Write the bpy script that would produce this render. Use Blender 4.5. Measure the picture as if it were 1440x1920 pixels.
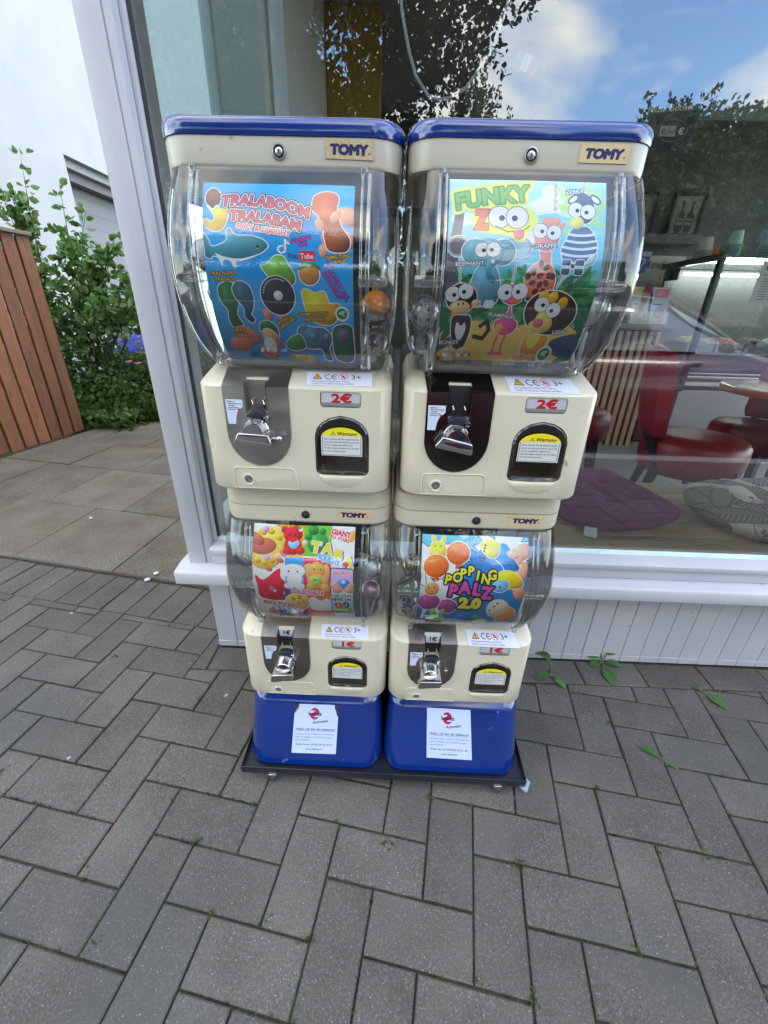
import bpy, bmesh, math, random
import numpy as np
from mathutils import Vector, Matrix
R = math.radians
random.seed(7)
rng = np.random.default_rng(11)
scene = bpy.context.scene
for o in list(bpy.data.objects):
    bpy.data.objects.remove(o)
COL = scene.collection

# ------------------------------------------------------------------ camera
cam_d = bpy.data.cameras.new('camera')
cam = bpy.data.objects.new('camera', cam_d)
COL.objects.link(cam)
CR = ((0.99928, 0.02803, 0.02563), (0.03525, -0.43283, -0.90079), (-0.01415, 0.90104, -0.43350))
m = Matrix(((CR[0][0], -CR[1][0], -CR[2][0]), (CR[0][1], -CR[1][1], -CR[2][1]), (CR[0][2], -CR[1][2], -CR[2][2])))
cam.matrix_world = Matrix.Translation((0, 0, 1.05)) @ m.to_4x4()
cam_d.sensor_fit = 'HORIZONTAL'
cam_d.sensor_width = 36.0
cam_d.lens = 36.0 * 770.0 / 1440.0
cam_d.clip_start = 0.02
cam_d.clip_end = 2000
scene.camera = cam

# ------------------------------------------------------------------ sky and sun
SUN_EL, SUN_AZ = 54.0, 52.0      # degrees; azimuth clockwise from +Y
world = bpy.data.worlds.new('World')
scene.world = world
world.use_nodes = True
nt = world.node_tree
for n in list(nt.nodes):
    nt.nodes.remove(n)
def wn(t, **k):
    n = nt.nodes.new(t)
    for a, b in k.items():
        setattr(n, a, b)
    return n
out = wn('ShaderNodeOutputWorld')
bg = wn('ShaderNodeBackground')
sky = wn('ShaderNodeTexSky', sky_type='NISHITA', sun_disc=False, sun_elevation=R(SUN_EL), sun_rotation=R(SUN_AZ), air_density=1.0, dust_density=0.6, ozone_density=1.6)
tc = wn('ShaderNodeTexCoord')
sep = wn('ShaderNodeSeparateXYZ')
nt.links.new(tc.outputs['Generated'], sep.inputs[0])
zc = wn('ShaderNodeMath', operation='MAXIMUM')
nt.links.new(sep.outputs[2], zc.inputs[0]); zc.inputs[1].default_value = 0.0
za = wn('ShaderNodeMath', operation='ADD')
nt.links.new(zc.outputs[0], za.inputs[0]); za.inputs[1].default_value = 0.28
dv = wn('ShaderNodeVectorMath', operation='DIVIDE')
cmb = wn('ShaderNodeCombineXYZ')
for i in range(3):
    nt.links.new(za.outputs[0], cmb.inputs[i])
nt.links.new(tc.outputs['Generated'], dv.inputs[0]); nt.links.new(cmb.outputs[0], dv.inputs[1])
cn = wn('ShaderNodeTexNoise')
cn.inputs['Scale'].default_value = 2.1; cn.inputs['Detail'].default_value = 7.0
cn.inputs['Roughness'].default_value = 0.52; cn.inputs['Distortion'].default_value = 0.25
nt.links.new(dv.outputs[0], cn.inputs['Vector'])
cr = wn('ShaderNodeValToRGB')
cr.color_ramp.elements[0].position = 0.41; cr.color_ramp.elements[0].color = (0, 0, 0, 1)
cr.color_ramp.elements[1].position = 0.60; cr.color_ramp.elements[1].color = (1, 1, 1, 1)
nt.links.new(cn.outputs['Fac'], cr.inputs[0])
mx = wn('ShaderNodeMix', data_type='RGBA')
nt.links.new(cr.outputs[0], mx.inputs[0])
hs_ = wn('ShaderNodeHueSaturation')
hs_.inputs['Saturation'].default_value = 1.12; hs_.inputs['Value'].default_value = 2.0
nt.links.new(sky.outputs[0], hs_.inputs['Color'])
nt.links.new(hs_.outputs[0], mx.inputs[6])
mx.inputs[7].default_value = (10.3, 10.0, 8.7, 1)
nt.links.new(mx.outputs[2], bg.inputs[0])
bg.inputs[1].default_value = 0.15
nt.links.new(bg.outputs[0], out.inputs[0])

sun_d = bpy.data.lights.new('sun', 'SUN')
sun_d.energy = 0.6
sun_d.angle = R(12)
sun_d.color = (1.0, 0.95, 0.88)
sun = bpy.data.objects.new('sun', sun_d)
COL.objects.link(sun)
sd = Vector((math.sin(R(SUN_AZ)) * math.cos(R(SUN_EL)), math.cos(R(SUN_AZ)) * math.cos(R(SUN_EL)), math.sin(R(SUN_EL))))
sun.rotation_euler = sd.to_track_quat('Z', 'Y').to_euler()
sun.location = sd * 30

scene.view_settings.view_transform = 'Standard'
scene.view_settings.look = 'None'
scene.view_settings.exposure = 1.68
scene.view_settings.gamma = 1.0
scene.view_settings.use_curve_mapping = False
scene.cycles.use_denoising = True
scene.cycles.max_bounces = 10
scene.cycles.transparent_max_bounces = 24
scene.cycles.glossy_bounces = 4
scene.cycles.diffuse_bounces = 4
scene.cycles.caustics_reflective = False
scene.cycles.caustics_refractive = False
scene.cycles.sample_clamp_indirect = 6.0

# ------------------------------------------------------------------ materials
MATS = {}
def new_mat(name):
    mt = bpy.data.materials.new(name)
    mt.use_nodes = True
    t = mt.node_tree
    for n in list(t.nodes):
        t.nodes.remove(n)
    o = t.nodes.new('ShaderNodeOutputMaterial')
    return mt, t, o
def link(t, a, b):
    t.links.new(a, b)
def pos_node(t, scale=1.0, space='world'):
    if space == 'world':
        g = t.nodes.new('ShaderNodeNewGeometry'); s = g.outputs['Position']
    else:
        g = t.nodes.new('ShaderNodeTexCoord'); s = g.outputs['Object']
    return s
def mat(name, c1, c2=None, rough=0.5, metal=0.0, scale=8.0, lo=0.35, hi=0.7, bump=0.0, bscale=60.0, spec=0.5, coat=0.0,
        space='world', stretch=(1, 1, 1), detail=6.0, var=0.0, rvar=0.0, emit=None, c3=None, s3=3.0, lo3=0.6, hi3=0.7, trans=0.0, sheen=0.0):
    if name in MATS:
        return MATS[name]
    mt, t, o = new_mat(name)
    b = t.nodes.new('ShaderNodeBsdfPrincipled')
    link(t, b.outputs[0], o.inputs[0])
    b.inputs['Base Color'].default_value = (*c1, 1)
    b.inputs['Roughness'].default_value = rough
    b.inputs['Metallic'].default_value = metal
    b.inputs['Specular IOR Level'].default_value = spec
    b.inputs['Coat Weight'].default_value = coat
    b.inputs['Coat Roughness'].default_value = 0.08
    if sheen:
        b.inputs['Sheen Weight'].default_value = sheen
    if emit:
        b.inputs['Emission Color'].default_value = (*emit[:3], 1); b.inputs['Emission Strength'].default_value = emit[3]
    mp = t.nodes.new('ShaderNodeMapping'); mp.inputs['Scale'].default_value = stretch
    link(t, pos_node(t, space=space), mp.inputs[0])
    colour = None
    if c2 is not None:
        nz = t.nodes.new('ShaderNodeTexNoise'); nz.inputs['Scale'].default_value = scale; nz.inputs['Detail'].default_value = detail
        link(t, mp.outputs[0], nz.inputs['Vector'])
        mr = t.nodes.new('ShaderNodeMapRange'); mr.inputs[1].default_value = lo; mr.inputs[2].default_value = hi
        link(t, nz.outputs['Fac'], mr.inputs[0])
        m_ = t.nodes.new('ShaderNodeMix'); m_.data_type = 'RGBA'
        m_.inputs[6].default_value = (*c1, 1); m_.inputs[7].default_value = (*c2, 1)
        link(t, mr.outputs[0], m_.inputs[0])
        colour = m_.outputs[2]
        if rvar:
            mr2 = t.nodes.new('ShaderNodeMapRange'); mr2.inputs[1].default_value = lo; mr2.inputs[2].default_value = hi
            mr2.inputs[3].default_value = rough - rvar; mr2.inputs[4].default_value = rough + rvar
            link(t, nz.outputs['Fac'], mr2.inputs[0]); link(t, mr2.outputs[0], b.inputs['Roughness'])
    if c3 is not None:
        nz = t.nodes.new('ShaderNodeTexNoise'); nz.inputs['Scale'].default_value = s3; nz.inputs['Detail'].default_value = 8
        link(t, mp.outputs[0], nz.inputs['Vector'])
        mr = t.nodes.new('ShaderNodeMapRange'); mr.inputs[1].default_value = lo3; mr.inputs[2].default_value = hi3
        link(t, nz.outputs['Fac'], mr.inputs[0])
        m_ = t.nodes.new('ShaderNodeMix'); m_.data_type = 'RGBA'
        if colour is not None:
            link(t, colour, m_.inputs[6])
        else:
            m_.inputs[6].default_value = (*c1, 1)
        m_.inputs[7].default_value = (*c3, 1)
        link(t, mr.outputs[0], m_.inputs[0]); colour = m_.outputs[2]
    if var:
        oi = t.nodes.new('ShaderNodeObjectInfo')
        mr = t.nodes.new('ShaderNodeMapRange'); mr.inputs[3].default_value = 1 - var; mr.inputs[4].default_value = 1 + var
        link(t, oi.outputs['Random'], mr.inputs[0])
        hs = t.nodes.new('ShaderNodeHueSaturation')
        link(t, mr.outputs[0], hs.inputs['Value'])
        if colour is not None:
            link(t, colour, hs.inputs['Color'])
        else:
            hs.inputs['Color'].default_value = (*c1, 1)
        colour = hs.outputs[0]
    if colour is not None:
        link(t, colour, b.inputs['Base Color'])
    if bump:
        nb = t.nodes.new('ShaderNodeTexNoise'); nb.inputs['Scale'].default_value = bscale; nb.inputs['Detail'].default_value = 5
        link(t, mp.outputs[0], nb.inputs['Vector'])
        bp = t.nodes.new('ShaderNodeBump'); bp.inputs['Strength'].default_value = bump; bp.inputs['Distance'].default_value = 0.01
        link(t, nb.outputs['Fac'], bp.inputs['Height']); link(t, bp.outputs[0], b.inputs['Normal'])
    if trans:
        mt_ = t.nodes.new('ShaderNodeMixShader'); tr = t.nodes.new('ShaderNodeBsdfTranslucent')
        if colour is not None:
            link(t, colour, tr.inputs[0])
        else:
            tr.inputs[0].default_value = (*c1, 1)
        mt_.inputs[0].default_value = trans
        link(t, b.outputs[0], mt_.inputs[1]); link(t, tr.outputs[0], mt_.inputs[2]); link(t, mt_.outputs[0], o.inputs[0])
    MATS[name] = mt
    return mt
def pane_mat(name, tint, base, mult, rough=0.0, gtint=(1, 1, 1), haze=0.0, hazecol=(0.5, 0.5, 0.5)):
    """thin sheet: clear transmission plus a mirror part that grows at grazing angles"""
    if name in MATS:
        return MATS[name]
    mt, t, o = new_mat(name)
    tr = t.nodes.new('ShaderNodeBsdfTransparent'); tr.inputs[0].default_value = (*tint, 1)
    gl = t.nodes.new('ShaderNodeBsdfGlossy'); gl.inputs['Roughness'].default_value = rough; gl.inputs[0].default_value = (*gtint, 1)
    fr = t.nodes.new('ShaderNodeFresnel'); fr.inputs[0].default_value = 1.5
    # same grazing rise from both sides of the sheet
    g = t.nodes.new('ShaderNodeLayerWeight'); g.inputs['Blend'].default_value = 0.28
    mu = t.nodes.new('ShaderNodeMath'); mu.operation = 'MULTIPLY_ADD'; mu.use_clamp = True
    link(t, g.outputs['Fresnel'], mu.inputs[0]); mu.inputs[1].default_value = mult; mu.inputs[2].default_value = base
    mxs = t.nodes.new('ShaderNodeMixShader')
    link(t, mu.outputs[0], mxs.inputs[0]); link(t, tr.outputs[0], mxs.inputs[1]); link(t, gl.outputs[0], mxs.inputs[2])
    last = mxs.outputs[0]
    if haze:
        df = t.nodes.new('ShaderNodeBsdfDiffuse'); df.inputs[0].default_value = (*hazecol, 1)
        nz = t.nodes.new('ShaderNodeTexNoise'); nz.inputs['Scale'].default_value = 35; nz.inputs['Detail'].default_value = 8
        link(t, pos_node(t), nz.inputs['Vector'])
        mr = t.nodes.new('ShaderNodeMapRange'); mr.inputs[1].default_value = 0.35; mr.inputs[2].default_value = 0.8
        mr.inputs[3].default_value = haze * 0.3; mr.inputs[4].default_value = haze * 1.7
        link(t, nz.outputs['Fac'], mr.inputs[0])
        m2 = t.nodes.new('ShaderNodeMixShader'); link(t, mr.outputs[0], m2.inputs[0])
        link(t, last, m2.inputs[1]); link(t, df.outputs[0], m2.inputs[2]); last = m2.outputs[0]
    link(t, last, o.inputs[0])
    MATS[name] = mt
    return mt
def img_mat(name, img, rough=0.35, spec=0.5):
    mt, t, o = new_mat(name)
    b = t.nodes.new('ShaderNodeBsdfPrincipled'); link(t, b.outputs[0], o.inputs[0])
    b.inputs['Roughness'].default_value = rough; b.inputs['Specular IOR Level'].default_value = spec
    ti = t.nodes.new('ShaderNodeTexImage'); ti.image = img; ti.extension = 'EXTEND'
    link(t, ti.outputs[0], b.inputs['Base Color'])
    MATS[name] = mt
    return mt

# ------------------------------------------------------------------ mesh helpers
class MB:
    def __init__(s):
        s.v = []; s.f = []
    def add(s, vs, fs):
        k = len(s.v); s.v += [tuple(p) for p in vs]; s.f += [tuple(i + k for i in f) for f in fs]; return s
    def box(s, a, b, M=None):
        x0, y0, z0 = a; x1, y1, z1 = b
        vs = [(x0, y0, z0), (x1, y0, z0), (x1, y1, z0), (x0, y1, z0), (x0, y0, z1), (x1, y0, z1), (x1, y1, z1), (x0, y1, z1)]
        if M is not None:
            vs = [M @ Vector(p) for p in vs]
        return s.add(vs, [(0, 3, 2, 1), (4, 5, 6, 7), (0, 1, 5, 4), (1, 2, 6, 5), (2, 3, 7, 6), (3, 0, 4, 7)])
    def loft(s, rings, caps=True, closed=True):
        n = len(rings[0]); vs = [p for r in rings for p in r]; fs = []
        for i in range(len(rings) - 1):
            for j in range(n if closed else n - 1):
                k = (j + 1) % n
                fs.append((i * n + j, i * n + k, (i + 1) * n + k, (i + 1) * n + j))
        if caps:
            fs.append(tuple(range(n))[::-1]); fs.append(tuple((len(rings) - 1) * n + j for j in range(n)))
        return s.add(vs, fs)
    def prism(s, poly, d, M=None):
        """poly in local xz at y=0 extruded to y=d"""
        n = len(poly)
        vs = [(x, 0, z) for x, z in poly] + [(x, d, z) for x, z in poly]
        if M is not None:
            vs = [M @ Vector(p) for p in vs]
        fs = [tuple(range(n)), tuple(range(2 * n - 1, n - 1, -1))] + [(i, i + n, (i + 1) % n + n, (i + 1) % n) for i in range(n)]
        return s.add(vs, fs)
    def lathe(s, prof, n=20, M=None, cap=True):
        """profile (r, h) turned about local z"""
        rings = [[(r * math.cos(2 * math.pi * j / n), r * math.sin(2 * math.pi * j / n), h) for j in range(n)] for r, h in prof]
        if M is not None:
            rings = [[M @ Vector(p) for p in r] for r in rings]
        return s.loft(rings, caps=cap)
    def tube(s, pts, r, n=8):
        pts = [Vector(p) for p in pts]; rings = []
        rr = r if isinstance(r, (list, tuple)) else [r] * len(pts)
        up = Vector((0.13, 0.31, 0.94))
        for i, p in enumerate(pts):
            d = (pts[min(i + 1, len(pts) - 1)] - pts[max(i - 1, 0)]).normalized()
            a = d.cross(up)
            if a.length < 1e-3:
                a = d.cross(Vector((1, 0, 0)))
            a.normalize(); b = d.cross(a)
            rings.append([p + rr[i] * (math.cos(2 * math.pi * j / n) * a + math.sin(2 * math.pi * j / n) * b) for j in range(n)])
        return s.loft(rings)
    def ball(s, c, r, n=14, m_=8, M=None, sq=(1, 1, 1)):
        prof = [(math.sin(math.pi * i / m_) * 1.0, -math.cos(math.pi * i / m_)) for i in range(1, m_)]
        rings = [[(c[0] + sq[0] * r * a * math.cos(2 * math.pi * j / n), c[1] + sq[1] * r * a * math.sin(2 * math.pi * j / n), c[2] + sq[2] * r * h) for j in range(n)] for a, h in prof]
        if M is not None:
            rings = [[M @ Vector(p) for p in q] for q in rings]
        return s.loft(rings)
    def obj(s, name, material, parent=None, smooth=False, bevel=0.0, seg=2, loc=None, angle=40, kind=None):
        me = bpy.data.meshes.new(name)
        me.from_pydata(s.v, [], s.f)
        bm = bmesh.new(); bm.from_mesh(me)
        bmesh.ops.recalc_face_normals(bm, faces=bm.faces)
        if bevel:
            ed = [e for e in bm.edges if len(e.link_faces) == 2 and e.calc_face_angle(0) > R(35)]
            bmesh.ops.bevel(bm, geom=ed, offset=bevel, segments=seg, affect='EDGES', clamp_overlap=True, profile=0.5)
        bm.to_mesh(me); bm.free()
        if smooth or bevel:
            shade(me, angle)
        return add_obj(name, me, material, parent, loc, kind)
def shade(me, angle=40):
    me.polygons.foreach_set('use_smooth', [True] * len(me.polygons))
    try:
        me.set_sharp_from_angle(angle=R(angle))
    except Exception:
        pass
def add_obj(name, me, material, parent=None, loc=None, kind=None):
    o = bpy.data.objects.new(name, me)
    if material is not None and not len(me.materials):
        me.materials.append(material)
    COL.objects.link(o)
    if parent is not None:
        o.parent = parent
    if loc is not None:
        o.location = loc
    if kind:
        o['kind'] = kind
    return o
def thing(name, label, cat, loc=(0, 0, 0), rot=None, group=None, matrix=None):
    o = bpy.data.objects.new(name, None); COL.objects.link(o)
    o.empty_display_size = 0.05
    if matrix is not None:
        o.matrix_world = matrix
    else:
        o.location = loc
        if rot is not None:
            o.rotation_euler = rot
    tag(o, label, cat, group)
    return o
def tag(o, label, cat, group=None):
    o['label'] = label; o['category'] = cat
    if group:
        o['group'] = group
    return o
def rrect(x0, x1, y0, y1, r, z, n=6, rb=None):
    """rounded rectangle ring in plan; r = front corner radius (y0 side), rb = back"""
    rb = r if rb is None else rb
    pts = []
    for cx, cy, a0, rr in ((x0 + r, y0 + r, 180, r), (x1 - r, y0 + r, 270, r), (x1 - rb, y1 - rb, 0, rb), (x0 + rb, y1 - rb, 90, rb)):
        for i in range(n + 1):
            a = R(a0 + 90 * i / n); pts.append((cx + rr * math.cos(a), cy + rr * math.sin(a), z))
    return pts
def rpoly(w, h, r, n=5, cx=0, cz=0):
    pts = []
    for sx, sz, a0 in ((1, -1, 270), (1, 1, 0), (-1, 1, 90), (-1, -1, 180)):
        for i in range(n + 1):
            a = R(a0 + 90 * i / n)
            pts.append((cx + sx * (w / 2 - r) + r * math.cos(a), cz + sz * (h / 2 - r) + r * math.sin(a)))
    return pts
def sheet(name, quad, material, parent=None, nx=1, nz=1, fn=None, thick=0.0, back=None):
    """quad = TL, TR, BR, BL; optional fn(u,v)->point; UV mapped 0..1; thick gives real depth away from its normal"""
    vs = []; uv = []
    TL, TR, BR, BL = [Vector(q) for q in quad] if quad else (None,) * 4
    for j in range(nz + 1):
        for i in range(nx + 1):
            u, v = i / nx, j / nz
            p = fn(u, v) if fn else (TL * (1 - u) + TR * u) * (1 - v) + (BL * (1 - u) + BR * u) * v
            vs.append(tuple(p)); uv.append((u, 1 - v))
    w = nx + 1
    fs = [(j * w + i, (j + 1) * w + i, (j + 1) * w + i + 1, j * w + i + 1) for j in range(nz) for i in range(nx)]
    if thick:
        k = len(vs)
        nrm = (Vector(vs[-1]) - Vector(vs[0])).cross(Vector(vs[nx]) - Vector(vs[0])).normalized()
        if nrm.y > 0 or (abs(nrm.y) < 1e-4 and nrm.z < 0):
            nrm = -nrm
        vs += [tuple(Vector(p) - nrm * thick) for p in vs]; uv += uv
        fs += [tuple(i + k for i in f[::-1]) for f in fs]
        rim = [i for i in range(w)] + [j * w + nx for j in range(1, nz + 1)] + [nz * w + i for i in range(nx - 1, -1, -1)] + [j * w for j in range(nz - 1, 0, -1)]
        fs += [(rim[i], rim[(i + 1) % len(rim)], rim[(i + 1) % len(rim)] + k, rim[i] + k) for i in range(len(rim))]
    me = bpy.data.meshes.new(name); me.from_pydata(vs, [], fs)
    ul = me.uv_layers.new(name='UVMap')
    for lp in me.loops:
        ul.data[lp.index].uv = uv[lp.vertex_index]
    me.polygons.foreach_set('use_smooth', [True] * len(me.polygons))
    if thick:
        try: me.set_sharp_from_angle(angle=R(40))
        except Exception: pass
    return add_obj(name, me, material, parent)
def cut(o, *cutters):
    for c in cutters:
        md = o.modifiers.new('cut', 'BOOLEAN'); md.operation = 'DIFFERENCE'; md.solver = 'EXACT'; md.object = c
    bpy.context.view_layer.update()
    dg = bpy.context.evaluated_depsgraph_get()
    me = bpy.data.meshes.new_from_object(o.evaluated_get(dg))
    o.modifiers.clear(); o.data = me
    shade(me, 35)
    for c in cutters:
        d = c.data; bpy.data.objects.remove(c); bpy.data.meshes.remove(d)
    return o
# ------------------------------------------------------------------ flat print: labels and advertising cards drawn as pixels
def text_tris(s, bold=0.0, shear=0.0, spacing=1.0):
    c = bpy.data.curves.new('glyphs', 'FONT'); c.body = s; c.size = 1.0; c.offset = bold; c.shear = shear; c.space_character = spacing
    c.resolution_u = 3; c.fill_mode = 'FRONT'
    o = bpy.data.objects.new('glyphs', c); COL.objects.link(o)
    bpy.context.view_layer.update()
    me = bpy.data.meshes.new_from_object(o.evaluated_get(bpy.context.evaluated_depsgraph_get()))
    me.calc_loop_triangles()
    v = np.array([q.co[:2] for q in me.vertices], float).reshape(-1, 2)
    t = np.array([q.vertices[:] for q in me.loop_triangles], int).reshape(-1, 3)
    bpy.data.objects.remove(o); bpy.data.curves.remove(c); bpy.data.meshes.remove(me)
    return v, t
class Cv:
    def __init__(s, w, h, bg, ss=2):
        s.w, s.h, s.ss = w, h, ss
        s.a = np.empty((h * ss, w * ss, 3), np.float32); s.a[:] = np.array(bg, np.float32) / 255
    def _grid(s, x0, y0, x1, y1, pad=0):
        k = s.ss; H, W = s.a.shape[:2]
        X0 = max(0, int(math.floor(x0 * k - pad * k)) - 1); Y0 = max(0, int(math.floor(y0 * k - pad * k)) - 1)
        X1 = min(W, int(math.ceil(x1 * k + pad * k)) + 2); Y1 = min(H, int(math.ceil(y1 * k + pad * k)) + 2)
        if X1 <= X0 or Y1 <= Y0:
            return None
        yy, xx = np.mgrid[Y0:Y1, X0:X1]
        return X0, Y0, X1, Y1, (xx + .5) / k, (yy + .5) / k
    def poly(s, pts, pad=0):
        p = np.array(pts, float); g = s._grid(*p.min(0), *p.max(0), pad)
        if g is None: return None
        X0, Y0, X1, Y1, x, y = g; m = np.zeros(x.shape, bool)
        q = np.roll(p, -1, 0)
        for (ax, ay), (bx, by) in zip(p, q):
            if ay == by: continue
            c = (ay > y) != (by > y)
            m ^= c & (x < (bx - ax) * (y - ay) / (by - ay) + ax)
        return [X0, Y0, m]
    def ell(s, cx, cy, rx, ry=None, rot=0, pad=0):
        ry = rx if ry is None else ry; q = max(rx, ry)
        g = s._grid(cx - q, cy - q, cx + q, cy + q, pad)
        if g is None: return None
        X0, Y0, X1, Y1, x, y = g; a = R(rot); dx, dy = x - cx, y - cy
        u = dx * math.cos(a) + dy * math.sin(a); v = -dx * math.sin(a) + dy * math.cos(a)
        return [X0, Y0, (u / rx) ** 2 + (v / ry) ** 2 <= 1]
    def tris(s, v, t, pad=0):
        g = s._grid(*v.min(0), *v.max(0), pad)
        if g is None: return None
        X0, Y0, X1, Y1, x, y = g; m = np.zeros(x.shape, bool); k = s.ss
        for a, b, c in v[t]:
            lo = np.minimum(np.minimum(a, b), c); hi = np.maximum(np.maximum(a, b), c)
            i0, j0 = max(0, int(lo[0] * k) - X0 - 1), max(0, int(lo[1] * k) - Y0 - 1)
            i1, j1 = int(hi[0] * k) - X0 + 2, int(hi[1] * k) - Y0 + 2
            if i1 <= 0 or j1 <= 0: continue
            xs, ys = x[j0:j1, i0:i1], y[j0:j1, i0:i1]
            e = lambda p, q: (q[0] - p[0]) * (ys - p[1]) - (q[1] - p[1]) * (xs - p[0])
            e0, e1, e2 = e(a, b), e(b, c), e(c, a)
            m[j0:j1, i0:i1] |= ((e0 >= 0) & (e1 >= 0) & (e2 >= 0)) | ((e0 <= 0) & (e1 <= 0) & (e2 <= 0))
        return [X0, Y0, m]
    def dil(s, mk, r):
        X0, Y0, m = mk; n = int(round(r * s.ss))
        if n <= 0: return mk
        H, W = s.a.shape[:2]
        px0, py0 = min(n, X0), min(n, Y0); px1 = min(n, W - X0 - m.shape[1]); py1 = min(n, H - Y0 - m.shape[0])
        m = np.pad(m, ((py0, max(py1, 0)), (px0, max(px1, 0)))); o = m.copy()
        for dy in range(-n, n + 1):
            w = int(math.sqrt(n * n - dy * dy))
            c = np.zeros_like(m)
            src = m[max(0, dy):m.shape[0] + min(0, dy)]
            cs = np.cumsum(np.pad(src, ((0, 0), (w + 1, w))).astype(np.int32), 1)
            c[max(0, -dy):m.shape[0] + min(0, -dy)] = (cs[:, 2 * w + 1:] - cs[:, :-2 * w - 1]) > 0
            o |= c
        return [X0 - px0, Y0 - py0, o]
    def fill(s, mk, col, al=1.0):
        if mk is None: return
        X0, Y0, m = mk; h, w = m.shape
        v = s.a[Y0:Y0 + h, X0:X0 + w]; m = m[:v.shape[0], :v.shape[1]]
        c = np.array(col, np.float32) / 255
        v[m] = v[m] * (1 - al) + c * al
    def ball(s, mk, col, k=0.35, edge=None, ew=3, al=1.0):
        """fill with a soft moulded look: lighter upper left, darker lower right"""
        if mk is None: return
        if edge is not None: s.fill(s.dil(mk, ew), edge)
        X0, Y0, m = mk; h, w = m.shape; v = s.a[Y0:Y0 + h, X0:X0 + w]
        ys, xs = np.nonzero(m)
        if not len(ys): return
        cy, cx = ys.mean(), xs.mean(); hy, hx = max(1, np.ptp(ys) / 2), max(1, np.ptp(xs) / 2)
        yy, xx = np.mgrid[0:h, 0:w]
        u, q = (xx - cx) / hx, (yy - cy) / hy
        l = 1 + k * (-0.35 * u - 0.55 * q) - k * 0.5 * np.clip(u * u + q * q - .5, 0, 1) + k * .9 * np.exp(-((u + .35) ** 2 + (q + .45) ** 2) / .06) * .6
        c = np.array(col, np.float32) / 255
        z = np.clip(c[None, None] * l[..., None], 0, 1).astype(np.float32)
        v[m] = v[m] * (1 - al) + z[m] * al
    def text(s, st, x, y, size, col, bold=0.0, rot=0, shear=0.0, anchor='l', outline=(), warp=None, spacing=1.0, width=None, xs=1.0, al=1.0):
        """x, y = baseline start (or centre); outline = ((width, colour), ...) from outermost"""
        v, t = text_tris(st, bold, shear, spacing)
        if not len(t): return
        v = v * np.array([size * xs, -size])
        if width is not None:
            v[:, 0] *= width / max(1e-6, v[:, 0].max() - min(0, v[:, 0].min()))
        W = v[:, 0].max()
        if anchor == 'c': v[:, 0] -= W / 2
        if anchor == 'r': v[:, 0] -= W
        if warp is not None: v = warp(v, W)
        a = R(rot); c_, s_ = math.cos(a), math.sin(a)
        v = np.stack([v[:, 0] * c_ - v[:, 1] * s_ + x, v[:, 0] * s_ + v[:, 1] * c_ + y], 1)
        mk = s.tris(v, t)
        if mk is None: return
        for w_, oc in outline:
            q = s.dil(mk, w_)
            s.fill(q, oc)
        s.fill(mk, col, al)
        return mk
    def rect(s, x0, y0, x1, y1, r=0, rot=0):
        w, h = x1 - x0, y1 - y0; pts = rpoly(w, h, max(r, .01), 4) if r else [(-w / 2, -h / 2), (w / 2, -h / 2), (w / 2, h / 2), (-w / 2, h / 2)]
        a = R(rot); cx, cy = (x0 + x1) / 2, (y0 + y1) / 2
        return s.poly([(cx + p * math.cos(a) - q * math.sin(a), cy + p * math.sin(a) + q * math.cos(a)) for p, q in pts])
    def line(s, pts, w):
        vs, ts = [], []
        p = np.array(pts, float)
        for a, b in zip(p[:-1], p[1:]):
            d = (b - a) / (np.linalg.norm(b - a) + 1e-9); n = np.array([-d[1], d[0]]) * w / 2; d = d * w * .3; k = len(vs)
            vs += [a + n - d, a - n - d, b - n + d, b + n + d]; ts += [(k, k + 1, k + 2), (k, k + 2, k + 3)]
        return s.tris(np.array(vs), np.array(ts))
    def vgrad(s, stops):
        H = s.a.shape[0]; ys = np.linspace(0, 1, H); t = [q[0] for q in stops]
        for c in range(3):
            s.a[:, :, c] = np.interp(ys, t, [q[1][c] / 255 for q in stops])[:, None]
    def speck(s, mk, col, step, r, al=.5):
        X0, Y0, m = mk; h, w = m.shape; yy, xx = np.mgrid[Y0:Y0 + h, X0:X0 + w]; k = s.ss
        p = (xx / k % step - step / 2) ** 2 + ((yy / k + (np.floor(xx / k / step) % 2) * step / 2) % step - step / 2) ** 2 < r * r
        s.fill([X0, Y0, m & p], col, al)
    def image(s, name, dirt=0.0, gain=0.93):
        k = s.ss; a = s.a.reshape(s.h, k, s.w, k, 3).mean((1, 3))
        if dirt:
            n = rng.random((s.h // 6 + 2, s.w // 6 + 2)); n = np.kron(n, np.ones((6, 6)))[:s.h, :s.w, None]
            a = a * (1 - dirt * n)
        px = np.ones((s.h, s.w, 4), np.float32); px[..., :3] = np.clip(a * gain, 0, 1)[::-1]
        im = bpy.data.images.new(name, s.w, s.h, alpha=False); im.pixels.foreach_set(px.ravel()); im.update(); im.pack()
        return im
def smooth(pts, n=6):
    p = np.array(pts, float); N = len(p); o = []
    for i in range(N):
        a, b, c, d = p[i - 1], p[i], p[(i + 1) % N], p[(i + 2) % N]
        for k in range(n):
            t = k / n
            o.append(.5 * (2 * b + (c - a) * t + (2 * a - 5 * b + 4 * c - d) * t * t + (3 * b - a - 3 * c + d) * t ** 3))
    return o
def arc(rise, tilt=0.0):
    def f(v, W):
        u = (v[:, 0] - v[:, 0].min()) / max(1e-6, np.ptp(v[:, 0]))
        return np.stack([v[:, 0], v[:, 1] - rise * 4 * u * (1 - u) + tilt * u], 1)
    return f
WH = (250, 250, 250); BK = (22, 22, 26)
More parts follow.
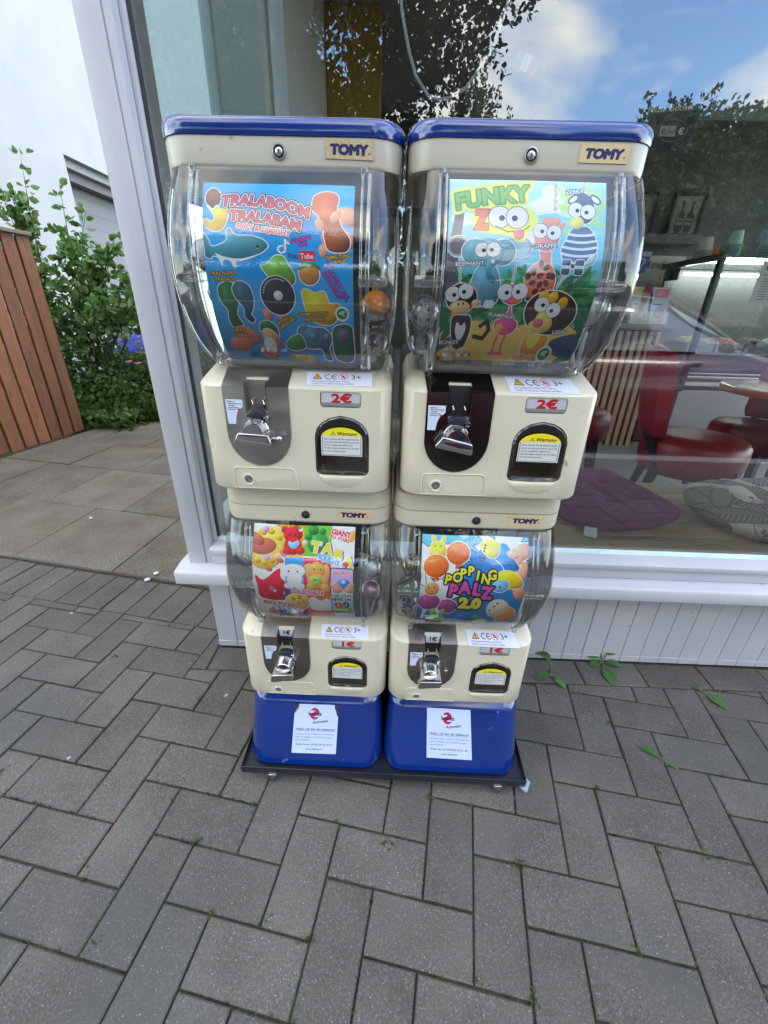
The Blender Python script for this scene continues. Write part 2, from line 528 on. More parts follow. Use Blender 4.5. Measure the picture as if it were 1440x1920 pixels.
def warn_tri(c, x, y, s_, col=(245, 190, 40), edge=BK):
    c.fill(c.poly([(x, y - s_), (x + s_ * 1.02, y + s_ * .8), (x - s_ * 1.02, y + s_ * .8)]), edge)
    c.fill(c.poly([(x, y - s_ * .72), (x + s_ * .76, y + s_ * .64), (x - s_ * .76, y + s_ * .64)]), col)
    c.fill(c.poly([(x - s_ * .1, y - s_ * .35), (x + s_ * .1, y - s_ * .35), (x + s_ * .06, y + s_ * .25), (x - s_ * .06, y + s_ * .25)]), edge)
    c.fill(c.ell(x, y + s_ * .43, s_ * .1), edge)
def ce_mark(c, x, y, h, col=BK):
    for k, dx in enumerate((0, h * 1.05)):
        cx = x + dx + h * .5
        pts = [(cx + h * .5 * math.cos(R(a)), y + h * .5 * math.sin(R(a))) for a in range(60, 301, 12)]
        c.fill(c.line(pts, h * .14), col)
        if k: c.fill(c.line([(cx - h * .48, y), (cx + h * .2, y)], h * .13), col)
def no_small(c, x, y, r):
    c.fill(c.ell(x, y, r), (215, 60, 70)); c.fill(c.ell(x, y, r * .86), (240, 238, 246))
    c.fill(c.ell(x - r * .1, y - r * .25, r * .3), (90, 60, 70)); c.fill(c.ell(x + r * .25, y + r * .15, r * .34), (120, 90, 100))
    c.fill(c.ell(x - r * .35, y + r * .3, r * .16), (90, 60, 70)); c.fill(c.line([(x - r * .62, y - r * .62), (x + r * .62, y + r * .62)], r * .16), (215, 60, 70))

def make_labels():
    L = {}
    c = Cv(300, 92, (226, 226, 240))
    warn_tri(c, 50, 34, 22); ce_mark(c, 86, 34, 30); no_small(c, 169, 33, 21)
    c.text('3+', 205, 47, 43, BK, bold=.004)
    c.text('Nicht geeignet für Kinder unter 3 Jahren.', 22, 69, 13.5, (60, 60, 70), width=180)
    c.text('Enthält verschluckbare Kleinteile und Bälle!', 22, 84, 13.5, (60, 60, 70), width=196)
    L['age'] = c.image('age_print')
    # operating hint: pale blue with a red swoosh
    for k, red in (('hint', (214, 48, 52)), ('hint_faded', (216, 128, 128))):
        c = Cv(120, 170, (212, 220, 240))
        for i, (st, x) in enumerate((('• Münze in', 8), ('  Übereinstimmung', 8), ('  bringen', 14), ('• Hebel drehen', 8), ('• Kapsel ziehen', 8))):
            c.text(st, x, 20 + i * 13, 14, BK, bold=.012, width=(58, 100, 50, 78, 62)[i])
        c.fill(c.poly([(62, 168), (84, 168), (88, 130), (106, 92), (118, 78), (118, 62), (72, 62), (84, 72), (70, 108)]), red)
        c.fill(c.poly([(84, 168), (120, 168), (120, 76), (104, 94), (88, 130)]), (212, 220, 240))
        L[k] = c.image(k + '_print')
    # flap notice
    c = Cv(240, 210, (214, 214, 208))
    c.fill(c.poly([(0, 0), (240, 0), (240, 62), (0, 62)]), (240, 222, 40))
    warn_tri(c, 72, 44, 15, col=(240, 222, 40)); c.text('Warnung', 92, 56, 36, BK, bold=.02, shear=.18, width=120)
    for i, st in enumerate(('Bitte nehmen Sie die Kapsel heraus,', 'bevor Sie eine neue ziehen, damit sich', 'die Tür ungehindert öffnen kann.', 'Bei Störungen wenden Sie sich bitte', 'an das Ladenpersonal.')):
        c.text(st, 18, 90 + i * 22, 16, (50, 50, 52), bold=.008, width=(204, 206, 168, 204, 128)[i])
    c.fill(c.line([(8, 66), (8, 202), (232, 202), (232, 66)], 3), (70, 70, 70))
    L['warning'] = c.image('warning_print')
    for k, bgc, fade in (('brand_a', (214, 190, 145), .16), ('brand_b', (226, 198, 146), .03), ('brand_c', (234, 198, 150), .02)):
        c = Cv(240, 98, bgc)
        c.text('TOMY', 25, 73, 70, (26, 34, 92), shear=.1 if k != 'brand_a' else .03, width=186, outline=((5.0, (26, 34, 92)),))
        c.fill(c.ell(221, 66, 6), (26, 34, 92)); c.fill(c.ell(221, 66, 4), bgc); c.text('R', 218.4, 69, 7, (26, 34, 92))
        L[k] = c.image(k, dirt=fade)
    for k, st in (('price_two', '2€'), ('price_one', '1€')):
        c = Cv(220, 80, (214, 214, 216))
        c.fill(c.rect(0, 58, 220, 80), (150, 150, 152))
        c.text(st, 112, 55, 64, (206, 34, 40), anchor='c', width=112, outline=((4.2, (206, 34, 40)),))
        L[k] = c.image(k)
    c = Cv(110, 70, (206, 214, 224)); c.text('1€', 55, 50, 52, BK, anchor='c', width=62, outline=((2.6, BK),))
    c.fill(c.poly([(20, 58), (92, 58), (56, 65)]), (205, 60, 70)); L['coin_one'] = c.image('coin_one_print')
    for k, phone in (('pedestal_a', 'Rufen Sie an! (0152) 04 23 44 55'), ('pedestal_b', 'Rufen Sie an! (04634) 93 61 66')):
        c = Cv(300, 350, (206, 218, 246))
        ro = (188, 52, 96) if k == 'pedestal_a' else (190, 40, 70)
        c.fill(c.ell(138, 66, 34, 42), ro)
        c.fill(c.poly([(100, 44), (142, 44), (128, 60), (100, 66)]), (206, 218, 246)); c.fill(c.poly([(176, 88), (132, 88), (148, 72), (176, 66)]), (206, 218, 246))
        c.text('babaz', 94, 78, 37, BK, width=92, outline=((1, BK),))
        c.text('Automaten', 124, 138, 27, BK, bold=.012, shear=.5, rot=-9, width=112)
        c.text('Hallo, ich bin ein babamat!', 16, 183, 23, (40, 44, 60), bold=.012, width=266); c.fill(c.line([(16, 189), (282, 189)], 2), (60, 64, 84))
        for i, st in enumerate(('Ich kann auch in Ihrem Geschäft für', 'mehr Kunden und Umsatz sorgen,', 'ohne Kosten!')):
            c.text(st, 16, 216 + i * 22, 18, (82, 88, 120), width=(266, 252, 98)[i])
        c.text(phone, 24, 292, 19, (44, 48, 66), bold=.01, width=246); c.text('www.babaz.de', 150, 324, 18, (44, 48, 66), bold=.006, anchor='c', width=112)
        if k == 'pedestal_a':
            c.fill(c.rect(0, 318, 300, 326), (206, 218, 246), .0)
            c.fill(c.poly([(0, 0), (28, 0), (22, 26), (0, 64)]), (66, 60, 66)); c.fill(c.poly([(28, 4), (34, 10), (30, 34), (4, 68), (0, 64), (20, 34)]), (190, 178, 168))
            c.fill(c.poly([(300, 0), (272, 0), (274, 22), (286, 50), (290, 72), (300, 80)]), (64, 60, 70))
        L[k] = c.image(k)
    return L
def eco_badge(c, x, y, r):
    c.fill(c.ell(x, y, r), (235, 240, 235)); c.fill(c.ell(x, y, r * .72), (30, 120, 70))
    c.fill(c.poly(smooth([(x - r * .5, y), (x - r * .1, y - r * .4), (x + r * .5, y - r * .3), (x + r * .2, y), (x + r * .4, y + r * .3), (x, y + r * .2)])), (150, 205, 170))
    for a in range(0, 360, 24):
        c.fill(c.ell(x + r * .86 * math.cos(R(a)), y + r * .86 * math.sin(R(a)), r * .06), (120, 170, 140))
def yt(c, x, y, h):
    c.text('You', x, y, h, (30, 40, 60), bold=.02, width=h * 1.35)
    c.fill(c.rect(x + h * 1.45, y - h * 1.02, x + h * 3.55, y + h * .32, h * .3), (216, 40, 62)); c.text('Tube', x + h * 1.62, y, h, WH, bold=.02, width=h * 1.75)
def note(c, x, y, s_, col=WH):
    for dx, cc in ((-s_ * .05, (80, 220, 220)), (s_ * .05, (230, 60, 100)), (0, col)):
        pts = [(x + dx - s_ * .1 + s_ * .3 * math.cos(R(a)), y + s_ * .25 + s_ * .3 * math.sin(R(a))) for a in range(-70, -380, -15)]
        c.fill(c.line(pts[:20], s_ * .14), cc)
        c.fill(c.line([(x + dx + s_ * .2, y + s_ * .3), (x + dx + s_ * .2, y - s_ * .6), (x + dx + s_ * .34, y - s_ * .35), (x + dx + s_ * .55, y - s_ * .25)], s_ * .14), cc)
def fingers(c, pts, col=(226, 150, 120), r=34):
    for x, y, q, a in pts:
        c.ball(c.ell(x, y, r * q, r * .62 * q, a), col, .3)
def eyes(c, x, y, r, gap=1.75, rot=0, out=(60, 60, 60)):
    for sgn in (-1, 1):
        ex, ey = x + sgn * r * gap / 2 * math.cos(R(rot)), y + sgn * r * gap / 2 * math.sin(R(rot))
        c.fill(c.ell(ex, ey, r * 1.06), out); c.ball(c.ell(ex, ey, r), (242, 244, 246), .12)
        c.fill(c.ell(ex - sgn * r * .22, ey + r * .08, r * .27), (30, 34, 44))
def chain(c, pts, r=9):
    for i, (x, y) in enumerate(pts):
        q = c.ell(x, y, r if i % 2 else r * .55, r * 1.2); i_ = c.ell(x, y, (r if i % 2 else r * .55) * .5, r * .7)
        c.fill(c.dil(q, 3), (238, 242, 245)); c.fill(q, (130, 138, 145)); c.fill(i_, (205, 215, 220))

def poster_a():
    c = Cv(900, 1080, (35, 150, 228), 1)
    c.vgrad([(0, (34, 164, 240)), (.4, (28, 152, 236)), (.7, (56, 168, 232)), (1, (44, 124, 184))])
    c.speck(c.ell(520, 640, 460, 420), (20, 96, 180), 13, 3.4, .55); c.speck(c.ell(160, 130, 300, 130), (24, 110, 196), 13, 3.2, .4)
    W_ = (232, 240, 246)
    # banana with a plain brown ball
    c.ball(c.ell(62, 95, 44, 60), (120, 66, 40), .4, W_, 6)
    c.ball(c.poly(smooth([(30, 140), (60, 165), (85, 140), (105, 165), (140, 150), (150, 215), (120, 280), (70, 296), (22, 270), (8, 235), (26, 222), (60, 240), (72, 200)])), (240, 186, 32), .35, W_, 6)
    # brown toy squeezed by a hand, top corner
    fingers(c, [(870, 190, 2.6, 20), (760, 260, 1.5, 70), (740, 330, 1.4, 70), (720, 400, 1.2, 80), (860, 330, 2.2, 30)])
    c.ball(c.poly(smooth([(660, 80), (700, 50), (760, 44), (805, 70), (800, 160), (830, 250), (880, 330), (860, 400), (760, 400), (730, 330), (720, 240), (690, 190), (655, 150)])), (188, 92, 52), .45, W_, 6)
    for q in range(5):
        c.fill(c.line([(720 + q * 16, 200), (740 + q * 20, 290), (760 + q * 18, 390)], 4), (150, 66, 34), .7)
    fingers(c, [(700, 240, 1.2, 60), (790, 190, 1.3, -50)])
    # shark
    c.ball(c.poly(smooth([(2, 310), (30, 345), (56, 390), (140, 352), (145, 290), (165, 278), (200, 318), (290, 320), (360, 340), (392, 372), (380, 400), (330, 432), (230, 462), (130, 464), (60, 446), (40, 462), (10, 452), (8, 400)])), (66, 138, 156), .4, W_, 6)
    c.fill(c.poly(smooth([(70, 430), (130, 452), (230, 460), (340, 428), (300, 452), (230, 476), (200, 478), (196, 512), (176, 512), (160, 478), (120, 472), (110, 510), (92, 478), (80, 450)])), W_)
    c.fill(c.ell(332, 388, 9, 14), (24, 40, 50)); c.fill(c.ell(332, 396, 4, 5), (230, 200, 60))
        # green cactus and grey drop
    c.ball(c.poly(smooth([(60, 640), (110, 606), (165, 620), (175, 720), (150, 800), (170, 870), (120, 900), (90, 840), (95, 780), (62, 720)])), (44, 110, 62), .4, W_, 6)
    c.ball(c.poly(smooth([(150, 640), (190, 598), (250, 620), (272, 690), (262, 760), (240, 800), (258, 830), (236, 850), (200, 820), (200, 760), (160, 700)])), (58, 96, 116), .4, W_, 6)
    # tyre and green ball
    c.ball(c.poly(smooth([(345, 505), (380, 490), (430, 440), (480, 440), (510, 490), (545, 560), (530, 610), (470, 620), (400, 580)])), (112, 170, 66), .35, W_, 6)
    fingers(c, [(345, 800, 1.2, 60), (440, 805, 1.3, 70)], (206, 132, 96))
    c.ball(c.ell(428, 680, 104, 118), (44, 46, 52), .5, W_, 6); c.ball(c.ell(430, 680, 28, 30), (214, 216, 218), .2)
    for a in range(190, 300, 9):
        c.fill(c.ell(428 + 88 * math.cos(R(a)), 680 + 102 * math.sin(R(a)), 5), (190, 190, 190))
    # banana standing
    c.ball(c.ell(632, 545, 62, 66), (196, 132, 76), .35, W_, 6); c.ball(c.poly(smooth([(570, 520), (590, 480), (640, 468), (690, 490), (700, 520), (660, 500), (610, 505)])), (92, 142, 58), .3)
    c.ball(c.poly(smooth([(580, 650), (620, 640), (660, 660), (720, 650), (750, 720), (800, 720), (812, 770), (770, 840), (700, 850), (620, 820), (590, 740)])), (234, 178, 36), .4, W_, 6)
    # lower row: peach ball in a hand, blue-grey roller, green pot
    fingers(c, [(180, 930, 2.6, 20), (120, 980, 2.2, -10), (360, 950, 1.6, 60), (300, 1030, 1.8, 10)], (206, 122, 100))
    c.ball(c.ell(332, 925, 50, 58), (222, 160, 110), .3); c.ball(c.poly(smooth([(275, 900), (290, 850), (340, 838), (385, 870), (392, 930), (365, 900), (320, 880)])), (46, 110, 62), .35, W_, 5)
    c.ball(c.ell(320, 985, 42, 50), (226, 222, 214), .25)
    c.ball(c.poly(smooth([(520, 900), (560, 860), (640, 870), (700, 872), (750, 920), (740, 960), (720, 1000), (735, 1060), (690, 1060), (670, 1000), (600, 1000), (530, 980)])), (74, 116, 142), .4, W_, 6)
    for x, y, q in ((625, 925, 22), (715, 925, 20), (570, 866, 20)): c.ball(c.ell(x, y, q), (92, 134, 158), .5)
    c.ball(c.poly(smooth([(430, 975), (480, 930), (540, 920), (560, 990), (500, 1012), (445, 1005)])), (56, 132, 72), .4, W_, 5)
    c.ball(c.poly(smooth([(760, 880), (800, 850), (870, 850), (890, 900), (880, 1060), (770, 1060), (752, 960)])), (36, 98, 66), .4, W_, 6); c.ball(c.ell(828, 910, 40, 38), (124, 88, 132), .4)
    # lettering
    ol = ((13, (246, 240, 240)), (8, (60, 24, 34)))
    c.text('TRALABOOM', 108, 142, 92, (206, 66, 76), bold=.025, rot=6, width=530, warp=arc(34, 10), outline=((15, (66, 22, 34)), (9, (246, 240, 240)), (4, (70, 30, 40))))
    c.text('TRALABAM', 158, 226, 88, (206, 66, 76), bold=.025, rot=7, width=430, warp=arc(16, 6), outline=((15, (66, 22, 34)), (9, (246, 240, 240)), (4, (70, 30, 40))))
    c.text('SOFT & SQUISHY', 202, 272, 46, (226, 110, 116), bold=.04, rot=8, width=330, outline=((8, (66, 22, 34)), (5, (246, 240, 240))))
    c.text('AS SEEN', 590, 344, 33, (196, 60, 150), bold=.03, rot=-12, anchor='c', outline=((4, (50, 50, 140)),)); c.text('ON', 600, 374, 32, (196, 60, 150), bold=.03, rot=-12, anchor='c', outline=((4, (50, 50, 140)),))
    note(c, 482, 380, 70); yt(c, 508, 450, 46)
    for i, st in enumerate(('"COLLECT ALL', '8 MODELS"')):
        c.text(st, 724 - i * 14, 478 + i * 60, 38, (190, 60, 150), bold=.03, rot=60 - i * 2, outline=((4, (40, 60, 150)),), width=(262, 190)[i])
    Y = (226, 208, 92); YO = ((5, (92, 70, 20)),)
    for st, x, y, r_, w in (('TRALALERO', 22, 566, -3, 170), ('TRALALA', 48, 602, -3, 130), ('TUNG TUNG', 736, 452, -8, 150), ('SAHUR', 772, 476, -6, 90), ('LIRILI', 90, 910, -4, 88), ('LARILA', 104, 938, -3, 100),
                            ('BONECA', 405, 860, -26, 104), ('AMBALABU', 410, 892, -32, 136), ('CHIMPANZINI', 542, 802, -3, 190), ('BANANINI', 582, 832, -3, 130), ('BOMBARDIRO', 436, 1052, 4, 170), ('CROCODILO', 470, 1074, 4, 140)):
        c.text(st, x, y, 28, Y, bold=.015, rot=r_, width=w, outline=YO, al=.9)
    eco_badge(c, 826, 782, 46)
    ce_mark(c, 720, 1066, 20, (20, 60, 110))
    return c.image('poster_print', gain=1.15)

def poster_b():
    c = Cv(900, 1080, (140, 200, 230), 1)
    c.vgrad([(0, (176, 218, 226)), (.28, (120, 200, 236)), (.45, (96, 190, 224)), (.6, (64, 150, 90)), (.74, (70, 140, 70)), (.8, (226, 186, 92)), (1, (214, 170, 86))])
    for x, y, q in ((640, 110, 80), (560, 140, 60), (700, 150, 70), (90, 230, 50), (470, 330, 60), (500, 160, 50), (600, 60, 50)):
        c.fill(c.ell(x, y, q * 1.5, q * .8), (226, 240, 244), .8)
    rr = np.random.default_rng(5)
    for k in range(120):   # jungle leaves
        x, y = rr.uniform(0, 900), rr.uniform(520, 800); a = rr.uniform(0, 360); g = rr.uniform(.6, 1.25)
        if 250 < x < 330 and y > 760: continue
        c.fill(c.ell(x, y, 70, 16, a), tuple(np.clip(np.array((40, 128, 74)) * g, 0, 255)), .85)
    for k in range(34):
        x = rr.choice([rr.uniform(-10, 120), rr.uniform(760, 900)]); y = rr.uniform(760, 1040); c.fill(c.ell(x, y, 84, 20, rr.uniform(0, 360)), (26, 104, 66), .9)
    for k in range(26):
        x, y = rr.uniform(640, 880), rr.uniform(60, 330); c.fill(c.ell(x, y, 66, 18, rr.uniform(-70, 70)), (176, 214, 104), .5)
    c.fill(c.poly([(40, 180), (90, 190), (70, 420), (60, 640), (0, 700), (0, 460)]), (86, 84, 104)); c.fill(c.ell(60, 360, 60, 16, -20), (120, 170, 120), .8)
    for x, y in ((20, 640), (60, 700), (120, 660), (30, 760)): c.fill(c.poly([(x, y + 60), (x + 50, y - 40), (x + 120, y + 40), (x + 90, y + 90)]), (222, 156, 80), .9)
    c.fill(c.poly(smooth([(0, 900), (200, 820), (420, 850), (700, 810), (900, 900), (900, 1080), (0, 1080)])), (228, 188, 98))
    for x, y, q, a in ((60, 860, 90, -60), (30, 960, 100, -30), (140, 1000, 90, 10), (860, 820, 90, 60), (820, 980, 110, 20), (880, 1010, 100, -20), (30, 800, 70, -75)): c.fill(c.ell(x, y, q, 24, a), (30, 110, 70))
    c.fill(c.poly(smooth([(720, 920), (900, 880), (900, 1010), (760, 1000)])), (36, 70, 110), .9)
    W_ = (238, 244, 246)
    chain(c, [(606 + (k % 2) * 3, 12 + 21 * k) for k in range(8)]); chain(c, [(774, 10), (774, 30)])
    # key rings
    for x, y, q in ((62, 390, 62), (432, 388, 58), (806, 430, 60)):
        c.fill(c.ell(x, y, q + 4), W_); c.fill(c.ell(x, y, q), (150, 165, 172)); c.fill(c.ell(x, y, q - 13), (150, 200, 214) if x > 100 else (100, 96, 112))
    chain(c, [(78 + k * 2, 470 + 21 * k) for k in range(9)]); chain(c, [(412 - k * 2, 470 + 21 * k) for k in range(7)]); chain(c, [(724 - k * 9, 500 + 18 * k) for k in range(7)])
    # elephant
    g_ = (96, 158, 178)
    for x in (160, 322): c.ball(c.ell(x, 420, 74, 76), g_, .3, W_, 6)
    c.ball(c.poly(smooth([(180, 520), (240, 480), (300, 520), (330, 620), (310, 720), (180, 724), (150, 640)])), g_, .3, W_, 6); c.ball(c.ell(242, 425, 88, 84), g_, .25)
    for x in (200, 280): c.ball(c.rect(x - 28, 700, x + 28, 742, 14), (224, 230, 232), .2, W_, 3)
    c.ball(c.poly(smooth([(228, 460), (262, 460), (270, 540), (300, 580), (280, 600), (240, 560)])), (80, 140, 164), .3); c.ball(c.ell(270, 474, 12), (236, 238, 236), .2)
    eyes(c, 234, 406, 42, 1.55, -3)
    # giraffe
    o_ = (240, 116, 84)
    c.ball(c.poly(smooth([(540, 400), (600, 400), (610, 470), (650, 560), (640, 640), (600, 640), (600, 690), (560, 690), (560, 650), (540, 690), (500, 690), (500, 630), (470, 570), (500, 500), (545, 460)])), o_, .3, W_, 6)
    c.ball(c.ell(570, 320, 74, 86), (238, 132, 122), .2, W_, 6)
    for x in (560, 592, 620): c.ball(c.ell(x, 232, 24), (240, 138, 110), .2)
    for x in (500, 654): c.fill(c.ell(x, 256, 24, 14, 30 if x < 600 else -30), (240, 140, 120))
    eyes(c, 570, 292, 42, 1.9, 6); c.fill(c.ell(550, 368, 12, 9), (120, 80, 120)); c.fill(c.ell(596, 370, 12, 9), (120, 80, 120))
    for x, y, a in ((556, 480, 0), (590, 500, 30), (520, 530, 10), (560, 548, 60), (610, 545, 0), (520, 590, 70), (566, 600, 20), (600, 590, -30), (545, 640, 40), (590, 640, 0)): c.fill(c.ell(x, y, 15, 22, a), (74, 58, 66))
    for x in (488, 632): c.fill(c.ell(x, 552, 18, 20), (66, 54, 62))
    for x in (520, 582): c.fill(c.rect(x - 22, 676, x + 22, 694, 6), (60, 50, 58))
    # zebra
    z_ = (58, 84, 120)
    c.ball(c.ell(772, 150, 60, 90, -10), (76, 92, 116), .2, W_, 6)
    for x, a in ((712, -40), (838, 40)): c.fill(c.ell(x, 100, 38, 22, a), (70, 80, 100)); c.fill(c.ell(x, 100, 28, 13, a), (236, 238, 240))
    zb = c.poly(smooth([(720, 270), (800, 262), (850, 330), (860, 400), (820, 440), (800, 480), (740, 500), (690, 470), (660, 400), (690, 320)])); c.ball(zb, z_, .25, W_, 6)
    for k in range(5):
        y = 296 + k * 40; pts = [(664 + t * 20, y + 14 * math.sin(math.pi * t / 10)) for t in range(11)]
        q = c.line(pts, 15)
        X0, Y0, m_ = q; zx, zy, zm = zb; full = np.zeros(c.a.shape[:2], bool); full[zy:zy + zm.shape[0], zx:zx + zm.shape[1]] = zm
        q = [X0, Y0, m_ & full[Y0:Y0 + m_.shape[0], X0:X0 + m_.shape[1]]]; c.fill(q, (200, 218, 230))
    for x in (700, 776):
        c.ball(c.rect(x - 24, 450, x + 24, 540, 10), z_, .2, W_, 4); c.fill(c.rect(x - 24, 484, x + 24, 504), (200, 218, 230))
    eyes(c, 762, 166, 42, 1.7, 8); c.ball(c.ell(736, 236, 40, 36), (226, 216, 100), .25)
    # monkey
    c.fill(c.line([(250, 850), (290, 820), (310, 870), (280, 920), (220, 910)], 24), (40, 34, 40))
    c.ball(c.poly(smooth([(70, 800), (130, 790), (180, 800), (190, 880), (160, 980), (100, 980), (70, 880)])), (44, 38, 44), .3, W_, 6)
    c.fill(c.poly(smooth([(100, 830), (130, 850), (150, 830), (160, 880), (130, 940), (98, 890)])), (232, 236, 238))
    c.ball(c.ell(110, 690, 92, 84), (44, 36, 42), .35, W_, 6); c.ball(c.ell(200, 720, 26), (226, 180, 130), .3); c.ball(c.ell(106, 744, 62, 40), (230, 184, 130), .3)
    eyes(c, 92, 660, 45, 1.75, -14); c.fill(c.ell(94, 726, 6, 10), (120, 60, 40)); c.fill(c.ell(124, 722, 6, 10), (120, 60, 40))
    for x in (80, 170): c.ball(c.ell(x, 1000, 44, 20), (228, 174, 130), .3, W_, 4)
    # flamingo
    p_ = (228, 92, 150)
    c.ball(c.poly(smooth([(400, 600), (430, 640), (420, 720), (440, 790), (480, 830), (460, 880), (400, 900), (350, 870), (340, 820), (390, 790), (410, 740), (395, 680)])), p_, .3, W_, 6)
    c.ball(c.ell(418, 670, 62, 50), p_, .2, W_, 6); c.fill(c.poly(smooth([(350, 840), (380, 830), (390, 860), (370, 890), (352, 880)])), (236, 178, 96))
    for x in (372, 420): c.fill(c.line([(x + 8, 880), (x - 6, 940), (x - 8, 1000)], 15), (226, 104, 100)); c.fill(c.ell(x - 12, 1004, 24, 11), (226, 104, 100))
    eyes(c, 412, 645, 47, 1.85, -4); c.ball(c.ell(436, 702, 30, 15), (232, 120, 60), .3)
    # lion
    c.ball(c.poly(smooth([(550, 900), (600, 850), (680, 860), (690, 960), (640, 1010), (560, 1010), (540, 960)])), (228, 158, 58), .3, W_, 6); c.fill(c.poly(smooth([(566, 890), (610, 880), (650, 890), (620, 960), (580, 960)])), (240, 206, 96))
    for x in (556, 640): c.ball(c.ell(x, 1024, 50, 20), (226, 140, 60), .3, W_, 4)
    c.ball(c.ell(664, 760, 156, 126, 8), (66, 44, 42), .3, W_, 7)
    for x, y in ((604, 668), (660, 672), (724, 702)): c.ball(c.ell(x, y, 30, 36, 20), (236, 172, 44), .3)
    c.ball(c.poly(smooth([(610, 740), (680, 790), (690, 850), (640, 880), (580, 870), (550, 830), (580, 800)])), (226, 196, 96), .3); c.ball(c.ell(606, 822, 32, 26), (220, 100, 130), .3)
    eyes(c, 640, 730, 43, 1.9, 22)
    # lettering
    ye = (232, 222, 88)
    c.text('FUNKY', 40, 178, 130, (112, 176, 84), bold=.04, rot=-7, width=430, outline=((24, ye), (7, (84, 130, 60))), warp=arc(10, -6))
    for x in (364,): c.fill(c.dil(c.ell(x, 230, 130, 60), 20), ye)
    c.fill(c.poly(smooth([(150, 180), (260, 150), (470, 170), (480, 260), (460, 310), (420, 360), (340, 320), (230, 310), (150, 290)])), ye)
    c.text('Z', 160, 280, 140, (236, 112, 84), bold=.09, width=90, outline=((5, (180, 70, 50)),))
    eyes(c, 340, 216, 62, 1.62, 0)
    c.fill(c.line([(270, 268), (340, 300), (430, 290), (466, 262)], 7), (90, 90, 60)); c.ball(c.poly(smooth([(376, 296), (430, 286), (434, 330), (404, 346), (380, 326)])), (222, 96, 110), .2)
    for st, x, y, w, r_ in (('ELEPHANT', 48, 506, 168, -4), ('GIRAFFE', 488, 390, 140, -4), ('ZEBRA', 662, 72, 104, -6), ('MONKEY', -4, 962, 130, -3), ('FLAMINGO', 284, 790, 168, 4), ('LION', 706, 884, 84, -3)):
        c.text(st, x + 6, y, 32, WH, bold=.025, rot=r_, width=w, outline=((4, (60, 70, 80)),))
    eco_badge(c, 706, 1000, 50)
    c.fill(c.rect(0, 1048, 900, 1080), (36, 66, 70), .75); c.fill(c.rect(0, 1030, 110, 1054), (226, 230, 226)); c.fill(c.rect(0, 1030, 26, 1054), (206, 80, 70)); c.fill(c.rect(26, 1030, 50, 1054), (220, 180, 70))
    c.text('GAMACO  SCHERPENHOEK 100 BOOM 2850 BELGIUM', 140, 1068, 24, (226, 232, 232), shear=.2, width=400)
    ce_mark(c, 640, 1058, 22, W_); c.text('UK', 704, 1062, 30, W_, width=44); c.text('CA', 704, 1080, 20, W_, width=30)
    return c.image('poster_print', gain=1.15)

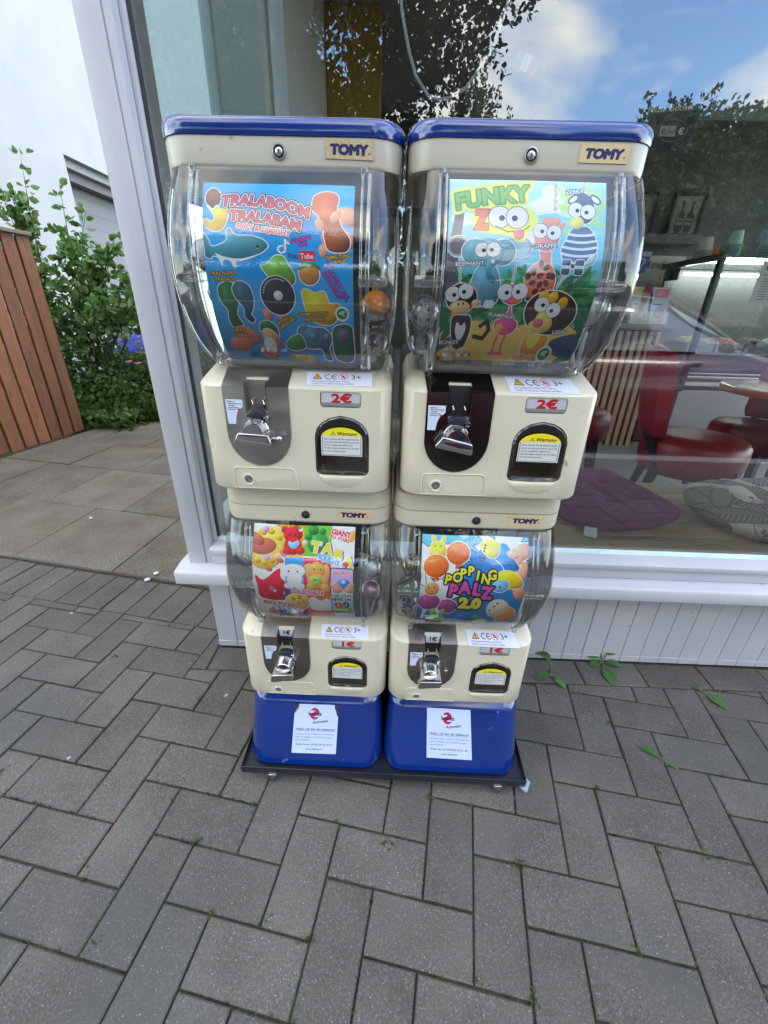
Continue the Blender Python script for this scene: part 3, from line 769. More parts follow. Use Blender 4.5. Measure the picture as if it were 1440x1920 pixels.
def poster_c():
    c = Cv(880, 780, (240, 236, 240), 1)
    for x0, y0, x1, y1, q in ((200, 0, 440, 280, (240, 160, 30)), (440, 0, 680, 270, (112, 190, 60)), (280, 280, 440, 540, (64, 156, 226)), (440, 280, 680, 550, (222, 60, 90)), (260, 540, 440, 780, (128, 60, 140)), (440, 540, 680, 780, (226, 112, 50)), (680, 0, 880, 780, (236, 232, 240))):
        c.fill(c.rect(x0, y0, x1, y1, 6), q)
    W_ = (244, 242, 242)
    # squeezed waffle in a hand
    c.ball(c.poly(smooth([(40, 60), (120, 20), (240, 40), (290, 130), (260, 230), (200, 260), (240, 320), (170, 380), (90, 390), (10, 350), (0, 230), (20, 130)])), (246, 206, 92), .3, W_, 9)
    for x, y in ((80, 70), (150, 60), (220, 110), (100, 330), (160, 310), (40, 310)): c.ball(c.ell(x, y, 36, 26, 20), (232, 178, 60), .4)
    fingers(c, [(90, 190, 3.4, -6), (30, 130, 2.2, 30), (262, 250, 1.1, 60), (235, 305, 1.2, 30), (140, 385, 1.0, 20)], (196, 110, 88))
    for x, y in ((108, 46), (128, 288)): c.ball(c.ell(x, y, 28, 26), (210, 140, 214), .3)
    # red bear with heart
    rd = (208, 44, 58)
    for x, y, rx, ry in ((270, 40, 30, 30), (370, 30, 30, 30), (345, 80, 82, 66), (345, 180, 76, 80), (300, 225, 40, 36), (410, 222, 40, 36)): c.ball(c.ell(x, y, rx, ry), rd, .35)
    for x in (314, 366): c.fill(c.ell(x, 84, 7), BK)
    c.ball(c.poly(smooth([(310, 140), (345, 150), (390, 130), (400, 170), (352, 208), (312, 176)])), (130, 200, 232), .25)
    # green bumpy ball
    c.ball(c.ell(560, 150, 90, 96), (60, 150, 70), .4)
    for x, y, q in ((520, 40, 44), (600, 50, 28), (480, 100, 30)): c.ball(c.ell(x, y, q), (52, 136, 62), .4)
    for x, y, q, cc in ((410, 36, 18, W_), (450, 150, 24, (238, 196, 180)), (468, 360, 20, (240, 170, 180)), (400, 20, 14, (60, 160, 100))): c.ball(c.ell(x, y, q), cc, .25)
    # red star blob
    c.ball(c.poly(smooth([(20, 440), (90, 480), (230, 380), (240, 460), (290, 520), (250, 600), (320, 640), (160, 660), (40, 630), (30, 540)])), (214, 40, 58), .3)
    c.ball(c.ell(150, 560, 22, 20), (236, 110, 170), .2); c.ball(c.ell(176, 578, 14, 12), (240, 226, 214), .2)
    # white plump toy, orange rabbit-eared toy
    for x, y, rx, ry in ((350, 400, 106, 62), (360, 470, 70, 60), (310, 530, 48, 28), (400, 530, 48, 28)): c.ball(c.ell(x, y, rx, ry), (236, 238, 240), .18)
    for x in (312, 388): c.fill(c.ell(x, 405, 7, 8), BK)
    o_ = (240, 168, 92)
    for x, y, rx, ry in ((490, 400, 32, 74), (640, 400, 32, 74), (560, 380, 72, 66), (565, 480, 92, 64), (500, 530, 40, 34), (630, 532, 42, 36)): c.ball(c.ell(x, y, rx, ry), o_, .28)
    for x in (536, 592): c.fill(c.ell(x, 378, 6), BK)
    for a in (20, 100, 200, 320): c.ball(c.ell(555 + 26 * math.cos(R(a)), 470 + 24 * math.sin(R(a)), 26, 14, a), (130, 206, 80), .3)
    # waffle wedge and white block
    c.ball(c.poly(smooth([(260, 640), (370, 585), (440, 600), (470, 680), (380, 730), (310, 700)])), (242, 196, 92), .3, W_, 5)
    for x, y in ((330, 640), (390, 625), (370, 680), (420, 660)): c.fill(c.rect(x - 18, y - 16, x + 18, y + 16, 5, 20), (214, 150, 50))
    c.ball(c.poly(smooth([(470, 640), (520, 612), (580, 640), (640, 620), (684, 650), (680, 720), (580, 732), (480, 712)])), (236, 236, 236), .2)
    # right column: title and phone
    c.ball(c.poly(smooth([(770, 20), (810, 60), (870, 30), (878, 110), (820, 130), (780, 100)])), (242, 178, 60), .2)
    c.text('GIANT', 672, 66, 62, (208, 50, 62), bold=.05, rot=10, width=172, outline=((5, W_),)); c.text('ALL STARS', 660, 96, 40, (208, 50, 62), bold=.04, rot=14, width=176, outline=((4, W_),))
    for k, (ch, x, y, s_) in enumerate((('T', 505, 225, 124), ('A', 605, 228, 112), ('B', 700, 278, 118), ('A', 786, 332, 116))):
        c.text(ch, x + 12, y + 4, s_, (130, 60, 160), bold=.07, rot=8, outline=((5, (130, 60, 160)),)); c.text(ch, x, y, s_, (246, 214, 50), bold=.07, rot=8, outline=((6, W_),))
    c.text('SQUISHY', 562, 286, 66, (110, 170, 226), bold=.06, rot=15, width=200, outline=((5, W_),)); c.ball(c.ell(806, 320, 26, 22), (230, 90, 110), .2)
    c.fill(c.rect(672, 352, 880, 740, 26), BK); c.fill(c.rect(680, 360, 874, 732, 20), (206, 170, 220)); c.fill(c.rect(680, 470, 874, 590), (232, 196, 226))
    c.ball(c.ell(790, 490, 60, 44), (70, 140, 220), .35); fingers(c, [(720, 510, 1.5, 30), (860, 510, 1.5, -30), (740, 540, 1.4, -10), (840, 540, 1.4, 10)], (226, 160, 140)); c.ball(c.ell(790, 470, 16), W_, .1)
    c.fill(c.rect(680, 586, 874, 732), (150, 190, 210)); c.fill(c.ell(780, 712, 80, 26), (110, 170, 70))
    c.text('DECORATE', 700, 414, 36, (220, 60, 80), bold=.04, rot=-4, width=152, outline=((4, W_),))
    c.text('1 BILLION', 676, 606, 38, (84, 170, 60), bold=.05, width=180, outline=((5, W_),)); c.text('VIEWS ON', 676, 640, 38, (110, 50, 150), bold=.05, width=180, outline=((5, W_),))
    c.fill(c.rect(704, 654, 774, 694, 12), (216, 44, 54)); c.fill(c.poly([(730, 663), (730, 686), (750, 674)]), W_); c.fill(c.ell(806, 672, 26), BK); note(c, 803, 672, 26)
    c.fill(c.rect(690, 706, 820, 724), (196, 190, 130))
    c.fill(c.dil(c.poly([(40, 680), (300, 710), (330, 780), (40, 780)]), 8), (236, 226, 214)); c.ball(c.ell(190, 745, 100, 42), (70, 140, 210), .4); fingers(c, [(120, 772, 1.8, 20)], (206, 130, 110))
    for x in (150, 200, 240): c.ball(c.ell(x, 728, 16), W_, .1)
    c.text('COLLECT ALL 8', 320, 592, 44, (214, 70, 100), bold=.05, width=290, outline=((6, W_),)); c.text('PINCH POCKETS', 46, 690, 42, (206, 60, 84), bold=.05, rot=5, width=310, outline=((5, W_),))
    return c.image('poster_print', gain=1.15)

def poster_d():
    c = Cv(900, 740, (40, 140, 200), 1)
    c.vgrad([(0, (104, 196, 214)), (.35, (56, 168, 212)), (.6, (32, 124, 196)), (1, (54, 110, 160))])
    W_ = (240, 244, 244)
    def burst(x, y, r0, r1, n, ph, col, edge=None):
        pts = [(x + (r0 if k % 2 else r1) * (1 + .25 * math.sin(k * 2.3)) * math.cos(R(ph + 180 * k / n)), y + (r0 if k % 2 else r1) * (1 + .25 * math.sin(k * 2.3)) * .8 * math.sin(R(ph + 180 * k / n))) for k in range(2 * n)]
        q = c.poly(pts)
        if edge: c.fill(c.dil(q, 5), edge)
        c.fill(q, col)
    burst(100, 250, 180, 300, 11, 10, W_, BK); burst(700, 120, 180, 330, 12, 40, W_, BK); burst(120, 520, 130, 230, 10, 0, W_, BK); burst(560, 300, 200, 300, 12, 20, (38, 128, 204), BK)
    for x, y, q in ((250, 380, 60), (360, 300, 70), (140, 60, 60), (420, 60, 70)): c.speck(c.ell(x, y, q, q * .7), (20, 70, 120), 12, 3.4, .8)
    for x, y, a in ((330, 20, 300), (20, 120, 200), (460, 200, 0), (500, 60, 30), (560, 130, 130), (40, 330, 160), (250, 310, 120), (640, 480, 90)):
        for k in (-1, 0, 1):
            d = R(a + k * 14); c.fill(c.poly([(x + 18 * math.cos(d), y + 18 * math.sin(d)), (x + 90 * math.cos(d + .04), y + 90 * math.sin(d + .04)), (x + 90 * math.cos(d - .04), y + 90 * math.sin(d - .04))]), BK)
    og = (240, 110, 44)
    for x in (100, 180): c.ball(c.ell(x, 40, 18, 34, -14 if x < 140 else 14), (238, 210, 50), .3, W_, 5)
    c.ball(c.poly(smooth([(80, 80), (140, 56), (195, 80), (200, 180), (76, 180)])), (238, 212, 50), .3, W_, 6)
    for x in (112, 160): c.fill(c.ell(x, 96, 6), BK)
    c.ball(c.ell(128, 270, 108, 100), og, .35, W_, 7); c.ball(c.rect(108, 360, 158, 392, 8), (232, 90, 40), .3)
    c.ball(c.ell(310, 155, 100, 100), og, .35, W_, 7); c.ball(c.rect(292, 250, 340, 290, 8), (232, 90, 40), .3)
    # yellow and blue tube toy held by a hand
    fingers(c, [(840, 130, 3.2, -34), (800, 220, 2.0, -40), (860, 280, 2.4, -60)], (226, 158, 124))
    c.ball(c.poly(smooth([(640, 80), (720, 70), (800, 210), (830, 270), (740, 310), (680, 240), (620, 180)])), (40, 132, 214), .35, W_, 6)
    c.ball(c.poly(smooth([(500, 80), (540, 40), (620, 36), (660, 70), (650, 160), (590, 190), (520, 140)])), (236, 222, 60), .3, W_, 6); c.ball(c.ell(505, 70, 18, 14), (236, 222, 60), .2)
    for x, y in ((540, 82), (535, 108), (530, 134)): c.fill(c.ell(x, y, 8, 9), BK)
    fingers(c, [(770, 150, 1.6, 20)], (232, 170, 140))
    # yellow shell toy
    fingers(c, [(840, 330, 1.8, 40), (850, 470, 2.2, 60)], (222, 146, 110))
    c.ball(c.poly(smooth([(640, 330), (700, 290), (800, 300), (870, 380), (860, 430), (760, 440), (660, 400)])), (244, 196, 40), .35, W_, 6); c.ball(c.ell(690, 420, 68, 52, -15), (110, 180, 214), .3, W_, 5)
    for x, y in ((640, 432), (682, 428)): c.fill(c.ell(x, y, 8), BK)
    # cream toy on orange
    c.ball(c.poly(smooth([(700, 640), (800, 600), (880, 650), (860, 720), (740, 720)])), (236, 140, 70), .3, W_, 5); c.ball(c.poly(smooth([(610, 600), (640, 550), (720, 540), (790, 590), (760, 650), (680, 680), (625, 650)])), (232, 220, 186), .3, W_, 6)
    for x, y in ((640, 630), (668, 596), (690, 570)): c.fill(c.ell(x, y, 9, 8), BK)
    # purple shells with orange chick
    c.ball(c.ell(255, 610, 86, 56), (166, 70, 140), .35, W_, 6); c.ball(c.ell(90, 580, 96, 66), (176, 74, 148), .35, W_, 6); c.ball(c.ell(104, 470, 62, 56), (242, 152, 76), .3, W_, 6)
    for x in (76, 124): c.fill(c.ell(x, 456, 7), BK)
    c.fill(c.line([(60, 530), (80, 552), (74, 580), (100, 600)], 4), (120, 40, 100))
    for x in (140, 220): c.ball(c.ell(x, 668, 24, 36, -30 if x < 180 else 30), (130, 190, 90), .3)
    c.ball(c.ell(180, 720, 80, 40), (130, 190, 90), .3); c.ball(c.ell(440, 690, 100, 34), (40, 110, 170), .4); c.ball(c.ell(540, 690, 40, 22), (70, 150, 110), .3); c.ball(c.ell(600, 728, 70, 22), (220, 216, 130), .3)
    for i, (ch, x, y) in enumerate((('P', 205, 420), ('O', 270, 396), ('P', 335, 366), ('P', 400, 344), ('I', 470, 376), ('N', 512, 398), ('G', 572, 366))):
        c.text(ch, x, y, 112, (238, 216, 60), bold=.045, rot=(8, 8, 0, 0, 8, 8, 0)[i], outline=((12, BK),), xs=.92)
    for i, (ch, x, y) in enumerate((('P', 205, 420), ('O', 270, 396), ('P', 335, 366), ('P', 400, 344), ('I', 470, 376), ('N', 512, 398), ('G', 572, 366))):
        c.text(ch, x, y, 112, (238, 216, 60), bold=.045, rot=(8, 8, 0, 0, 8, 8, 0)[i], xs=.92)
    for i, (ch, x, y) in enumerate((('P', 246, 520), ('A', 340, 496), ('L', 450, 500), ('Z', 532, 530))):
        c.text(ch, x, y, 140, (206, 70, 160), bold=.055, rot=(6, 0, 6, 0)[i], outline=((14, BK),), xs=1.0)
    c.text('2.0', 356, 614, 112, (236, 214, 70), bold=.08, width=200, outline=((13, BK),))
    return c.image('poster_print', gain=1.15)

def flat_prints():
    P = {}
    c = Cv(240, 260, (30, 32, 30)); c.text('Nuss Becher', 120, 90, 40, (240, 226, 180), bold=.02, shear=.2, rot=-6, anchor='c', width=200)
    c.fill(c.ell(140, 170, 66, 50), (120, 104, 70)); c.fill(c.ell(140, 170, 60, 44), (40, 40, 38)); c.fill(c.rect(88, 150, 156, 196), (190, 190, 180)); c.text('8,50', 92, 184, 30, BK, shear=.2, width=60); c.text('€', 166, 186, 40, WH, bold=.02)
    P['nut_sundae'] = c.image('menu_card_print')
    c = Cv(160, 260, (34, 34, 32)); c.fill(c.rect(30, 24, 70, 80, 0, 20), (40, 120, 70)); c.fill(c.rect(62, 30, 96, 86, 0, 20), (214, 214, 206)); c.fill(c.rect(92, 40, 124, 96, 0, 20), (190, 60, 56))
    c.fill(c.poly([(70, 120), (94, 120), (96, 160), (104, 230), (60, 230), (66, 160)]), (12, 12, 14)); P['flag_card'] = c.image('menu_card_print')
    for k, cc in (('bottles_a', (34, 52, 40)), ('bottles_b', (58, 44, 34))):
        c = Cv(200, 260, (150, 148, 138))
        for x in (66, 136):
            c.ball(c.poly(smooth([(x - 8, 40), (x + 8, 40), (x + 9, 96), (x + 26, 130), (x + 26, 240), (x - 26, 240), (x - 26, 130), (x - 9, 96)])), cc, .6); c.fill(c.rect(x - 24, 150, x + 24, 200), (150, 146, 132)); c.fill(c.rect(x - 9, 34, x + 9, 52), (120, 40, 36)); c.fill(c.rect(x - 20, 168, x + 20, 178), (110, 44, 40))
        P[k] = c.image('picture_print')
    c = Cv(180, 300, (206, 206, 196)); c.fill(c.ell(90, 40, 56, 26), (60, 58, 52)); c.fill(c.ell(90, 42, 46, 18), (150, 146, 136)); c.text('Getränke', 90, 96, 26, (70, 70, 70), anchor='c', width=110)
    for k in range(9): c.fill(c.rect(44, 114 + k * 18, 44 + 50 + (k * 37) % 40, 120 + k * 18), (110, 110, 106)); c.fill(c.rect(128, 114 + k * 18, 146, 120 + k * 18), (120, 120, 116))
    P['menu'] = c.image('menu_print')
    c = Cv(200, 160, (176, 172, 160)); c.text('Eis zum Mitnehmen', 100, 28, 24, (60, 58, 54), shear=.2, bold=.01, anchor='c', width=170)
    for x in (60, 130): 
        c.ball(c.poly([(x + 14, 40), (x + 30, 150), (x - 16, 150)]), (196, 120, 62), .4)
        for k in range(4): c.fill(c.line([(x - 8 + k * 6, 150), (x + 12 + k * 3, 70)], 2), (150, 84, 40))
    P['cone_sign'] = c.image('sign_print')
    for k, a, b in (('leaflet_a', (214, 188, 60), (196, 176, 84)), ('leaflet_b', (226, 130, 130), (206, 120, 130))):
        c = Cv(90, 150, (214, 212, 206)); c.fill(c.rect(8, 6, 82, 40), a); c.fill(c.ell(45, 104, 30, 24), b); c.fill(c.ell(30, 96, 14, 10), (180, 190, 90)); c.fill(c.rect(10, 66, 60, 72), (120, 120, 120)); P[k] = c.image('leaflet_print')
    c = Cv(80, 120, (70, 104, 170)); c.fill(c.rect(0, 0, 80, 26), (206, 214, 220)); c.fill(c.line([(26, 36), (60, 50), (34, 110)], 9), (214, 220, 230)); P['cup'] = c.image('cup_print')
    c = Cv(420, 240, (186, 178, 164))
    rr = np.random.default_rng(3)
    for k in range(26):
        x, y, a = rr.uniform(0, 420), rr.uniform(0, 240), rr.uniform(0, 360); l = rr.uniform(46, 86); g = rr.choice([70, 92, 190])
        q = c.ell(x, y, l, l * .34, a); c.fill(c.dil(q, 1.5), (84, 78, 72)); c.fill(q, (176, 170, 160) if g > 100 else (112, 106, 98))
        for t in np.linspace(-.86, .86, 17):
            bx, by = x + t * l * math.cos(R(a)), y + t * l * math.sin(R(a))
            for s_ in (-1, 1):
                w = l * .32 * math.sqrt(max(0, 1 - t * t)); c.fill(c.line([(bx, by), (bx + w * math.cos(R(a + s_ * 62)), by + w * math.sin(R(a + s_ * 62)))], 1.0), (70, 66, 62) if g > 100 else (190, 184, 172))
    for x, y in ((140, 90), (300, 60), (90, 180), (350, 170)):
        for k in range(9): c.fill(c.ell(x + rr.normal(0, 14), y + rr.normal(0, 9), 6, 3, rr.uniform(0, 180)), (134, 64, 104))
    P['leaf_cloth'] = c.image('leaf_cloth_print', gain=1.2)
    c = Cv(200, 560, (188, 158, 62))
    c.text('Eis', 92, 120, 86, (204, 178, 96), anchor='c', xs=.5); 
    for i, ch in enumerate('im'): c.text(ch, 120 + i * 24, 150, 60, (204, 178, 96), xs=.5)
    for i, ch in enumerate('Becher'): c.text(ch, 66 + i * 17, 280 + i * 34, 130, (206, 182, 104), xs=.34)
    P['pillar'] = c.image('pillar_print', gain=1.0)
    return P
# ================================================================== setting
paver_m = None
def ground_mats():
    global paver_m
    mt, t, o = new_mat('paver_concrete')
    b = t.nodes.new('ShaderNodeBsdfPrincipled'); link(t, b.outputs[0], o.inputs[0])
    b.inputs['Roughness'].default_value = .82; b.inputs['Specular IOR Level'].default_value = .35
    p = pos_node(t)
    def noise(sc, det=6, ro=.6):
        n = t.nodes.new('ShaderNodeTexNoise'); n.inputs['Scale'].default_value = sc; n.inputs['Detail'].default_value = det; n.inputs['Roughness'].default_value = ro
        link(t, p, n.inputs['Vector']); return n.outputs['Fac']
    def rng_(s_, a, b_, c_=0.0, d=1.0):
        m_ = t.nodes.new('ShaderNodeMapRange'); m_.inputs[1].default_value = a; m_.inputs[2].default_value = b_; m_.inputs[3].default_value = c_; m_.inputs[4].default_value = d
        link(t, s_, m_.inputs[0]); return m_.outputs[0]
    def mixc(f, a, col):
        m_ = t.nodes.new('ShaderNodeMix'); m_.data_type = 'RGBA'; link(t, f, m_.inputs[0])
        if isinstance(a, tuple): m_.inputs[6].default_value = (*a, 1)
        else: link(t, a, m_.inputs[6])
        m_.inputs[7].default_value = (*col, 1); return m_.outputs[2]
    c = mixc(rng_(noise(7, 8), .35, .65), (.077, .0685, .056), (.112, .100, .083))
    c = mixc(rng_(noise(260, 3, .6), .50, .70), c, (.165, .150, .132))
    c = mixc(rng_(noise(330, 2, .6), .42, .30), c, (.05, .046, .041))
    c = mixc(rng_(noise(2.2, 6, .6), .52, .72), c, (.078, .074, .068))
    v = t.nodes.new('ShaderNodeTexVoronoi'); v.inputs['Scale'].default_value = 230; link(t, p, v.inputs['Vector'])
    # chalk coloured grains, only in some cells
    cs = t.nodes.new('ShaderNodeSeparateColor'); link(t, v.outputs['Color'], cs.inputs[0])
    dn = t.nodes.new('ShaderNodeMath'); dn.operation = 'MULTIPLY_ADD'; link(t, noise(600, 2), dn.inputs[0]); dn.inputs[1].default_value = .35; link(t, v.outputs['Distance'], dn.inputs[2])
    d1 = rng_(dn.outputs[0], .46, .36); d2 = rng_(cs.outputs[0], .84, 1.0)
    mu = t.nodes.new('ShaderNodeMath'); mu.operation = 'MULTIPLY'; link(t, d1, mu.inputs[0]); link(t, d2, mu.inputs[1])
    c = mixc(mu.outputs[0], c, (.33, .315, .29))
    v2 = t.nodes.new('ShaderNodeTexVoronoi'); v2.inputs['Scale'].default_value = 9; link(t, p, v2.inputs['Vector'])
    cs2 = t.nodes.new('ShaderNodeSeparateColor'); link(t, v2.outputs['Color'], cs2.inputs[0])
    nn = t.nodes.new('ShaderNodeMath'); nn.operation = 'MULTIPLY_ADD'; link(t, noise(70, 3), nn.inputs[0]); nn.inputs[1].default_value = .1; link(t, v2.outputs['Distance'], nn.inputs[2])
    e1 = rng_(nn.outputs[0], .115, .10); e2 = rng_(cs2.outputs[1], .74, .76)
    m2 = t.nodes.new('ShaderNodeMath'); m2.operation = 'MULTIPLY'; link(t, e1, m2.inputs[0]); link(t, e2, m2.inputs[1])
    m3 = t.nodes.new('ShaderNodeMath'); m3.operation = 'MULTIPLY'; link(t, m2.outputs[0], m3.inputs[0]); m3.inputs[1].default_value = .75
    c = mixc(m3.outputs[0], c, (.42, .41, .38))
    oi = t.nodes.new('ShaderNodeObjectInfo'); hs = t.nodes.new('ShaderNodeHueSaturation'); link(t, c, hs.inputs['Color'])
    link(t, rng_(oi.outputs['Random'], 0, 1, .87, 1.11), hs.inputs['Value']); hs.inputs['Saturation'].default_value = 1.0
    link(t, hs.outputs[0], b.inputs['Base Color'])
    bp = t.nodes.new('ShaderNodeBump'); bp.inputs['Strength'].default_value = .35; bp.inputs['Distance'].default_value = .004
    link(t, noise(260, 4), bp.inputs['Height']); link(t, bp.outputs[0], b.inputs['Normal'])
    MATS['paver_concrete'] = mt; paver_m = mt
ground_mats()
joint_m = mat('joint_soil', (.034, .027, .019), (.032, .046, .012), rough=.95, scale=9, lo=.42, hi=.62, bump=.8, bscale=220, c3=(.09, .04, .022), s3=14, lo3=.6, hi3=.68)
slab_m = mat('slab_stone', (.124, .102, .076), (.182, .155, .118), rough=.85, scale=5, lo=.35, hi=.68, bump=.7, bscale=190, var=.12, c3=(.155, .122, .052), s3=1.6, lo3=.5, hi3=.75, detail=10)
def grain(m_, amount, sc):
    t = m_.node_tree; b = [n for n in t.nodes if n.type == 'BSDF_PRINCIPLED'][0]; l = b.inputs['Base Color'].links[0]; src = l.from_socket
    n = t.nodes.new('ShaderNodeTexNoise'); n.inputs['Scale'].default_value = sc; n.inputs['Detail'].default_value = 4; n.inputs['Roughness'].default_value = .7
    link(t, pos_node(t), n.inputs['Vector']); r_ = t.nodes.new('ShaderNodeMapRange'); r_.inputs[1].default_value = .3; r_.inputs[2].default_value = .7; r_.inputs[3].default_value = 1 - amount; r_.inputs[4].default_value = 1 + amount
    link(t, n.outputs['Fac'], r_.inputs[0]); h = t.nodes.new('ShaderNodeHueSaturation'); link(t, src, h.inputs['Color']); link(t, r_.outputs[0], h.inputs['Value']); link(t, h.outputs[0], b.inputs['Base Color'])
grain(slab_m, .55, 150)
asphalt_m = mat('asphalt', (.045, .045, .047), (.075, .075, .075), rough=.9, scale=120, bump=.5, bscale=300)
LEAVES = {}

U0 = Vector((0.22257, 0.58694, 0)); UX = Vector((0.09874, -0.01561, 0)); VX = Vector((-0.01561, -0.09874, 0))
def lat(u, v):
    p = U0 + UX * u + VX * v; return (p.x, p.y)
def clip(poly, nx, ny, d):
    """keep nx*x + ny*y <= d"""
    o = []
    for i in range(len(poly)):
        a, b = poly[i - 1], poly[i]; fa, fb = nx * a[0] + ny * a[1] - d, nx * b[0] + ny * b[1] - d
        if (fa <= 0) != (fb <= 0):
            t_ = fa / (fa - fb); o.append((a[0] + (b[0] - a[0]) * t_, a[1] + (b[1] - a[1]) * t_))
        if fb <= 0: o.append(b)
    return o
def inset(poly, d):
    n = len(poly); o = []
    area = sum(poly[i - 1][0] * poly[i][1] - poly[i][0] * poly[i - 1][1] for i in range(n)); s_ = 1 if area > 0 else -1
    for i in range(n):
        p0, p1, p2 = Vector(poly[i - 1]), Vector(poly[i]), Vector(poly[(i + 1) % n])
        e1 = (p1 - p0).normalized(); e2 = (p2 - p1).normalized()
        n1 = Vector((-e1.y, e1.x)) * s_; n2 = Vector((-e2.y, e2.x)) * s_
        k = n1.dot(n2)
        q = p1 + (n1 + n2) * (d / max(.25, 1 + k)); o.append((q.x, q.y))
    return o
def area(poly):
    return abs(sum(poly[i - 1][0] * poly[i][1] - poly[i][0] * poly[i - 1][1] for i in range(len(poly)))) / 2
def clean(poly):
    o = []
    for p in poly:
        if not o or math.hypot(p[0] - o[-1][0], p[1] - o[-1][1]) > .006: o.append(p)
    while len(o) > 2 and math.hypot(o[0][0] - o[-1][0], o[0][1] - o[-1][1]) < .006: o.pop()
    return o
def paver_verts(poly, depth=.05, cham=.0028, gap=.0021, dz=0.0, tilt=(0, 0), z0=0.0):
    a = inset(poly, gap); b = inset(poly, gap + cham); n = len(a)
    cx = sum(p[0] for p in a) / n; cy = sum(p[1] for p in a) / n
    zz = lambda p, z: z + z0 + dz + (p[0] - cx) * tilt[0] + (p[1] - cy) * tilt[1]
    vs = [(p[0], p[1], zz(p, -depth)) for p in a] + [(p[0], p[1], zz(p, -cham * .8)) for p in a] + [(p[0], p[1], zz(p, 0)) for p in b]
    if sum(poly[i - 1][0] * poly[i][1] - poly[i][0] * poly[i - 1][1] for i in range(n)) < 0:
        o = [list(range(n))[::-1]]
    fs = []
    ccw = sum(a[i - 1][0] * a[i][1] - a[i][0] * a[i - 1][1] for i in range(n)) > 0
    for k in (0, 1):
        for i in range(n):
            j = (i + 1) % n; q = (k * n + i, k * n + j, (k + 1) * n + j, (k + 1) * n + i); fs.append(q if ccw else q[::-1])
    top = tuple(2 * n + i for i in range(n)); fs.append(top if ccw else top[::-1])
    return vs, fs
def in_view(p):
    d = Vector(p) - Vector((0, 0, 1.05)); x = sum(a * b for a, b in zip(CR[0], d)); y = sum(a * b for a, b in zip(CR[1], d)); z = sum(a * b for a, b in zip(CR[2], d))
    if z < .05: return False, 9e9
    u, v = 720 + 770 * x / z, 960 + 770 * y / z
    return (-20 < u < 1460 and -20 < v < 1940), z

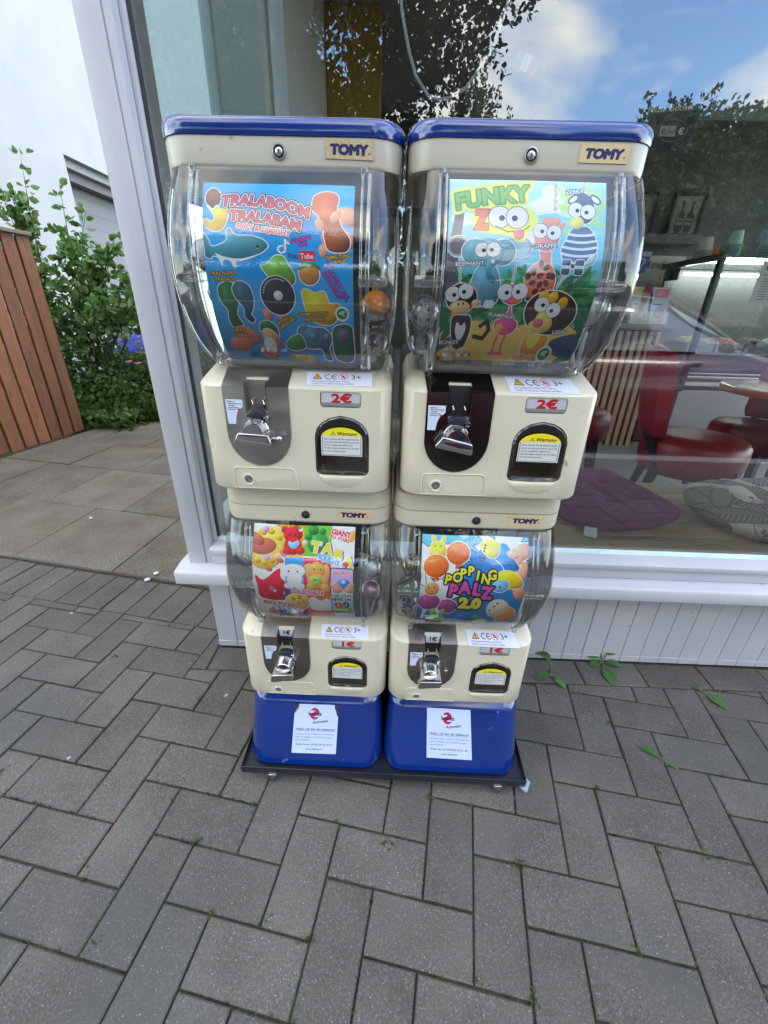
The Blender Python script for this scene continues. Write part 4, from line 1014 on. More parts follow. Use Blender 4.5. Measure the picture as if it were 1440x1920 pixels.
def build_ground():
    pavement = MB().add([(-14, -1.4, -.005), (14, -1.4, -.005), (14, 1.2, -.005), (-14, 3.2, -.005)], [(0, 1, 2, 3)]).obj('pavement', joint_m, kind='structure')
    SL = lambda x: 1.308 - .176 * (x + 1.539)          # inner line of the soldier course beside the slabs
    polys = []
    for i in range(-150, 150):
        for j in range(-16, 23):
            k = (i - j) % 4
            if k == 0: q = [(i, j), (i + 2, j), (i + 2, j + 1), (i, j + 1)]
            elif k == 3: q = [(i, j), (i + 1, j), (i + 1, j + 2), (i, j + 2)]
            else: continue
            P = [lat(*s_) for s_ in q]
            cx = sum(p[0] for p in P) / 4; cy = sum(p[1] for p in P) / 4
            if not (-5 < cx < 4.5 and -1.35 < cy < 2.3): continue
            if cx < -.50: P = clip(P, .176, 1, 1.308 - .176 * 1.539)
            if len(P) < 3: continue
            if max(p[0] for p in P) > -.575 and max(p[1] for p in P) > .963:
                Q = clip(clip(clip(P, 1, 0, -.5752), 0, -1, -.963), .176, 1, 1.308 - .176 * 1.539)
                Q = clean(Q) if len(Q) > 2 else Q
                P = clip(P, 0, 1, .963)
                if cx < -.575 and len(Q) >= 3 and len(P) >= 3 and area(Q) > area(P): P, Q = Q, P
                if len(Q) >= 3 and area(Q) > .0012: polys.append(Q)
            P = clip(P, 0, -1, 1.3)
            P = clean(P)
            if len(P) >= 3 and area(P) > .0012: polys.append(P)
    # soldier course along the slab edge
    d = Vector((1, -.176)).normalized(); nrm = Vector((.173, .985))
    a0 = Vector((-.693, 1.159)) + d * .1035 * 1
    for k in range(-2, 40):
        p = a0 - d * .1035 * k; L_ = .205
        P = [tuple(p), tuple(p + d * .1035), tuple(p + d * .1035 + nrm * L_), tuple(p + nrm * L_)]
        if p.x + .05 > -.60: P = clip(P, 1, 0, -.578)
        P = clean(P)
        if len(P) >= 3 and area(P) > .0012: polys.append(P)
    # stretcher course along the shop front
    x = -.575
    while x < 4.4:
        polys.append([(x, .963), (x + .2035, .963), (x + .2035, 1.064), (x, 1.064)]); x += .2035
    seen, rest = [], []
    for P in polys:
        cx = sum(p[0] for p in P) / len(P); cy = sum(p[1] for p in P) / len(P)
        vis = [in_view((p[0], p[1], 0)) for p in P]
        if any(v[0] for v in vis): seen.append((vis[0][1] / math.sqrt(area(P)), P))
        else: rest.append(P)
    seen.sort(key=lambda q: q[0]); show = [q[1] for q in seen[:300]]; rest += [q[1] for q in seen[300:]]
    rp = random.Random(4)
    for P in show:
        vs, fs = paver_verts(P, dz=rp.uniform(-.0016, .0012), tilt=(rp.uniform(-.012, .012), rp.uniform(-.012, .012)))
        me = bpy.data.meshes.new('paver'); me.from_pydata(vs, [], fs); me.validate()
        add_obj('paver', me, paver_m, pavement)
    mb = MB()
    for P in rest:
        mb.add(*paver_verts(P, dz=rp.uniform(-.0016, .0012), tilt=(rp.uniform(-.012, .012), rp.uniform(-.012, .012))))
    o = mb.obj('paver', paver_m, pavement); o['kind'] = 'stuff'
    # slab path beside the building, running to the garden
    path = MB().add([(-6, 1.35, -.009), (-.5, 1.0, -.009), (-.5, 6, -.009), (-6, 6, -.009)], [(0, 1, 2, 3)]).obj('path', joint_m, kind='structure')
    bx = Vector((.985, -.172)); by = Vector((.087, .996))
    o0 = Vector((-1.203, 1.469))
    offs = [0, .16, .31, .02, .3, .1, .25]
    depth = [.53, .57, .52, .54, .53, .55]
    yy = 0
    for r_ in range(6):
        for k in range(-7, 4):
            p = o0 + by * yy + bx * (k * .525 + (offs[r_] if r_ else 0)); w, h = .525, depth[r_]
            P = [tuple(p), tuple(p + bx * w), tuple(p + bx * w + by * h), tuple(p + by * h)]
            P = clip(P, 1, 0, -.582); P = clip(P, 0, 1, 4.35 - .0)
            P = clip(P, -1, 0.11, 2.83 + .11 * 3.6)
            if len(P) < 3: continue
            P = clean(P)
            if len(P) < 3 or area(P) < .002: continue
            vs, fs = paver_verts(P, cham=.003, gap=.003, dz=.006 + rp.uniform(-.002, .003), tilt=(rp.uniform(-.004, .004), rp.uniform(-.004, .004)))
            me = bpy.data.meshes.new('slab'); me.from_pydata(vs, [], fs); me.validate(); add_obj('slab', me, slab_m, path)
        yy += depth[r_]
    MB().add([(-40, -60, -.13), (60, -60, -.13), (60, -1.3, -.13), (-40, -1.3, -.13)], [(0, 1, 2, 3)]).obj('road', asphalt_m, kind='structure')
    kb = MB().box((-14, -1.45, -.14), (14, -1.31, .0)).obj('kerb', mat('kerb_stone', (.25, .245, .24), (.32, .31, .3), rough=.85, scale=14, bump=.3), kind='structure', bevel=.01)
    MB().add([(-300, -300, -.16), (300, -300, -.16), (300, 300, -.16), (-300, 300, -.16)], [(0, 1, 2, 3)]).obj('ground', mat('earth', (.05, .06, .03), (.06, .05, .03), rough=.95, scale=3), kind='structure')
build_ground()

# ------------------------------------------------------------------ shop front
paint = mat('window_paint', (.52, .515, .54), (.48, .475, .505), rough=.42, scale=5, lo=.35, hi=.7, bump=.06, bscale=40, c3=(.42, .42, .46), s3=38, lo3=.70, hi3=.76)
paint_dirty = mat('board_paint', (.48, .475, .50), (.43, .43, .455), rough=.5, scale=6, bump=.08, bscale=60, c3=(.26, .24, .22), s3=55, lo3=.69, hi3=.74, var=.02)
putty = mat('putty', (.55, .66, .64), (.46, .57, .56), rough=.5, scale=30)
seal = mat('black_seal', (.03, .032, .036), rough=.6)
shop_glass = pane_mat('shop_glass', (.95, .985, .975), .15, .85, gtint=(.96, .98, 1.0))
side_glass = pane_mat('side_glass', (.60, .74, .75), .06, .7, haze=.04, hazecol=(.5, .6, .6))
shop = thing('shop_front', 'pale lavender painted shop front with big window and grooved boards below', 'shop', (-.575, 1.0, 0))
shop_inv = shop.matrix_world.inverted() if False else Matrix.Translation((.575, -1.0, 0))
def sh(mb, name, m_, **k):
    mb.v = [tuple(shop_inv @ Vector(p)) for p in mb.v]
    return mb.obj(name, m_, shop, **k)
XR = 5.2
sh(MB().box((-.576, .995, .379), (-.527, 1.10, 2.7)).box((-.5268, .999, .379), (-.509, 1.10, 2.7)).box((-.5089, 1.022, .44), (-.497, 1.10, 2.7)), 'corner_post', paint, bevel=.003)
sh(MB().loft([[(x, y, z) for y, z in ((.955, .338), (.955, .372), (.958, .379), (1.0, .386), (1.06, .386), (1.06, .338))] for x in (-.606, XR)]), 'sill', paint, bevel=.003)
sh(MB().loft([[(x, y, z) for y, z in ((.996, .3865), (.996, .418), (.987, .421), (.985, .437), (1.028, .446), (1.06, .446), (1.06, .3865))] for x in (-.5085, XR)]), 'window_ledge', paint, bevel=.002)
sh(MB().loft([[(x, y, z) for y, z in ((1.027, .4465), (1.034, .458), (1.036, .458), (1.036, .4465))] for x in (-.4965, XR)]), 'putty_line', putty)
sh(MB().box((-.4968, 1.028, .4585), (-.4915, 1.036, 2.7)), 'glazing_seal', seal)
win = sh(MB().add([(-.4914, 1.037, .446), (XR, 1.037, .446), (XR, 1.037, 2.7), (-.4914, 1.037, 2.7)], [(0, 1, 2, 3)]), 'window_pane', shop_glass)
rb = random.Random(2)
x = -.573
bm_ = None
while x < XR - .1:
    w = .0653
    y0 = 1.067 + rb.uniform(-.0006, .0006)
    mb = MB(); mb.loft([[(x + .0005, y0 + .0025, z), (x + .0018, y0, z), (x + w - .0018, y0, z), (x + w - .0005, y0 + .0025, z), (x + w - .0005, y0 + .02, z), (x + .0005, y0 + .02, z)] for z in (.028, .3378)])
    sh(mb, 'board', paint_dirty)
    mb = MB().box((x + .0006, 1.0645, .004), (x + w - .0006, 1.085, .0272)); sh(mb, 'base_block', paint_dirty, bevel=.0012, seg=1)
    x += w
sh(MB().box((-.57, 1.088, 0), (XR, 1.12, .4)), 'backing_wall', mat('backing', (.12, .12, .12)))
sh(MB().box((-.576, .99, 2.7), (XR, 1.12, 4.4)), 'fascia', paint, bevel=.005)
# flank of the shop: dado, panes, mullion, then solid wall
sh(MB().box((-.572, 1.1005, 0), (-.50, 3.6, .43)), 'flank_dado', paint_dirty)
sh(MB().box((-.576, 1.1005, .4305), (-.40, 2.35, .452)), 'flank_sill', paint, bevel=.003)
sh(MB().box((-.545, 1.515, .4525), (-.515, 1.54, 2.7)), 'mullion', mat('mullion_paint', (.42, .5, .5), rough=.4), bevel=.004)
sh(MB().box((-.542, 1.5405, .4525), (-.518, 1.5455, 2.7)), 'mullion_seal', seal)
sh(MB().add([(-.53, 1.10, .452), (-.53, 1.515, .452), (-.53, 1.515, 2.7), (-.53, 1.10, 2.7)], [(0, 1, 2, 3)]), 'flank_pane', side_glass)
sh(MB().add([(-.53, 1.546, .452), (-.53, 2.35, .452), (-.53, 2.35, 2.7), (-.53, 1.546, 2.7)], [(0, 1, 2, 3)]), 'flank_pane', side_glass)
sh(MB().box((-.576, 2.35, .4525), (-.50, 5.5, 4.4)), 'flank_wall', mat('inside_grey', (.70, .72, .74), (.66, .68, .70), rough=.7, scale=3))
sh(MB().box((-.576, 1.1205, 2.805), (-.50, 2.3495, 4.4)), 'flank_fascia', paint)
sh(MB().box((-.498, 1.1208, 3.9), (XR, 5.5, 4.39)), 'flat_roof', paint)

# ------------------------------------------------------------------ inside of the shop
wall_m = mat('shop_wall_grey', (.115, .11, .098), (.15, .143, .128), rough=.85, scale=6, bump=.3, bscale=30)
MB().box((-.5, 1.12, -.03), (XR, 5.0, .004)).obj('floor', mat('shop_floor', (.30, .285, .265), (.25, .24, .22), rough=.45, scale=4), kind='structure')
MB().box((-.5, 1.12, 2.72), (XR + .1, 5.1, 2.8)).obj('ceiling', mat('ceiling_paint', (.30, .295, .28), rough=.8), kind='structure')
MB().box((-.5, 5.0, -.03), (.65, 5.1, 2.72)).box((1.75, 5.0, -.03), (XR + .1, 5.1, 2.72)).box((.6502, 5.0, 1.9), (1.7498, 5.1, 2.72)).obj('wall', wall_m, kind='structure')
bd = thing('added_back_door', 'added glazed back door letting daylight into the shop, unseen behind the vending machines', 'door', (1.2, 5.05, 0))  # added opening, unseen from the camera, to bring daylight into the shop
MB().box((-.549, -.03, 0), (-.50, .03, 1.899)).box((.50, -.03, 0), (.549, .03, 1.899)).box((-.03, -.03, 0), (.03, .03, 1.85)).box((-.4998, -.03, 1.8502), (.4998, .03, 1.899)).obj('frame', paint, bd)
MB().add([(-.5, 0, .05), (.5, 0, .05), (.5, 0, 1.85), (-.5, 0, 1.85)], [(0, 1, 2, 3)]).obj('pane', side_glass, bd)
MB().box((XR, 1.12, -.03), (XR + .1, 5.0, .45)).obj('wall', wall_m, kind='structure')
# ------------------------------------------------------------------ interior furniture
PR = flat_prints()
def picture(nm, im, rough=.4):
    return img_mat(nm, im, rough)
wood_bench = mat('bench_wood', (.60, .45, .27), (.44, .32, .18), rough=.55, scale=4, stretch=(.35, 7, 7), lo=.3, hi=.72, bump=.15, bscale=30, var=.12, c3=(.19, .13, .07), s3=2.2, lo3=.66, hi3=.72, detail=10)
bench = thing('window_bench', 'long wooden plank bench behind the shop window, cushions lying on it', 'bench', (1.5, 1.35, 0))
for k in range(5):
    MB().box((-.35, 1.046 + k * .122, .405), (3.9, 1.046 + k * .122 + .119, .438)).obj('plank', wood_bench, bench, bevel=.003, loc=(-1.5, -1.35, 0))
MB().box((-.33, 1.13, .005), (3.88, 1.16, .404)).box((-.33, 1.60, .005), (3.88, 1.63, .404)).obj('plinth', mat('plinth', (.07, .065, .06), rough=.7), bench, loc=(-1.5, -1.35, 0))

def cushion(name, label, cx, cy, pts, h, m_, z=.44, tufts=()):
    """flat outline in plan, puffed up, with tuft dips"""
    ring = smooth(pts, 9); n = len(ring); t = thing(name, label, 'cushion', (cx, cy, z))
    vs, fs = [], []
    mx_ = sum(p[0] for p in ring) / n; my_ = sum(p[1] for p in ring) / n
    K = 26
    def height(x, y, s_):
        b = (max(0, 1 - s_ ** 3.2)) ** .5
        d = 1.0
        for tx, ty in tufts:
            q = (x - tx) ** 2 + (y - ty) ** 2; d *= 1 - .7 * math.exp(-q / .0010) - .25 * math.exp(-q / .005)
        # pulled creases between neighbouring tufts
        for a in range(len(tufts)):
            for b_ in range(a):
                ax, ay = tufts[a]; bx_, by_ = tufts[b_]; L2 = (ax - bx_) ** 2 + (ay - by_) ** 2
                if L2 > .03: continue
                tt = min(1, max(0, ((x - bx_) * (ax - bx_) + (y - by_) * (ay - by_)) / L2)); dx, dy = x - bx_ - tt * (ax - bx_), y - by_ - tt * (ay - by_)
                d *= 1 - .42 * math.exp(-(dx * dx + dy * dy) / .0003)
        return b * d
    for side in (1, -1):
        base = len(vs)
        for k in range(K + 1):
            s_ = math.sin(math.pi / 2 * k / K)
            for i, p in enumerate(ring):
                x, y = mx_ + (p[0] - mx_) * s_, my_ + (p[1] - my_) * s_
                hh = height(x, y, s_); w = .012 * math.sin(i * 1.3 + k) * (s_ > .6) * (1 - s_)
                z_ = .5 * h + (.5 * h * hh + w if side > 0 else -.5 * h * max(0, 1 - s_ ** 6) ** .5)
                vs.append((x, y, z_))
        for k in range(K):
            for i in range(n):
                j = (i + 1) % n; q = (base + k * n + i, base + k * n + j, base + (k + 1) * n + j, base + (k + 1) * n + i); fs.append(q if side < 0 else q[::-1])
    me = bpy.data.meshes.new('cover'); me.from_pydata(vs, [], fs)
    bm = bmesh.new(); bm.from_mesh(me); bmesh.ops.remove_doubles(bm, verts=bm.verts, dist=.0004); bmesh.ops.recalc_face_normals(bm, faces=bm.faces); bm.to_mesh(me); bm.free()
    ul = me.uv_layers.new(name='UVMap')
    for lp in me.loops:
        c_ = me.vertices[lp.vertex_index].co; ul.data[lp.index].uv = (c_.x * 1.7 + c_.z * 1.1 + .5, c_.y * 2.2 + c_.z * 3.4 + .5)
    me.polygons.foreach_set('use_smooth', [True] * len(me.polygons))
    add_obj('cover', me, m_, t)
    return t
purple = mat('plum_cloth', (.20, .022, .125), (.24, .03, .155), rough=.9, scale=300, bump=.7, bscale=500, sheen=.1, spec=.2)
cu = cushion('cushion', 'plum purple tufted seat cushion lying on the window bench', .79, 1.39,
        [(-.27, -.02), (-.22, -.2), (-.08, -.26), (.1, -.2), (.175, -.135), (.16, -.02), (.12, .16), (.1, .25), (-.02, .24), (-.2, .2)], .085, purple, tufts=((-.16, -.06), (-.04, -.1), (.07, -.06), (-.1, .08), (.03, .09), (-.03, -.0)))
sheet('care_tag', [(-.19, -.262, .012), (-.155, -.275, .010), (-.145, -.245, .03), (-.18, -.235, .03)], mat('tag_white', (.7, .74, .72)), cu, thick=.001)
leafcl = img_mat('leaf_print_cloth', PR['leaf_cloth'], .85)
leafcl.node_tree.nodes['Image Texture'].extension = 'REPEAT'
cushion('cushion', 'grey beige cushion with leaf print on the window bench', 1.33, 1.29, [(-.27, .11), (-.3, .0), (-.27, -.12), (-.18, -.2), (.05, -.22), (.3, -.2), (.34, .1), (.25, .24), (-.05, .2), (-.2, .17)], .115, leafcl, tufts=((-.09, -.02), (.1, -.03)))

red_l = mat('red_leather', (.30, .016, .022), (.22, .011, .016), rough=.38, scale=5, bump=.12, bscale=120)
dark_w = mat('black_wood', (.012, .011, .011), rough=.4)
def chair(label, x, y, rz, seat_h=.50, grp='red leather chairs in the shop'):
    t = thing('dining_chair', label, 'chair', (x, y, .004), (0, 0, rz), grp)
    # faces +x; deep round cushion, padded back behind it
    prof = [(.19, -.06), (.225, -.045), (.238, .0), (.24, .06), (.236, .10), (.215, .128), (.12, .138), (.0005, .14)]
    MB().lathe(prof, 32, Matrix.Translation((0, 0, seat_h - .09))).obj('seat', red_l, t, smooth=True, angle=60)
    rings = []
    for k in range(9):
        z = .02 + k * .0525; w = .205 - .02 * (k == 0) - .03 * (k == 8); th = .03 + .012 * math.sin(math.pi * k / 8); x0 = -.235 - .06 * k / 8
        ring = []
        for i in range(13):
            a = -1 + 2 * i / 12; ring.append((x0 + .055 * a * a - th, w * a, z + seat_h + .02 - (.03 * a * a if k == 8 else 0)))
        for i in range(12, -1, -1):
            a = -1 + 2 * i / 12; ring.append((x0 + .055 * a * a + th * (1 - .3 * a ** 4), w * a, z + seat_h + .02 - (.03 * a * a if k == 8 else 0)))
        rings.append(ring)
    MB().loft(rings).obj('backrest', red_l, t, bevel=.008, seg=2)
    for sx, sy in ((1, 1), (1, -1), (-1, 1), (-1, -1)):
        a = Vector((sx * .15, sy * .15, seat_h - .08)); b = Vector((sx * .19 - (.04 if sx < 0 else 0), sy * .18, 0)); mb = MB()
        mb.loft([[(p.x + dx * w, p.y + dy * w, p.z) for dx, dy in ((-1, -1), (1, -1), (1, 1), (-1, 1))] for p, w in ((b, .013), (a, .022))]); mb.obj('leg', dark_w, t)
    for sy in (1, -1):
        MB().loft([[(p[0] + dx * .017, p[1] + dy * .017, p[2]) for dx, dy in ((-1, -1), (1, -1), (1, 1), (-1, 1))] for p in ((-.17, sy * .15, seat_h - .08), (-.25, sy * .155, seat_h + .07))]).obj('back_post', dark_w, t)
    return t
chair('red leather chair turned toward the round table, seat in clear view', 1.55, 2.10, R(-24), .49)
chair('red leather chair half hidden behind the upper vending machine', 1.16, 2.72, R(-20), .49)
chair('red leather chair on the far side of the table column', 2.28, 2.62, R(200), .45)
tb = thing('round_table', 'round dark red table with brass rim inside the shop', 'table', (2.2, 2.28, .004))
MB().lathe([(.0005, .715), (.385, .715), (.385, .748), (.0005, .75)], 48).obj('tabletop', mat('table_red', (.085, .018, .014), (.06, .012, .01), rough=.25, scale=4, coat=.3), tb, smooth=True)
brass = mat('brass', (.55, .40, .16), rough=.25, metal=1.0)
MB().lathe([(.386, .712), (.397, .714), (.397, .746), (.386, .749)], 48, cap=False).obj('rim', brass, tb, smooth=True)
MB().lathe([(.04, .02), (.04, .7145)], 20).obj('column', mat('column_steel', (.4, .38, .34), rough=.2, metal=1.0), tb, smooth=True)
MB().lathe([(.24, 0), (.24, .012), (.06, .03), (.045, .05)], 32).obj('base', dark_w, tb, smooth=True)

# slatted counter
ctr = thing('service_counter', 'counter faced with upright wooden slats and a brown wooden top', 'counter', (1.5, 3.9, .004))
slat_m = mat('slat_oak', (.42, .29, .15), (.31, .2, .1), rough=.5, scale=5, stretch=(8, 8, .5), var=.12)
MB().box((.7, -.098, 0), (-1.2, .4, .985)).obj('carcass', mat('black_felt', (.012, .012, .012), rough=.9), ctr)
k = 0; xx = .70
while xx > -1.2:
    MB().box((xx - .036, -.125, .0), (xx, -.0982, .975)).obj('slat', slat_m, ctr); xx -= .062
MB().box((-1.22, -.16, .986), (.745, .42, 1.03)).obj('countertop', mat('brown_top', (.19, .10, .055), (.13, .07, .04), rough=.45, scale=5, stretch=(1, 9, 9)), ctr, bevel=.004)

# ice cream display
dc = thing('display_cabinet', 'glazed ice cream display cabinet with black frame and tubs inside', 'display cabinet', (3.6, 4.1, .004))
steel = mat('brushed_steel', (.52, .53, .52), (.44, .45, .45), rough=.32, metal=.9, scale=6, stretch=(1, 1, 30))
pan = mat('cabinet_panel', (.42, .43, .42), (.36, .37, .36), rough=.35, scale=3)
MB().box((-1.02, -.20, .03), (1.5, .5, .50)).obj('lower_panel', pan, dc, bevel=.004)
MB().box((-1.04, -.26, .545), (1.5, .5, .575)).obj('front_ledge', mat('ledge_white', (.62, .64, .64), rough=.3), dc, bevel=.004)
MB().box((-1.04, -.22, .6), (1.5, .5, .625)).box((-1.04, -.24, .64), (1.5, -.2, .655)).obj('trim_rail', steel, dc, bevel=.003)
MB().box((-1.3, -.18, .02), (-1.045, .5, .80)).obj('end_panel', mat('brown_panel', (.075, .05, .03), rough=.5), dc, bevel=.004)
blk = mat('frame_black', (.012, .012, .013), rough=.35)
MB().box((-1.075, -.27, .5), (-1.035, -.22, 1.50)).obj('frame_post', blk, dc, bevel=.004)
MB().box((-1.075, -.2695, 1.5005), (-1.035, .55, 1.545)).obj('frame_arm', blk, dc, bevel=.004)
MB().box((-1.078, .3, 1.40), (-1.03, .45, 1.4995)).obj('frame_bracket', blk, dc, bevel=.004)
MB().box((-1.034, -.245, 1.505), (1.5, .5, 1.52)).obj('top_shelf', pane_mat('shelf_glass', (.8, .9, .88), .05, .6), dc)
MB().add([(-1.03, -.25, .66), (1.5, -.25, .66), (1.5, -.25, 1.5), (-1.03, -.25, 1.5)], [(0, 1, 2, 3)]).obj('front_pane', pane_mat('case_glass', (.9, .95, .94), .05, .6), dc)
MB().box((-1.0, -.15, .80), (1.5, .5, .82)).obj('tub_deck', steel, dc)
MB().box((-1.03, .502, .6), (1.5, .55, 1.5)).obj('back_panel', mat('case_back', (.17, .175, .17), rough=.5), dc)
MB().lathe([(.011, 0), (.011, 1.9)], 10, Matrix.Translation((-.95, .36, 1.455)) @ Matrix.Rotation(R(90), 4, 'Y')).obj('strip_lamp', mat('lamp_tube', (1, 1, 1), emit=(.92, 1.0, .98, 16.0)), dc)
tubc = [('yellow', (.68, .48, .05)), ('apricot', (.62, .26, .15)), ('dark berry', (.14, .02, .04)), ('mint', (.45, .6, .5)), ('red berry', (.35, .03, .07)), ('pale vanilla', (.6, .56, .42)), ('chocolate', (.06, .03, .02))]
for i, (nm, col_) in enumerate(tubc):
    t = thing('ice_cream_tub', f'steel tub heaped with {nm} ice cream in the display cabinet', 'ice cream tub', (2.66 + i * .25, 4.1, .824), None, 'ice cream tubs in the display')
    MB().loft([[(x * .115, y * .16, 0) for x, y in ((-1, -1), (1, -1), (1, 1), (-1, 1))], [(x * .12, y * .17, .07) for x, y in ((-1, -1), (1, -1), (1, 1), (-1, 1))]]).obj('pan', steel, t)
    rr = random.Random(i); mb = MB(); n = 10; g = [[(-.11 + .22 * a / n, -.16 + .32 * b / n, .068 + .05 * math.sin(math.pi * a / n) ** .6 * math.sin(math.pi * b / n) ** .6 + rr.uniform(-.006, .01)) for a in range(n + 1)] for b in range(n + 1)]
    mb.add([p for q in g for p in q], [(b * (n + 1) + a, b * (n + 1) + a + 1, (b + 1) * (n + 1) + a + 1, (b + 1) * (n + 1) + a) for a in range(n) for b in range(n)])
    mb.obj('ice_cream', mat('ice_' + nm.replace(' ', '_'), col_, tuple(c * .75 for c in col_), rough=.6, scale=40, bump=.4, bscale=60), t, smooth=True)
    if i in (0, 2, 3, 6):
        tag_ = MB().box((-.035, -.176, .05), (.035, -.172, .09)); tag_.obj('name_card', mat('card_white', (.62, .62, .6)), t)

# paper cups on the top shelf
def cups(label, x, y, r_, n, col_, top=None, orange=False):
    col_ = tuple(min(.85, c * 1.35) for c in col_)
    z0 = 1.524
    t = thing('cup_stack', label, 'paper cups', (x, y, z0), None, 'stacked paper cups on the display top')
    m_ = mat('cup_' + label.split()[0] + '_' + label.split()[1], col_, tuple(c * .86 for c in col_), rough=.6, scale=20)
    for k in range(n):
        MB().lathe([(r_ * .98, k * .014), (r_ * 1.05, k * .014 + .001), (r_ * 1.05, k * .014 + .006), (r_ * .96, k * .014 + .0068)], 24).obj('cup', m_, t, smooth=True)
    MB().lathe([(r_ * .97, n * .014), (r_ * .70, n * .014 + r_ * 1.5), (.0005, n * .014 + r_ * 1.5)], 24).obj('cup', m_, t, smooth=True)
    return t
cups('cream white paper cups in an upturned stack', 2.60, 4.2, .064, 6, (.56, .50, .42))
cups('orange paper cups in a short upturned stack', 2.715, 4.24, .055, 3, (.60, .20, .06))
cups('mint green paper cups in the tallest upturned stack', 2.80, 4.16, .066, 9, (.34, .56, .47))
cups('green striped paper tub beside the mint cups', 2.945, 4.2, .058, 3, (.30, .42, .24))
cups('pale blue paper cups in a wide upturned stack', 3.10, 4.2, .08, 9, (.36, .5, .54))
sg = thing('chalk_sign', 'small black chalk sign leaning on the mint cups', 'sign', (2.87, 4.02, 1.524))
MB().box((-.045, 0, 0), (.045, .008, .12)).obj('board', blk, sg); MB().box((-.05, -.002, -.001), (-.0452, .009, .125)).box((.0452, -.002, -.001), (.05, .009, .125)).obj('frame', slat_m, sg)
tag(sheet('menu_card', [(2.87, 3.845, 1.50), (3.05, 3.845, 1.50), (3.05, 3.845, 1.20), (2.87, 3.845, 1.20)], picture('menu_card_paper', PR['menu']), thick=.003), 'white drinks menu hanging on the display glass', 'menu')

def framed(label, x0, x1, z0, z1, im):
    t = thing('picture_frame', label, 'picture', ((x0 + x1) / 2, 4.99, z0), None, 'framed bottle pictures on the back wall'); w, h = (x1 - x0) / 2, z1 - z0
    MB().box((-w, -.02, 0), (-w + .022, .008, h)).box((w - .022, -.02, 0), (w, .008, h)).box((-w + .0222, -.02, h - .022), (w - .0222, .008, h)).box((-w + .0222, -.02, 0), (w - .0222, .008, .022)).obj('frame', blk, t)
    sheet('print', [(-w + .0222, -.004, h - .0222), (w - .0222, -.004, h - .0222), (w - .0222, -.004, .0222), (-w + .0222, -.004, .0222)], picture('print_' + label.split()[1], im), t, thick=.002)
framed('framed picture of two dark green bottles on the back wall', 2.65, 2.96, 1.83, 2.18, PR['bottles_a'])
framed('framed picture of brown bottles beside the vending machine edge', 2.18, 2.50, 1.83, 2.18, PR['bottles_b'])
sf = thing('wall_shelf', 'grey shelf below the framed pictures', 'shelf', (2.4, 4.9, 1.74))
MB().box((-1, -.12, 0), (.5, .098, .075)).obj('board', wall_m, sf, bevel=.003)
sheet_ = sheet('cone_sign', [(2.20, 4.97, 1.66), (2.92, 4.97, 1.66), (2.92, 4.97, 1.02), (2.20, 4.97, 1.02)], picture('cone_sign_board', PR['cone_sign']), thick=.01)
tag(sheet_, 'grey sign with brown cones and takeaway lettering behind the counter', 'sign')
for i, (im, nm, col_) in enumerate(((PR['leaflet_a'], 'yellow', 0), (PR['leaflet_b'], 'pink', 0))):
    t = thing('leaflet_rack', f'clear rack of {nm} headed leaflets on the counter top', 'leaflet rack', (2.00 + i * .16, 3.82, 1.035), None, 'leaflet racks on the counter')
    for k in range(3):
        sheet('leaflet', [(-.07, .05 + k * .02, .27 - k * .0), (.07, .05 + k * .02, .27), (.07, k * .02, 0), (-.07, k * .02, 0)], picture('leaflet_' + nm, im), t, thick=.004)
    MB().box((-.075, -.012, 0), (.075, -.008, .09)).obj('holder', pane_mat('clear_plastic', (.92, .95, .95), .08, .9), t)

# mustard pillar with thin lettering, and things stuck to the window
pl_ = thing('painted_pillar', 'mustard yellow pillar with thin faded lettering', 'pillar', (-.33, 3.52, 0))
MB().box((-.168, 0, .004), (.17, .3, 2.718)).obj('shaft', mat('mustard', (.50, .34, .05), (.45, .30, .04), rough=.6, scale=3), pl_)
sheet('lettering', [(-.16, -.002, 2.71), (.165, -.002, 2.71), (.165, -.002, 1.80), (-.16, -.002, 1.80)], img_mat('pillar_lettering', PR['pillar'], .6), pl_)
MB().box((-.16, 3.54, -.02), (XR, 3.6, 2.719)).obj('partition_tmp', wall_m) if False else None
tag(sheet('window_poster', [(.452, 1.047, 1.443), (.560, 1.047, 1.443), (.564, 1.047, 1.352), (.456, 1.047, 1.352)], img_mat('nut_card', PR['nut_sundae'], .5), thick=.0008), 'dark sundae price card stuck inside the window glass', 'poster')
tag(sheet('window_poster', [(.185, 1.047, 1.50), (.262, 1.047, 1.50), (.258, 1.047, 1.385), (.181, 1.047, 1.385)], img_mat('flag_card', PR['flag_card'], .5), thick=.0008), 'dark card with small flag and bottle stuck inside the glass', 'poster')
tag(sheet('window_sticker', [(.512, 1.044, 1.185), (.540, 1.044, 1.185), (.533, 1.044, 1.145), (.514, 1.044, 1.145)], img_mat('cup_sticker', PR['cup'], .4), thick=.0006), 'small blue cup sticker on the window glass', 'sticker')
cs_ = thing('cone_sticker', 'small ice cream cone sticker on the window glass', 'sticker', (.545, 1.0445, 1.062))
MB().prism([(0, 0), (.017, .045), (-.004, .046)], .0008).obj('cone', mat('sticker_cone', (.6, .35, .22)), cs_)
MB().prism([(-.005, .0465), (.018, .0455), (.016, .060), (.002, .062)], .0008).obj('scoops', mat('sticker_scoop', (.42, .06, .14)), cs_)
cable = [(-.02, 1.075, 1.62), (-.01, 1.075, 1.55), (.005, 1.075, 1.50), (.02, 1.075, 1.465), (.045, 1.075, 1.437), (.065, 1.075, 1.43), (.09, 1.075, 1.434), (.12, 1.075, 1.45), (.16, 1.075, 1.50), (.2, 1.075, 1.62)]
cb = MB().tube(smooth([c for c in cable], 4)[:-4] if False else cable, .0028, 8).obj('cable', mat('cable_white', (.62, .72, .70), rough=.4), smooth=True); tag(cb, 'thin white cable drooping inside the top of the window', 'cable')
